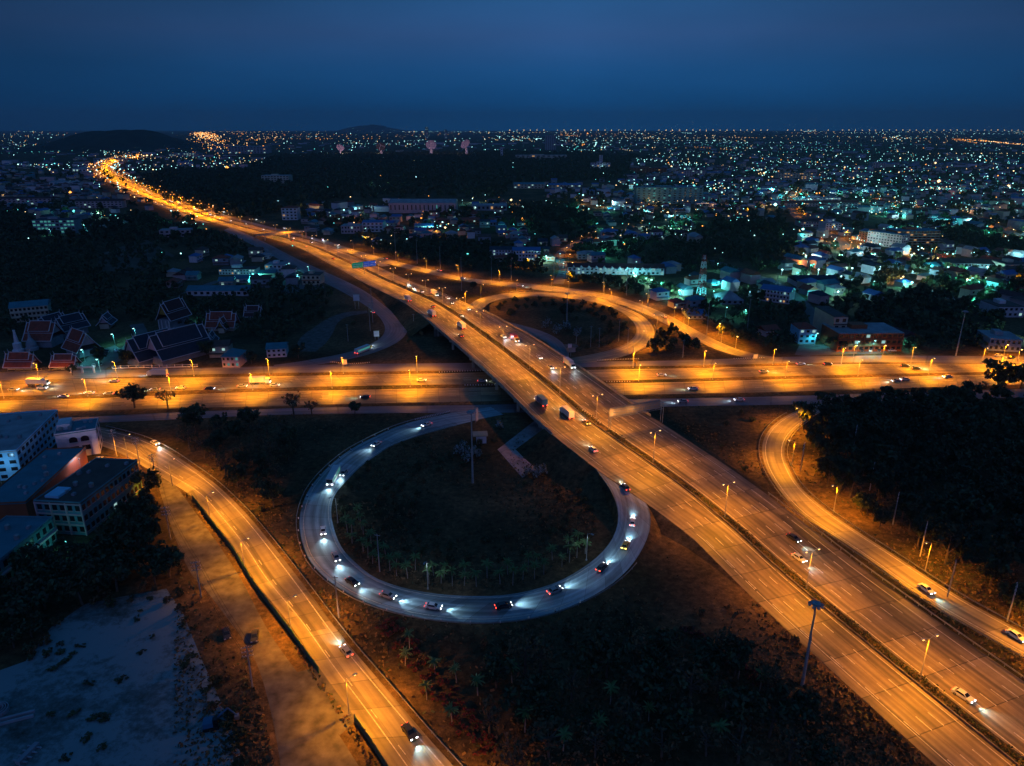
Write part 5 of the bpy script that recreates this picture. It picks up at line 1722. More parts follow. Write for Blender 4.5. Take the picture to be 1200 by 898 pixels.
def make_palm(i):
    rng = np.random.default_rng(300 + i)
    e = empty("palm_tree")
    h = 6.2
    q = MB(); px_ = 0
    pts = [(0, 0, -.2), (.1, 0, 2), (.25, .05, 4.2), (.35, .1, h)]
    for a, b2, r0, r1 in zip(pts[:-1], pts[1:], (.24, .19, .16), (.19, .16, .13)):
        q.tube(a, b2, r0, r1, 7)
    q.build("trunk", m_pbark, e)
    q = MB()
    for k in range(17):
        t = k * 2.4 + rng.uniform(-.2, .2); el = rng.uniform(-.1, 1.1); L_ = rng.uniform(2.2, 3.0)
        prev = np.array([.35, .1, h]); d = np.array([math.cos(t) * math.cos(el), math.sin(t) * math.cos(el), math.sin(el)])
        for s in range(5):
            nx = prev + d * L_ / 5
            side = np.array([-math.sin(t), math.cos(t), 0]) * (.5 * (1 - s / 6))
            dn = np.array([0, 0, -.28])
            q.add([prev, nx, nx + side + dn, prev + side * 1.1 + dn, nx - side + dn, prev - side * 1.1 + dn], [(0, 1, 2, 3), (1, 0, 5, 4)])
            prev = nx; d = d + np.array([0, 0, -.22]); d /= np.linalg.norm(d)
    q.build("crown", m_palm, e)
    return e
PALM = [Stock(make_palm(i)) for i in range(3)]
def make_bush(i, m, m2):
    rng = np.random.default_rng(500 + i)
    e = empty("bush")
    q = MB()
    for k in range(4):
        t = rng.uniform(0, 6.3); q.tube((0, 0, -.1), (.5 * math.cos(t), .5 * math.sin(t), .8), .06, .02, 5)
    q.build("stem", m_bark, e)
    obj("foliage", leafmesh("foliage", quads(crown_pts(150, 1.15, 1.4, .1, rng, 7), .2, rng), m, m2, rng), e)
    return e
BUSH = [Stock(make_bush(0, m_leafd, m_leafm)), Stock(make_bush(1, m_leafm, m_leafd)), Stock(make_bush(2, m_leafb, m_leafm))]

def pip(u, v, poly):
    c = False; n = len(poly)
    for i in range(n):
        x0, y0 = poly[i]; x1, y1 = poly[(i + 1) % n]
        if (y0 > v) != (y1 > v) and u < (x1 - x0) * (v - y0) / (y1 - y0) + x0:
            c = not c
    return c
def topx(x, y, z=0.0):
    dx, dy_, dz_ = x, y, z - CAMH
    f = dy_ * math.cos(PITCH) - dz_ * math.sin(PITCH)
    upc = dy_ * math.sin(PITCH) + dz_ * math.cos(PITCH)
    return 600 + F * dx / f, 449 - F * upc / f

# woods as outlines on the ground (given by where they show), with spacing in metres and mix
WOODS = [
    ("wood under the curved slip road", [(968, 492), (1010, 478), (1080, 470), (1210, 455), (1260, 760), (1190, 722), (1120, 680), (1060, 640), (1000, 600), (955, 560), (945, 530)], 7.6, ("broad", "tall")),
    ("wood behind the corner shop", [(1060, 412), (1060, 385), (960, 372), (960, 358), (1060, 352), (1170, 352), (1170, 400), (1140, 412)], 11, ("broad", "tall")),
    ("wood west of the motorway", [(-30, 400), (-30, 275), (60, 290), (150, 345), (175, 330), (215, 340), (255, 352), (330, 332), (388, 345), (372, 392), (330, 408), (240, 385), (170, 382), (110, 372), (60, 395)], 11, ("broad", "broad", "tall")),
    ("wood around the dry field", [(-30, 275), (40, 282), (110, 282), (190, 262), (290, 285), (330, 300), (250, 300), (180, 292), (210, 312), (180, 335), (120, 335), (60, 320)], 14, ("broad", "tall")),
    ("trees beyond the upper slip road", [(400, 288), (440, 290), (520, 280), (640, 300), (640, 322), (560, 318), (470, 304)], 11, ("broad", "tall")),
    ("trees behind the upper loop", [(665, 318), (760, 330), (800, 345), (760, 350), (690, 335)], 12, ("broad", "tall")),
    ("grove south of the blue bungalows", [(690, 292), (760, 285), (830, 285), (930, 290), (925, 315), (870, 322), (800, 318), (720, 306)], 14, ("broad", "tall")),
    ("grove right of the apartment row", [(615, 240), (670, 238), (700, 262), (690, 278), (640, 285), (610, 262)], 16, ("broad", "tall")),
    ("black bank left of the gravel track", [(76, 645), (168, 575), (190, 580), (222, 690), (190, 692), (110, 700), (60, 740), (20, 778), (-30, 790), (-30, 720)], 6.5, ("broad",)),
    ("bottom garden", [(570, 800), (640, 782), (730, 775), (800, 745), (850, 760), (900, 800), (960, 850), (990, 890), (960, 920), (700, 900), (560, 930)], 7.5, ("broad", "thin")),
    ("scrub beside the loop", [(200, 520), (250, 500), (345, 505), (350, 535), (330, 575), (335, 620), (300, 600), (262, 565), (230, 540)], 8.5, ("thin", "broad", "thin")),
    ("slip wood near the bend", [(775, 380), (800, 392), (830, 412), (770, 415), (742, 420), (760, 402)], 11, ("thin", "thin")),
    ("central woods", [(290, 195), (330, 182), (600, 178), (740, 185), (735, 212), (600, 215), (590, 232), (450, 232), (330, 240), (290, 225)], 26, ("broad",)),
    ("woods beyond the long motorway", [(160, 215), (190, 200), (300, 200), (330, 250), (290, 262), (240, 248), (190, 232)], 22, ("broad",)),
    ("left far woods", [(-40, 275), (-40, 250), (30, 250), (40, 265), (120, 262), (170, 250), (200, 262), (120, 282)], 16, ("broad",)),
    ("right mid woods", [(840, 262), (920, 258), (930, 290), (850, 292), (800, 275)], 16, ("broad",)),
    ("right far woods", [(1090, 275), (1130, 270), (1215, 285), (1215, 305), (1120, 292)], 16, ("broad",)),
    ("dark band under the skyline", [(580, 178), (700, 178), (760, 183), (760, 188)], 60, ("broad",)),
]
cand = []; GT = []
rw = random.Random(5)
for zi, (zn, poly, sp, kinds) in enumerate(WOODS):
    W_ = [g(*p) for p in poly]
    xs = [p[0] for p in W_]; ys = [p[1] for p in W_]
    y = min(ys)
    while y < max(ys):
        x = min(xs)
        while x < max(xs):
            X = x + rw.uniform(-.4, .4) * sp; Y = y + rw.uniform(-.4, .4) * sp
            x += sp
            u, v = topx(X, Y)
            if not pip(u, v, poly) or not (-60 < u < 1260): continue
            if Y < 1000 and road_gap(X, Y) < 3.5: continue
            if any(math.hypot(X - a, Y - b2) < r * .9 for a, b2, r in OCC): continue
            cand.append((math.hypot(X, Y), X, Y, zi, rw.choice(kinds), rw.uniform(.75, 1.3) * (1.0 if sp < 20 else 1.5)))
        y += sp
# single trees seen in the photograph
for u, v, kd, s in ((158, 478, "broad", 1.4), (197, 480, "thin", 1.2), (230, 505, "broad", 1.5), (345, 489, "thin", 1.4), (366, 487, "thin", 1.1), (416, 486, "broad", .8),
                    (1168, 458, "broad", 1.9), (1196, 455, "broad", 1.5), (1016, 478, "tall", .8), (1037, 474, "tall", .9), (1056, 478, "tall", .9), (1075, 477, "broad", 1), (1095, 476, "broad", 1.1), (1115, 473, "broad", 1.1), (1137, 470, "broad", 1.1),
                    (968, 492, "broad", 1.5), (940, 500, "broad", 1.2), (540, 532, "silver", 1.1), (548, 541, "silver", 1.0), (559, 536, "silver", .8), (586, 503, "silver", .7), (619, 556, "silver", .7), (629, 560, "silver", .8), (636, 555, "silver", .7),
                    (640, 385, "silver", 1.2), (652, 392, "silver", 1.2), (664, 388, "silver", 1.1), (676, 395, "silver", 1.1), (555, 342, "tall", .9), (160, 425, "broad", 1.0), (150, 430, "broad", 1.0), (243, 420, "broad", 1.1), (118, 425, "broad", 1.1), (295, 427, "broad", .9), (350, 420, "broad", 1.0), (120, 255, "broad", 1.5),
                    (660, 375, "tall", 1.0), (668, 372, "tall", 1.0), (745, 430, "thin", .5), (30, 430, "broad", .9), (85, 440, "broad", .6)):
    X, Y = g(u, v)
    cand.append((1.0, X, Y, -1, kd, s))
TZ = [(640, 205), (1240, 195), (1240, 425), (1060, 412), (900, 412), (860, 402), (800, 372), (760, 345), (660, 328)]
TZ2 = [(330, 240), (640, 240), (640, 300), (470, 300), (400, 285)]
TZ3 = [(-60, 190), (180, 200), (240, 262), (-60, 262)]
for _ in range(5200):
    u = rw.uniform(-40, 1240); v = 190 + 235 * rw.random() ** 1.6
    if not (pip(u, v, TZ) or pip(u, v, TZ2) or pip(u, v, TZ3)): continue
    X, Y = g(u, v)
    if math.sin(X * .017 + 2) * math.sin(Y * .013) + rw.uniform(-.6, .6) < -.05: continue
    if Y < 1600 and road_gap(X, Y) < 4: continue
    if any(math.hypot(X - a, Y - b2) < r * .9 for a, b2, r in OCC): continue
    cand.append((math.hypot(X, Y) + 400, X, Y, len(WOODS), "broad", rw.uniform(.7, 1.3) * (1 if Y < 900 else 1.35)))
    GT.append((X, Y))
cand.sort(key=lambda t: t[0])
rw.shuffle
MASS = {}
NT = 0
for d, X, Y, zi, kd, s in cand:
    if NT < 296:
        st = rw.choice(STOCK[kd])
        o = st.place((X, Y, 0), rw.uniform(0, 6.28), (s, s * rw.uniform(.85, 1.15), s * rw.uniform(.85, 1.15)))
        tag(o, None, "tree", "trees around the interchange"); later(o, ATTR[kd], X, Y); NT += 1
    else:
        MASS.setdefault(zi, []).append((X, Y, s, d))
for zi, lst in MASS.items():
    rng = np.random.default_rng(900 + zi)
    Vs = []
    nq = 160 if len(lst) < 250 else (90 if len(lst) < 800 else 45)
    for X, Y, s, d in lst:
        P = crown_pts(nq, 4.4 * s, 6.0 * s, 1.2, rng, 7)
        P[:, 0] += X; P[:, 1] += Y
        Vs.append(quads(P, (.75 if d < 900 else 1.5) * s, rng))
    tag(obj("woodland", leafmesh("woodland", np.concatenate(Vs), m_leafm, m_leafd, rng)), "mass of dark tree crowns: " + (WOODS[zi][0] if zi < len(WOODS) else "garden trees between the town houses"), "woodland", None, "stuff")

# palms inside the big loop and in the bottom garden
cx, cy_ = LOOP_I[:, 0].mean(), LOOP_I[:, 1].mean()
cx, cy_ = g(556, 592)
def loop_pt(ang, f):
    """point at fraction f of the way from the loop's centre to its inner edge, at angle ang (deg, 0 = +x, 90 = away)"""
    d = np.arctan2(LOOP_I[:, 1] - cy_, LOOP_I[:, 0] - cx)
    k = int(np.argmin(abs((d - math.radians(ang) + PI) % (2 * PI) - PI)))
    return cx + (LOOP_I[k][0] - cx) * f, cy_ + (LOOP_I[k][1] - cy_) * f
np_ = 0
for f, a0, a1, st_ in ((.91, 205, 325, 5.0), (.83, 195, 325, 7.5)):
    a = a0
    while a < a1:
        x, y = loop_pt(a, f + rw.uniform(-.015, .015))
        o = PALM[np_ % 3].place((x, y, 0), rw.uniform(0, 6.28), (rw.uniform(.5, .8), rw.uniform(.5, .8), rw.uniform(.55, .85))); np_ += 1
        tag(o, None, "palm tree", "palms planted inside the big loop"); later(o, "slender palm inside the loop", x, y)
        a += st_
nb = 0
for f, a0, a1, st_ in ((.93, 10, 200, 7), (.66, 0, 360, 9), (.45, 0, 360, 20), (.84, -50, 60, 9), (.57, 90, 260, 8)):
    a = a0
    while a < a1:
        x, y = loop_pt(a % 360, f + rw.uniform(-.03, .03)); a += st_
        u, v = topx(x, y)
        if road_gap(x, y) < 1.2 or pip(u, v, [(575, 530), (630, 485), (690, 540), (640, 560), (600, 565)]): continue
        if y > 268: continue
        o = BUSH[nb % 3].place((x, y, 0), rw.uniform(0, 6.28), rw.uniform(.6, 1.5)); nb += 1
        tag(o, None, "bush", "bushes inside the big loop"); later(o, "low rounded bush inside the loop", x, y)
# planting inside the upper loop: a dark belt of shrubs
ucx, ucy = g(655, 385)
for k in range(50):
    i = int(len(NE_I) * (.16 + .80 * (k % 25) / 25)); f = .84 if k < 25 else .66
    x = ucx + (NE_I[i][0] - ucx) * (f + rw.uniform(-.04, .04)); y = ucy + (NE_I[i][1] - ucy) * (f + rw.uniform(-.04, .04))
    if road_gap(x, y) < 2: continue
    o = BUSH[k % 2].place((x, y, 0), rw.uniform(0, 6.28), rw.uniform(1.4, 2.4))
    tag(o, None, "bush", "shrubs inside the upper loop"); later(o, "dark shrub inside the upper loop", x, y)
# bottom garden palms and bushes
GARD = [(590, 770), (625, 765), (665, 758), (700, 752), (735, 742), (770, 800), (745, 815), (785, 820), (715, 825), (820, 812), (850, 832), (880, 850), (760, 845), (800, 860), (840, 872), (700, 865), (480, 760), (510, 790), (535, 800), (560, 815), (475, 780), (500, 820), (530, 850), (600, 800), (640, 830), (615, 858), (660, 880), (890, 810), (865, 795), (780, 770)]
for i, (u, v) in enumerate(GARD):
    x, y = g(u, v)
    if i < 5:
        o = STOCK["tall"][i % 2].place((x, y, 0), rw.uniform(0, 6.28), (.35, .35, .5)); tag(o, None, "tree", "small columnar trees north of the bottom garden"); later(o, "small columnar tree on the bare ground", x, y)
    else:
        o = PALM[i % 3].place((x, y, 0), rw.uniform(0, 6.28), rw.uniform(.6, .85)); tag(o, None, "palm tree", "palms of the bottom garden"); later(o, "short palm in the bottom garden", x, y)
m_flower = mat("red_leaf_shrub", (0.14, 0.022, 0.018), .8, .4, .8)
FB = Stock(make_bush(5, m_flower, m_leafd))
for k in range(46):
    if k < 26:
        t = (k // 2) / 13; u, v = 445 + 130 * t + (k % 2) * 14, 735 + 160 * t - (k % 2) * 6
    else:
        t = (k - 26) / 20; u, v = 800 + 130 * t, 738 + 95 * t ** 1.1
    x, y = g(u + rw.uniform(-3, 3), v + rw.uniform(-3, 3))
    o = FB.place((x, y, 0), rw.uniform(0, 6.28), (rw.uniform(1.0, 1.5), rw.uniform(1, 1.6), .8))
    tag(o, None, "bush", "red-leaved shrub beds of the bottom garden"); later(o, "red-leaved shrub in a planted row", x, y)
# scattered scrub on the open ground
for k in range(95):
    u, v = rw.choice([(rw.uniform(420, 900), rw.uniform(690, 780)), (rw.uniform(770, 900), rw.uniform(480, 560)), (rw.uniform(205, 350), rw.uniform(500, 640)), (rw.uniform(220, 380), rw.uniform(580, 790)), (rw.uniform(560, 700), rw.uniform(340, 420)), (rw.uniform(400, 540), rw.uniform(360, 430)), (rw.uniform(200, 300), rw.uniform(560, 898)), (rw.uniform(860, 1060), rw.uniform(700, 890))])
    x, y = g(u, v)
    if road_gap(x, y) < 1.6 or (220 < u < 382 and 580 < v < 800 and road_gap(x, y) < 3): continue
    if y > 262 and abs(x - np.interp(y, MC[:, 1], MC[:, 0])) < 26: continue
    o = BUSH[rw.choice([0, 1, 2, 2])].place((x, y, 0), rw.uniform(0, 6.28), rw.uniform(.5, 1.6))
    tag(o, None, "bush", "wild scrub on the open ground"); later(o, "wild bush on open ground", x, y)
edge_px = catmull([(30, 775), (60, 735), (100, 708), (140, 700), (195, 690), (215, 720), (235, 770), (262, 830), (290, 905)], 5)
for k in range(44):
    u, v = edge_px[rw.randrange(len(edge_px))]
    u += rw.gauss(0, 6); v += rw.gauss(0, 6)
    x, y = g(u, v)
    o = BUSH[rw.choice([0, 1, 2])].place((x, y, 0), rw.uniform(0, 6.28), rw.uniform(.5, 1.5))
    tag(o, None, "bush", "bushes at the border of the sand lot"); later(o, "low bush at the sand lot's border", x, y)
for k in range(24):
    u, v = rw.choice([(rw.gauss(185, 28), rw.gauss(765, 35)), (rw.gauss(105, 16), rw.gauss(850, 30)), (rw.gauss(72, 14), rw.gauss(770, 12))])
    x, y = g(u, v)
    o = BUSH[rw.choice([0, 1])].place((x, y, 0), rw.uniform(0, 6.28), (rw.uniform(.6, 1.6), rw.uniform(.6, 1.6), .4))
    tag(o, None, "bush", "weeds growing on the sand lot"); later(o, "flat weed clump on the sand lot", x, y)
# grass tufts
rng = np.random.default_rng(77)
n = 60000
uu = rng.uniform(205, 1200, n); vv_ = rng.uniform(430, 900, n)
P = np.array([g(a, b2) for a, b2 in zip(uu, vv_)])
keep = np.zeros(n, bool)
near_c = CORR[(CORR[:, 1] < 420)]
for i0_ in range(0, n, 4000):
    Q = P[i0_:i0_ + 4000]
    keep[i0_:i0_ + 4000] = (np.hypot(Q[:, 0][:, None] - near_c[None, :, 0], Q[:, 1][:, None] - near_c[None, :, 1]) - near_c[None, :, 2]).min(1) > .6
mw_x = np.interp(P[:, 1], MC[:200, 1], MC[:200, 0])
keep &= ~((np.abs(P[:, 0] - mw_x) < 27) & (P[:, 1] > 160))
P = P[keep]
pat = np.sin(P[:, 0] * .11) + np.sin(P[:, 1] * .09 + P[:, 0] * .05) + rng.normal(size=len(P)) * .8
P = P[pat > -.2][:26000]
tag(obj("dry_grass", leafmesh("dry_grass", quads(np.c_[P, rng.uniform(.05, .35, len(P))], .38, rng), m_leafb, m_leafd, rng)), "dry grass tufts over the open ground between the roads", "grass", None, "stuff")

# median hedge
def hedge(i_lo, i_hi, label, dens, zc=.75):
    ii = np.arange(i_lo, i_hi)
    T = len(ii)
    n = int(dens * T * 6)
    t = rng.uniform(0, T - 1.001, n); k = t.astype(int); f = (t - k)[:, None]
    c = MC[ii[k]] * (1 - f) + MC[ii[k] + 1] * f
    nn = nrm[ii[k]]
    z = zm[ii[k]] + zc * .2 + np.abs(rng.normal(size=n)) * .38 * (1 + .8 * np.sin(t * 1.7) + .5 * np.sin(t * .6 + 1))
    off = rng.normal(size=n) * .55
    P_ = np.c_[c + nn * off[:, None], z]
    tag(obj("hedge", leafmesh("hedge", quads(P_, .22, rng), m_leafd, m_leafb, rng)), label, "hedge")
iA = int(np.argmin(abs(MC[:, 1] - 262))); iB = int(np.argmin(abs(MC[:, 1] - 620)))
hedge(2, iA, "ragged dark hedge in the motorway median, the part in front of the flyover", 38)
hedge(iA, iB, "ragged low hedge in the median on and beyond the flyover", 22)

# ------------------------------------------------------------------ vehicles
WHEEL = {}
def wheel(e, x, y, r, wd=.22):
    q = MB(); q.tube((x, y - wd / 2, r), (x, y + wd / 2, r), r, r, 12)
    wo = q.build("wheel", m_black, e)
    q = MB(); q.tube((x, y - wd / 2 - .01, r), (x, y + wd / 2 + .01, r), r * .55, r * .55, 8); q.build("rim", m_steel, wo)
def lamps(e, xf, xr, y, zf, zr, head, tail, beam, sz=1.0):
    for s_ in (-1, 1):
        q = MB(); q.box(xf - .04, xf + .06, s_ * y - .2 * sz, s_ * y + .2 * sz, zf - .11 * sz, zf + .11 * sz); q.build("headlight", E_head if head else m_white, e)
        q = MB(); q.box(xr - .06, xr + .04, s_ * y - .2 * sz, s_ * y + .2 * sz, zr - .12 * sz, zr + .12 * sz); q.build("tail_light", tail, e)
    if beam:
        lo = bpy.data.objects.new("beam", beam); C.objects.link(lo); lo.parent = e
        lo.location = (xf + .5, 0, zf + .25); lo.rotation_euler = (0, math.radians(-80), 0)
def carpaint(name, c):
    m = mat(name, c, .35, 0, 1); return m
P_white = carpaint("white_car_paint", (.7, .7, .72)); P_silver = carpaint("silver_car_paint", (.35, .36, .38)); P_dark = carpaint("dark_car_paint", (.03, .035, .045)); P_red = carpaint("red_car_paint", (.35, .02, .02)); P_blue = carpaint("blue_lorry_paint", (.04, .16, .30)); P_yel = carpaint("yellow_cab_paint", (.6, .35, .03))
beam = spot("beam", 2300, (.58, .90, 1.0), 84, .12)
def make_car(paint, pickup=False, head=True, tail=E_tail):
    e = empty("pickup_truck" if pickup else "car")
    q = MB()
    prof = [(-2.2, .35), (2.15, .35), (2.25, .62), (2.1, .82), (1.1, .98), (-2.15, 1.02), (-2.25, .7)]
    n = len(prof)
    vs = [(x, -.88, z) for x, z in prof] + [(x, .88, z) for x, z in prof]
    q.add(vs, [tuple(range(n)), tuple(range(2 * n - 1, n - 1, -1))] + [(i, n + i, n + (i + 1) % n, (i + 1) % n) for i in range(n)])
    b_ = ((-.1, .5, 1.1), (-.05, .95)) if pickup else None
    x0, x1, x2, x3 = (-.5, -.25, .65, 1.15) if pickup else (-1.75, -1.15, .35, 1.1)
    vs = [(x0, -.80, 1.0), (x3, -.80, .98), (x3, .80, .98), (x0, .80, 1.0), (x1, -.64, 1.48), (x2, -.64, 1.48), (x2, .64, 1.48), (x1, .64, 1.48)]
    q.add(vs, [(4, 5, 6, 7), (0, 1, 5, 4), (1, 2, 6, 5), (2, 3, 7, 6), (3, 0, 4, 7)])
    q.build("body", paint, e)
    q = MB()
    def lerp(a, b2, t): return tuple(a[i] + (b2[i] - a[i]) * t for i in range(3))
    for quad, nn in (((0, 1, 5, 4), (0, -.012, .004)), ((1, 2, 6, 5), (.012, 0, .008)), ((2, 3, 7, 6), (0, .012, .004)), ((3, 0, 4, 7), (-.012, 0, .008))):
        a, b2, c_, d_ = [vs[i] for i in quad]
        ctr = tuple(sum(p[i] for p in (a, b2, c_, d_)) / 4 for i in range(3))
        q.add([tuple(lerp(p, ctr, .14)[i] + nn[i] for i in range(3)) for p in (a, b2, c_, d_)], [(0, 1, 2, 3)])
    q.build("windows", m_dark, e).name = "glazing"
    if pickup:
        q = MB(); q.box(-2.1, -.6, -.7, .7, 1.0, 1.03); q.build("cargo_bed", m_black, e)
        q = MB(); q.box(-2.2, -.5, -.88, -.80, 1.0, 1.12); q.box(-2.2, -.5, .80, .88, 1.0, 1.12); q.build("side_rail", paint, e)
    for x in (-1.35, 1.4):
        for y in (-.80, .80): wheel(e, x, y, .34)
    lamps(e, 2.22, -2.24, .62, .68, .82, head, tail, beam if head else None)
    return e
def make_truck(cabp, boxm, L_=8.5, head=True, hgt=3.7):
    e = empty("lorry")
    q = MB(); q.box(-L_ / 2, L_ / 2 - 2.3, -1.22, 1.22, 1.15, hgt); bx_ = q.build("cargo_box", boxm, e)
    q = MB()
    for k in range(5):
        xx = -L_ / 2 + (L_ - 2.3) * (k + .5) / 5
        q.box(xx - .05, xx + .05, -1.26, -1.223, 1.2, hgt - .05); q.box(xx - .05, xx + .05, 1.223, 1.26, 1.2, hgt - .05)
    q.build("rib", boxm, bx_)
    c0 = L_ / 2 - 2.1
    prof = [(c0, .6), (c0 + 2.1, .6), (c0 + 2.15, 1.5), (c0 + 1.85, 2.75), (c0 + .1, 2.85), (c0, 2.8)]; n = len(prof)
    q = MB(); vs = [(x, -1.15, z) for x, z in prof] + [(x, 1.15, z) for x, z in prof]
    q.add(vs, [tuple(range(n)), tuple(range(2 * n - 1, n - 1, -1))] + [(i, n + i, n + (i + 1) % n, (i + 1) % n) for i in range(n)])
    cb = q.build("cab", cabp, e)
    q = MB(); q.add([(c0 + 2.16, -1.0, 1.62), (c0 + 2.16, 1.0, 1.62), (c0 + 1.93, 1.0, 2.6), (c0 + 1.93, -1.0, 2.6)], [(0, 1, 2, 3)]); q.build("windscreen", m_dark, cb)
    q = MB(); q.box(-L_ / 2 + .1, L_ / 2 - .1, -.45, .45, .75, 1.12); q.build("chassis", m_black, e)
    for x in (-L_ / 2 + 1.2, -L_ / 2 + 2.4, L_ / 2 - 1.1):
        for y in (-1.0, 1.0): wheel(e, x, y, .5, .3)
    lamps(e, L_ / 2 + .04, -L_ / 2 - .03, .9, .95, .95, head, E_tail, beam if head else None, 1.3)
    return e
def make_bus():
    e = empty("bus"); L_ = 11
    q = MB(); q.box(-L_ / 2, L_ / 2, -1.25, 1.25, .45, 3.2); q.build("body", P_white, e)
    q = MB(); q.box(-L_ / 2 + .3, L_ / 2 - .3, -1.28, -1.252, 1.5, 2.6); q.box(-L_ / 2 + .3, L_ / 2 - .3, 1.252, 1.28, 1.5, 2.6); q.build("side_window", E_wint, e)
    q = MB(); q.box(L_ / 2 + .002, L_ / 2 + .03, -1.1, 1.1, 1.4, 2.8); q.build("windscreen", m_dark, e)
    for x in (-3.4, 3.6):
        for y in (-1.1, 1.1): wheel(e, x, y, .48, .28)
    lamps(e, L_ / 2 + .04, -L_ / 2 - .03, .9, .85, .95, True, E_tail, beam, 1.2)
    return e
VEH = {"white_on": Stock(make_car(P_white)), "silver_on": Stock(make_car(P_silver)), "dark_on": Stock(make_car(P_dark)), "pick_on": Stock(make_car(P_silver, True)),
       "yellow": Stock(make_car(P_yel, head=True, tail=E_heady)), "off": Stock(make_car(P_dark, head=False, tail=m_redflag)), "white_off": Stock(make_car(P_white, head=False, tail=m_redflag)),
       "lorry_blue": Stock(make_truck(P_white, P_blue, 9)), "lorry_white": Stock(make_truck(P_white, P_white, 10)), "lorry_red": Stock(make_truck(P_yel, P_red, 8)), "bus": Stock(make_bus())}
VN = {"white_on": "lit white saloon", "silver_on": "lit silver saloon", "dark_on": "lit dark saloon", "pick_on": "lit silver pickup", "yellow": "yellow cab", "off": "parked dark car", "white_off": "parked white car",
      "lorry_blue": "blue box lorry", "lorry_white": "white box lorry", "lorry_red": "red box lorry", "bus": "long white bus"}
CATV = {"lorry_blue": "lorry", "lorry_white": "lorry", "lorry_red": "lorry", "bus": "bus", "pick_on": "pickup"}
def veh(kd, u, v, u2, v2, road, grp, dz=0.1, mot=False):
    a = (gm if mot else g)(u, v); b2 = (gm if mot else g)(u2, v2)
    z = zmw(*a) + .01 if mot else dz
    if road == "on the loop":
        for _ in range(8):
            z = float(LOOP_C[int(np.argmin(np.hypot(LOOP_C[:, 0] - a[0], LOOP_C[:, 1] - a[1])))][2]) + .10
            a = g(u, v, z); b2 = g(u2, v2, z)
    o = VEH[kd].place((a[0], a[1], z), math.atan2(b2[1] - a[1], b2[0] - a[0]))
    tag(o, None, CATV.get(kd, "car"), grp); later(o, VN[kd] + " " + road, a[0], a[1])
# on the big loop
for kd, u, v, u2, v2 in (("white_on", 500, 499, 485, 504), ("white_on", 441, 522, 425, 531), ("bus", 391, 562, 383, 577), ("silver_on", 403, 556, 393, 570), ("white_on", 379, 624, 380, 650), ("silver_on", 394, 655, 402, 672), ("dark_on", 413, 684, 430, 695), ("silver_on", 455, 700, 475, 706), ("white_on", 508, 713, 530, 716), ("dark_on", 590, 712, 615, 707), ("silver_on", 650, 694, 668, 686), ("dark_on", 705, 667, 718, 655), ("yellow", 733, 641, 740, 628), ("white_on", 741, 614, 742, 600), ("dark_on", 733, 573, 722, 560)):
    veh(kd, u, v, u2, v2, "on the loop", "vehicles on the big loop", .10, v < 600 and u > 700)
# motorway, away
for kd, u, v, u2, v2 in (("lorry_blue", 634, 474, 600, 444), ("lorry_white", 664, 488, 630, 458), ("yellow", 687, 497, 668, 480), ("white_on", 695, 530, 680, 515), ("lorry_white", 506, 370, 490, 360), ("lorry_white", 478, 352, 462, 342), ("dark_on", 342, 283, 320, 277), ("dark_on", 540, 395, 530, 388)):
    veh(kd, u, v, u2, v2, "leaving by the motorway", "vehicles on the motorway heading away", mot=True)
# motorway, towards
for kd, u, v, u2, v2 in (("lorry_red", 603, 400, 625, 415), ("white_on", 590, 396, 612, 410), ("silver_on", 645, 432, 665, 446), ("lorry_white", 667, 430, 690, 447), ("silver_on", 540, 371, 560, 384), ("white_on", 478, 334, 495, 344), ("silver_on", 484, 339, 500, 349), ("white_on", 936, 656, 975, 684), ("dark_on", 930, 632, 975, 664), ("white_on", 1128, 818, 1165, 842), ("white_on", 333, 268, 350, 273), ("silver_on", 365, 280, 380, 285), ("white_on", 378, 281, 392, 286), ("white_on", 395, 288, 410, 293), ("silver_on", 300, 258, 320, 264), ("white_on", 222, 236, 240, 243), ("white_on", 262, 249, 280, 254)):
    veh(kd, u, v, u2, v2, "approaching by motorway", "vehicles on the motorway coming nearer", mot=True)
# denser far traffic, without beams of their own
def nobeam(k):
    s0 = VEH[k].root
    r_ = s0.copy(); C.objects.link(r_)
    for ch, gs in VEH[k].k:
        if ch.type == 'LIGHT': continue
        c_ = ch.copy(); C.objects.link(c_); c_.parent = r_
        for gk in gs:
            d_ = gk.copy(); C.objects.link(d_); d_.parent = c_
    r_.scale = (1, 1, 1)
    return Stock(r_)
for k_ in ("white_on", "dark_on", "lorry_white"):
    VEH[k_ + "_far"] = nobeam(k_); VN[k_ + "_far"] = VN[k_]
CATV["lorry_white_far"] = "lorry"
rv = random.Random(3)
taken = [(o.location.x, o.location.y) for o in C.objects if o.parent is None and o.get('category') in ('car', 'lorry', 'pickup', 'bus')]
for i in range(44):
    yt = rv.uniform(540, 1500) if i % 3 else rv.uniform(330, 560)
    k_ = int(np.argmin(abs(MC[:, 1] - yt))); side = rv.choice([-1, 1, 1]); off = side * (rv.choice([0, 1, 2]) * 3.5 + 4.2)
    px_, py_ = MC[k_] + nrm[k_] * off
    if min(math.hypot(px_ - a, py_ - b2) for a, b2 in taken) < 14: continue
    taken.append((px_, py_))
    kd = rv.choice(["white_on_far", "white_on_far", "dark_on_far", "lorry_white_far"])
    o = VEH[kd].place((px_, py_, zm[k_] + .02), math.atan2(tan[k_][1], tan[k_][0]) + (PI if side > 0 else 0))
    tag(o, None, CATV.get(kd, "car"), "far traffic on the motorway"); later(o, VN[kd] + (" approaching by motorway" if side > 0 else " leaving by the motorway"), px_, py_)
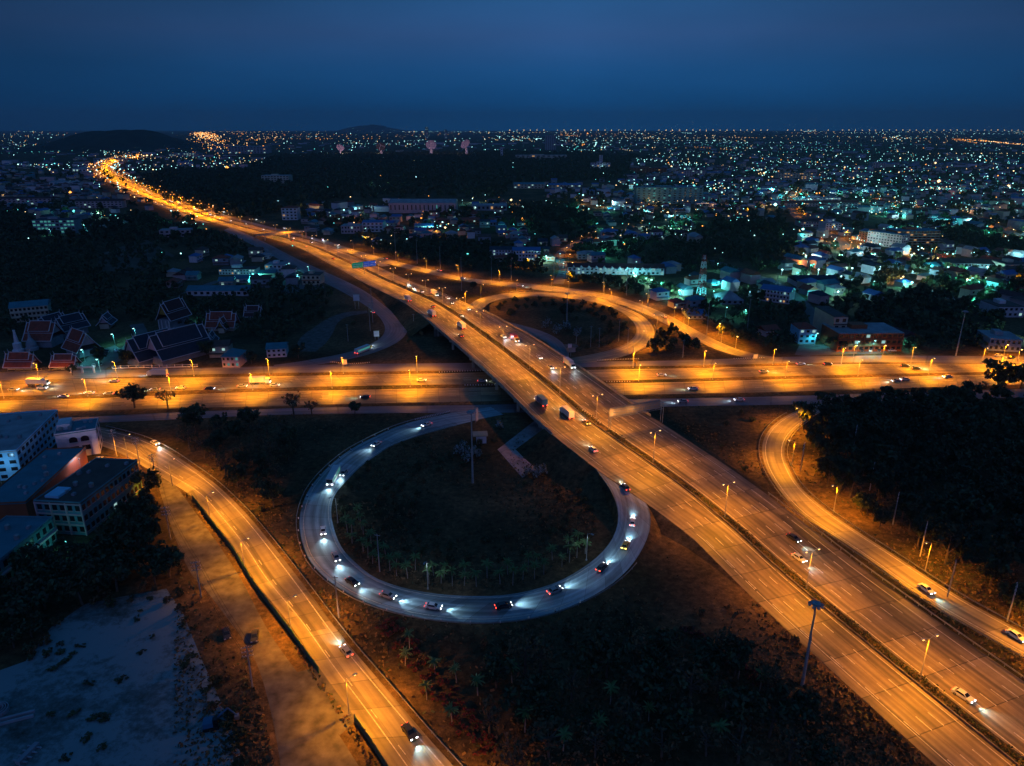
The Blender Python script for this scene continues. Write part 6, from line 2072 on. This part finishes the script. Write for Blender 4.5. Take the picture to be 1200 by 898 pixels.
# cross road
for kd, u, v, u2, v2 in (("silver_on", 16, 458, 60, 458), ("white_on", 50, 456, 90, 456), ("white_on", 75, 466, 30, 466), ("lorry_white", 45, 452, 90, 451), ("white_on", 105, 462, 60, 462), ("silver_on", 128, 463, 90, 463), ("white_on", 134, 448, 110, 448), ("silver_on", 182, 458, 140, 458), ("lorry_white", 185, 441, 140, 441), ("white_on", 212, 456, 170, 456), ("dark_on", 246, 457, 290, 456), ("silver_on", 284, 454, 320, 453), ("lorry_white", 305, 450, 350, 449), ("white_on", 322, 453, 360, 452),
                         ("white_on", 494, 447, 540, 446), ("silver_on", 565, 448, 600, 447), ("dark_on", 428, 467, 380, 468), ("white_on", 775, 441, 820, 440), ("white_on", 812, 457, 760, 458), ("silver_on", 800, 472, 760, 473), ("white_on", 866, 470, 820, 471), ("silver_on", 895, 437, 940, 436), ("dark_on", 1060, 430, 1100, 430), ("dark_on", 1073, 433, 1110, 433), ("silver_on", 1050, 448, 1010, 449), ("white_on", 1060, 446, 1020, 447), ("white_on", 1110, 443, 1070, 444), ("dark_on", 970, 428, 1000, 427), ("white_on", 938, 428, 970, 427)):
    veh(kd, u, v, u2, v2, "on the cross road", "vehicles on the cross road")
for kd, u, v, u2, v2 in (("white_on", 437, 367, 425, 355), ("bus", 425, 413, 445, 405), ("yellow", 433, 408, 447, 400), ("white_on", 515, 318, 500, 315), ("silver_on", 452, 304, 440, 301), ("white_on", 542, 327, 560, 329), ("white_on", 610, 336, 630, 338), ("white_on", 778, 372, 760, 363), ("white_on", 182, 521, 200, 531), ("silver_on", 406, 766, 380, 732), ("dark_on", 480, 861, 500, 890), ("white_on", 1085, 693, 1112, 712), ("white_on", 1190, 748, 1215, 764)):
    veh(kd, u, v, u2, v2, "on a slip road", "vehicles on the slip roads", .12)
for kd, u, v, u2, v2 in (("off", 299, 748, 297, 765), ("off", 266, 745, 268, 755), ("white_off", 1045, 412, 1055, 412), ("off", 1010, 412, 1010, 420), ("white_off", 1020, 412, 1020, 420), ("off", 1030, 412, 1032, 420), ("white_off", 110, 430, 110, 440), ("off", 118, 428, 118, 440), ("white_off", 136, 412, 136, 420), ("off", 126, 413, 126, 420),
                         ("white_off", 20, 601, 30, 599), ("off", 26, 606, 36, 604), ("white_off", 35, 590, 45, 588), ("white_off", 1170, 418, 1180, 417), ("off", 1185, 420, 1190, 419), ("white_off", 108, 545, 112, 540), ("white_off", 116, 540, 120, 536), ("off", 992, 411, 992, 420)):
    veh(kd, u, v, u2, v2, "at roadside", "parked vehicles", .03)

# construction debris in the sand lot
x, y = g(10, 832)
e = empty("pipe_stack", (x, y, 0), .4, "pale concrete pipe rings and beams lying at the edge of the sand lot", "pipes")
for k in range(3):
    q = MB(); q.lathe([(2.2 - .5 * k, 0), (2.2 - .5 * k, 1.0), (2.0 - .5 * k, 1.0), (2.0 - .5 * k, .05)], 20, c=(-2, .2 * k, 0)); q.build("ring", m_greyw, e)
for k in range(2):
    q = MB(); q.box(-1.5, 5.5, -3.2 - k * 1.4, -2.7 - k * 1.4, .0, .6); q.build("beam", m_greyw, e)
x, y = g(33, 885)
e = empty("steel_rack", (x, y, 0), 1.4, "pale ribbed steel rack lying on the sand lot near the bottom edge", "rack")
q = MB(); q.box(-2.5, 2.5, -.5, .5, 0, .9); q.build("beam", m_greyw, e)
for k in range(4):
    q = MB(); q.box(-2 + k * 1.2, -1.7 + k * 1.2, -1.6, 1.6, .3, .5); q.build("rib", m_greyw, e)
x, y = g(248, 852)
e = empty("excavator", (x, y, 0), .3, "small dark excavator parked on the sand lot beside the bank", "excavator")
q = MB(); q.box(-1.6, 1.6, -1.3, -.8, 0, .7); q.build("track", m_black, e)
q = MB(); q.box(-1.6, 1.6, .8, 1.3, 0, .7); q.build("track", m_black, e)
q = MB(); q.box(-1.5, .5, -1.1, 1.1, .75, 1.9); q.build("body", P_blue, e)
q = MB(); q.box(.5, 1.4, -1.0, 0, .75, 2.5); q.build("cab", m_dark, e)
q = MB(); q.tube((.8, .5, 1.4), (3.6, .5, 3.6), .2, n=6); q.tube((3.6, .5, 3.6), (5.2, .5, 1.2), .16, n=6); q.build("arm", P_blue, e)
q = MB(); q.box(4.7, 5.6, 0, 1.0, .4, 1.3); q.build("bucket", m_steel, e)

# ------------------------------------------------------------------ town houses
OCC += [(x, y, 14) for _, x, y in LM[:0]]
WALLS = [("white", m_white), ("pink", m_pink), ("cream", m_cream), ("grey", m_greyw)]
ROOFS = [("red", m_r_red), ("maroon", m_r_dred), ("navy", m_r_navy), ("blue", m_r_blue), ("grey", m_r_grey), ("teal", m_r_teal), ("brown", m_r_brown)]
rh = random.Random(21)
ZT = [
    ([(640, 200), (1230, 190), (1230, 425), (1060, 412), (900, 412), (860, 402), (800, 372), (760, 345), (660, 328), (640, 300)], .40),
    ([(340, 240), (640, 240), (640, 300), (470, 300), (400, 285), (340, 262)], .36),
    ([(180, 290), (300, 300), (385, 318), (385, 350), (185, 345)], .35),
    ([(-40, 190), (150, 190), (215, 262), (150, 262), (-40, 262)], .35),
    ([(170, 182), (330, 182), (330, 238), (200, 225)], .22),
    ([(120, 375), (310, 385), (310, 432), (120, 425)], .12),
    ([(-200, 156), (1400, 156), (1400, 200), (-200, 190)], .10),
]
WPOLY = [p for _, p, _, _ in WOODS]
hc = []; GTA = np.array(GT)
def in_woods(u, v):
    return any(pip(u, v, p) for p in WPOLY)
y = 380.0
while y < 6500:
    sp = 13.5 if y < 900 else (18 if y < 1600 else (34 if y < 3000 else 75))
    X0 = -.78 * math.hypot(y, 120); x = X0
    while x < -X0:
        X = x + rh.uniform(-.2, .2) * sp; Y = y + rh.uniform(-.2, .2) * sp
        x += sp * rh.uniform(.95, 1.25)
        u, v = topx(X, Y)
        if not -30 < u < 1230: continue
        dn = 0
        for poly, de in ZT:
            if pip(u, v, poly): dn = max(dn, de)
        if dn == 0 or in_woods(u, v): continue
        cl = .5 + .5 * math.sin(X * .011 + 1) * math.sin(Y * .009) + .25 * math.sin(X * .05 + Y * .03)
        if rh.random() > dn * (.45 + cl): continue
        if Y < 2500 and road_gap(X, Y) < sp * .45: continue
        if any(math.hypot(X - a, Y - b2) < r + 5 for a, b2, r in OCC): continue
        if Y < 1500 and np.min(np.hypot(GTA[:, 0] - X, GTA[:, 1] - Y)) < 7.5: continue
        hc.append((math.hypot(X, Y), X, Y, sp))
    y += sp * 1.05
hc.sort()
HP = {}
def house_proto(key):
    wn, wm_, rn, rm, kind, sz = key
    e = empty("house")
    w_, d_, h = (8.5, 9.5, 4.2) if sz == 0 else (11, 9, 6.6)
    q = MB(); q.box(-w_ / 2, w_ / 2, -d_ / 2, d_ / 2, -.2, h); q.build("wall", wm_, e)
    roofmesh(kind, w_, d_, 2.6, .7, h + .003).build("roof", rm, e)
    for k in range(2):
        x = -w_ * .25 + k * w_ * .5
        q = MB(); q.box(x - .8, x + .8, -d_ / 2 - .06, -d_ / 2 + .02, h - 2.6, h - 1.2); q.build("window", rh.choice([m_dark, m_dark, m_dark, E_win]), e)
    q = MB(); q.box(-w_ * .5 - .2, w_ * .5 + .2, -d_ / 2 - 2.2, -d_ / 2 - .003, 2.5, 2.7); q.build("awning", rm, e)
    return e
NH = 0
massw = {}
rngh = np.random.default_rng(4)
STY = [-.55, -.15, .1, .35]
for d, X, Y, sp in hc:
    yaw = STY[int((math.sin(X * .004) + math.sin(Y * .003) + 2)) % 4] + rh.choice([0, PI / 2]) + rh.uniform(-.05, .05)
    wn, wm_ = rh.choice(WALLS); rn, rm = rh.choice(ROOFS); kind = rh.choice(["gable", "gable", "hip"])
    if NH < 285:
        key = (wn, wm_, rn, rm, kind, rh.randrange(2))
        if key not in HP:
            HP[key] = Stock(house_proto(key))
        o = HP[key].place((X, Y, 0), yaw, (rh.uniform(.9, 1.3), rh.uniform(.85, 1.2), rh.uniform(.85, 1.15)))
        tag(o, None, "house", "small houses of the town"); later(o, f"{wn} house, {rn} {kind} roof", X, Y)
        NH += 1
    else:
        massw.setdefault((wn, rn), (wm_, rm, []))[2].append((X, Y, yaw, kind, sp))
MH = MB(); mats_h = [m for _, m in WALLS] + [m for _, m in ROOFS]
nh = 0
for (wn, rn), (wm_, rm, lst) in massw.items():
    wi = [a for a, _ in WALLS].index(wn); ri = 4 + [a for a, _ in ROOFS].index(rn)
    for X, Y, yaw, kind, sp in lst:
        big = rh.random() < .18
        f = sp / 18 * .8
        w_ = rh.uniform(8, 14) * (1 + (f - 1) * .7) * (2.2 if big else 1); d_ = rh.uniform(8, 12) * max(1, f * .7); h = rh.uniform(3.5, 8) * (1.5 if big else 1)
        M = Matrix.Translation((X, Y, 0)) @ Matrix.Rotation(yaw, 4, 'Z')
        MH.box(-w_ / 2, w_ / 2, -d_ / 2, d_ / 2, -.2, h, wi, M)
        rm_ = roofmesh(kind if not big or rh.random() < .5 else "flat", w_, d_, 2.4, .6, h + .003)
        MH.add([M @ Vector(p) for p in rm_.v], rm_.f, ri)
        nh += 1
tag(obj("distant_houses", MH.mesh("distant_houses", mats_h)), "sea of small distant houses filling the town out to the skyline", "houses", None, "stuff")

# ------------------------------------------------------------------ town lights
rl = random.Random(9)
pts = []
def dens(u, v):
    # how thickly lights are strewn, read off the photograph
    if v < 153.5: return .0
    if v < 160: base = .24
    elif v < 180: base = .50
    elif v < 200: base = .50
    elif v < 300: base = .36
    elif v < 345: base = .085
    else: base = .03
    if u < 420: base *= (.75 if v < 200 else .35)
    if 75 < u < 222 and v < 176: base *= .05
    if 420 < u < 640 and v > 172: base *= .6
    if u > 740 and 180 < v < 330: base *= 1.35
    if v >= 176 and in_woods(u, v): base *= (.16 if v < 262 else .04)
    if u < 335 and v > 372: return 0.0
    if v > 300 and u < 640: base *= .5
    cl = .5 + .5 * math.sin(u * .021 + v * .13) * math.sin(u * .047 - v * .21 + 2)
    if u > 740 and v < 200: base *= .7
    gap = math.sin(u * .031 + 1.3) * math.sin(v * .16 + u * .012) + .5 * math.sin(u * .083 - v * .3)
    return base * (.08 + 2.2 * cl * cl * max(.05, .7 + gap))
n_try = 0
while len(pts) < 4300 and n_try < 400000:
    n_try += 1
    u = rl.uniform(-20, 1220); v = 154.2 + 260 * rl.random() ** 2.1
    if rl.random() > dens(u, v): continue
    X, Y = g(u, v, 5)
    if Y < 1600 and (road_gap(X, Y) < 2 or pip(u, v, [(370, 280), (640, 322), (790, 345), (910, 425), (370, 440)])): continue
    r = rl.random()
    far_or = (210 < u < 330 and v < 176)
    if far_or: c = "o" if r < .5 else "y"
    elif v < 168: c = "w" if r < .45 else ("y" if r < .80 else "o")
    elif v > 330: c = "t" if r < .5 else "w"
    else: c = "t" if r < .30 else ("w" if r < .72 else ("y" if r < .93 else "o"))
    pts.append((Y, X, c, rl.choice([.35, .45, .5, .6, .7, .8, 1, 1.3]) * (2.3 if rl.random() < .05 else .9) * (1.3 if v > 195 else 1)))
    # strings of lamps along streets
    if rl.random() < .13 and v < 320:
        k = rl.randint(6, 24); a = STY[int((math.sin(X * .0012) + math.sin(Y * .0009) + 2)) % 4] * .8 + rl.choice([0, 0, PI / 2]); st_ = rl.uniform(17, 30) * (1 + Y / 2300)
        for j in range(1, k):
            if rl.random() < .2: continue
            xx, yy_ = X + math.cos(a) * st_ * j + rl.gauss(0, 2), Y + math.sin(a) * st_ * j + rl.gauss(0, 2)
            uu_, vv2 = topx(xx, yy_)
            if yy_ > 420 and 153.6 < vv2 < 400 and not in_woods(uu_, vv2):
                pts.append((yy_, xx, c, rl.uniform(.45, .95)))
pts.sort()
CM = {"w": E_wht, "y": E_wrm, "o": E_far, "t": E_teal}
CN = {"w": "cool white", "y": "warm yellow", "o": "orange", "t": "teal"}
LS = {}
OCT = [(1, 0, 0), (-1, 0, 0), (0, 1, 0), (0, -1, 0), (0, 0, 1), (0, 0, -1)]
OF = [(0, 2, 4), (2, 1, 4), (1, 3, 4), (3, 0, 4), (2, 0, 5), (1, 2, 5), (3, 1, 5), (0, 3, 5)]
PCOL = {"w": (.35, .95, 1.0), "y": (1, .62, .25), "o": (1, .34, .04), "t": (.08, .85, .80)}
def town_lamp(c):
    e = empty("street_lamp")
    q = MB(); q.tube((0, 0, -.1), (0, 0, 5.6), .12, .07, 6); q.build("pole", m_steel, e)
    q = MB(); q.lathe([(.12, 5.5), (.48, 5.7), (.5, 6.1), (.2, 6.4)], 8); q.build("lamp_bulb", CM[c], e)
    return e
for c in CM: LS[c] = Stock(town_lamp(c))
LBIG = MB(); mi = {"w": 0, "y": 1, "o": 2, "t": 3}
nl_ = 0
pl = {}
for c in PCOL:
    d = bpy.data.lights.new("town_light_" + c, 'POINT'); d.energy = 7500; d.color = PCOL[c]; d.shadow_soft_size = .5; pl[c] = d
NLT = 0
for i, (Y, X, c, s) in enumerate(pts):
    if nl_ < 66:
        o = LS[c].place((X, Y, 0), rl.uniform(0, 6), (1 + s * .7, 1 + s * .7, 1)); nl_ += 1
        tag(o, None, "street lamp", "small lamps in the streets of the town"); later(o, CN[c] + " lamp in the town", X, Y)
        if NLT < 60:
            lo = bpy.data.objects.new("town_light", pl[c]); C.objects.link(lo); lo.parent = o; lo.location = (.9, -.9, 5.2); NLT += 1
    else:
        r = Y * (.00066 if Y < 3000 else .00048) * s + .12
        LBIG.add([(X + a * r, Y + b2 * r, 6 + c_ * r * .8) for a, b2, c_ in OCT], OF, mi[c])
        if i % 9 == 0 and Y < 2200 and NLT < 180:
            lo = bpy.data.objects.new("town_light", pl[c]); C.objects.link(lo); lo.location = (X, Y - 1.5, 7); NLT += 1
# far orange chain of a jetty on the horizon, and the bright far roads
for k in range(88):
    u = 598 + k * 7.05 + rl.uniform(-.3, .3)
    if rl.random() < .06: continue
    z = 120 - .00 * k
    yy_ = 19000; xx = (u - 600) / F * yy_ * 1.061
    h = CAMH + yy_ * ((-math.sin(PITCH) + (449 - 152.6) / F * math.cos(PITCH)) / (math.cos(PITCH) + (449 - 152.6) / F * math.sin(PITCH)))
    r = 13
    LBIG.add([(xx + a * r, yy_ + b2 * r, h + c_ * r * .8) for a, b2, c_ in OCT], OF, 1)
for P_, sp, c in ((ST[4], 105, "o"), (ST[5], 70, "o")):
    for side in (-1, 1):
        s = 0
        while s < plen(P_):
            p, d = along(P_, s); s += sp * rl.uniform(.6, 1.5)
            r = p[1] * .0006 * rl.uniform(.5, 1.4); off = rl.gauss(0, 110 if P_ is ST[4] else 25)
            cc_ = rl.choice(["o", "o", "y"])
            LBIG.add([(p[0] + d[1] * off + a * r, p[1] + b2 * r, 8 + c_ * r * .8) for a, b2, c_ in OCT], OF, mi[cc_])
for P_, sp, c in ((MC[MC[:, 1] > 1700], 26, "o"), (MC[(MC[:, 1] > 1000) & (MC[:, 1] <= 1700)], 30, "o")):
    s = 0
    while s < plen(P_):
        p, d = along(P_, s); s += sp * rl.uniform(.5, 1.5)
        for side in (-1, 1):
            r = p[1] * .0008 * rl.uniform(.6, 1.3); off = side * rl.uniform(18, 46)
            cc_ = rl.choice(["o", "o", "y", "w"])
            LBIG.add([(p[0] + d[1] * off + a * r, p[1] - d[0] * off + b2 * r, 7 + c_ * r * .8) for a, b2, c_ in OCT], OF, mi[cc_])
tag(obj("city_lights", LBIG.mesh("city_lights", [E_wht, E_wrm, E_far, E_teal])), "thousands of tiny lamps and lit windows strewn over the distant town", "lights", None, "stuff")
# lamps along the particular town streets, with light of their own
sl = Stock(make_lamp("street_lamp", 8.0, (-PI / 2,), 1.5, 5000))
for P_, step, attr in ((ST[0], 42, "orange street lamp on the side street"), (ST[3], 70, "orange street lamp on the far avenue"), (ST[2], 55, "orange street lamp on the market street")):
    row(P_, sl, 12, step, 6, "street lamp", "orange lamps in the town streets", attr, 0)
teal = Stock(make_lamp("street_lamp", 7.0, (-PI / 2,), 1.2, 1300, (m_pole, E_wht), (.12, .9, .95), head=.5))
for u, v in ((660, 318), (656, 306), (100, 424), (118, 436), (135, 405), (350, 332), (362, 322), (340, 318), (1003, 414), (1022, 413), (955, 404), (840, 318), (850, 372), (835, 352), (872, 375), (745, 316), (160, 398), (222, 378), (1052, 408), (60, 276), (100, 270), (140, 262), (528, 252), (516, 248), (542, 240), (986, 198), (948, 196), (1170, 255), (860, 242), (890, 225), (910, 236), (1090, 300), (1022, 340), (980, 320)):
    x, y = g(u, v)
    o = teal.place((x, y, 0), 0); tag(o, None, "street lamp", "bright cool floodlights of the town"); later(o, "bright cool-white floodlight on a pole", x, y)
ow = Stock(make_lamp("street_lamp", 7.0, (-PI / 2,), 1.2, 7500))
for u, v in ((1000, 419), (1034, 419), (806, 385), (790, 372), (842, 392), (862, 408), (996, 292), (1004, 284), (992, 277), (1080, 300), (1065, 300), (1095, 298), (1188, 330), (1176, 418), (1192, 424), (612, 262), (618, 312), (705, 196), (1095, 212)):
    x, y = g(u, v)
    o = ow.place((x, y, 0), 0); tag(o, None, "street lamp", "orange lamps at yards and corners"); later(o, "orange lamp at a yard corner", x, y)

name_all()

# ------------------------------------------------------------------ haze
if HAZE:
    q = MB(); q.box(-34100, 34100, -3100, 34100, -1.02, 760)
    m = bpy.data.materials.new("haze"); m.use_nodes = True
    t = m.node_tree
    for n in list(t.nodes):
        if n.type != 'OUTPUT_MATERIAL': t.nodes.remove(n)
    pv = t.nodes.new("ShaderNodeVolumePrincipled")
    pv.inputs["Color"].default_value = (0.75, 0.93, 1.0, 1)
    pv.inputs["Density"].default_value = HAZE
    pv.inputs["Anisotropy"].default_value = 0.0
    t.links.new(pv.outputs[0], [n for n in t.nodes if n.type == 'OUTPUT_MATERIAL'][0].inputs["Volume"])
    tag(q.build("haze", m), "thin blue evening haze over the town", "haze", None, "stuff")

# ------------------------------------------------------------------ a last tidy: drop prototypes that were never placed
for st in [s for l in STOCK.values() for s in l] + PALM + BUSH + list(VEH.values()) + list(LS.values()) + [twin, farlamp, one, slip, dim, up, post, sl, teal, ow, FB]:
    if not st.used:
        for c in list(st.root.children_recursive): bpy.data.objects.remove(c)
        bpy.data.objects.remove(st.root)
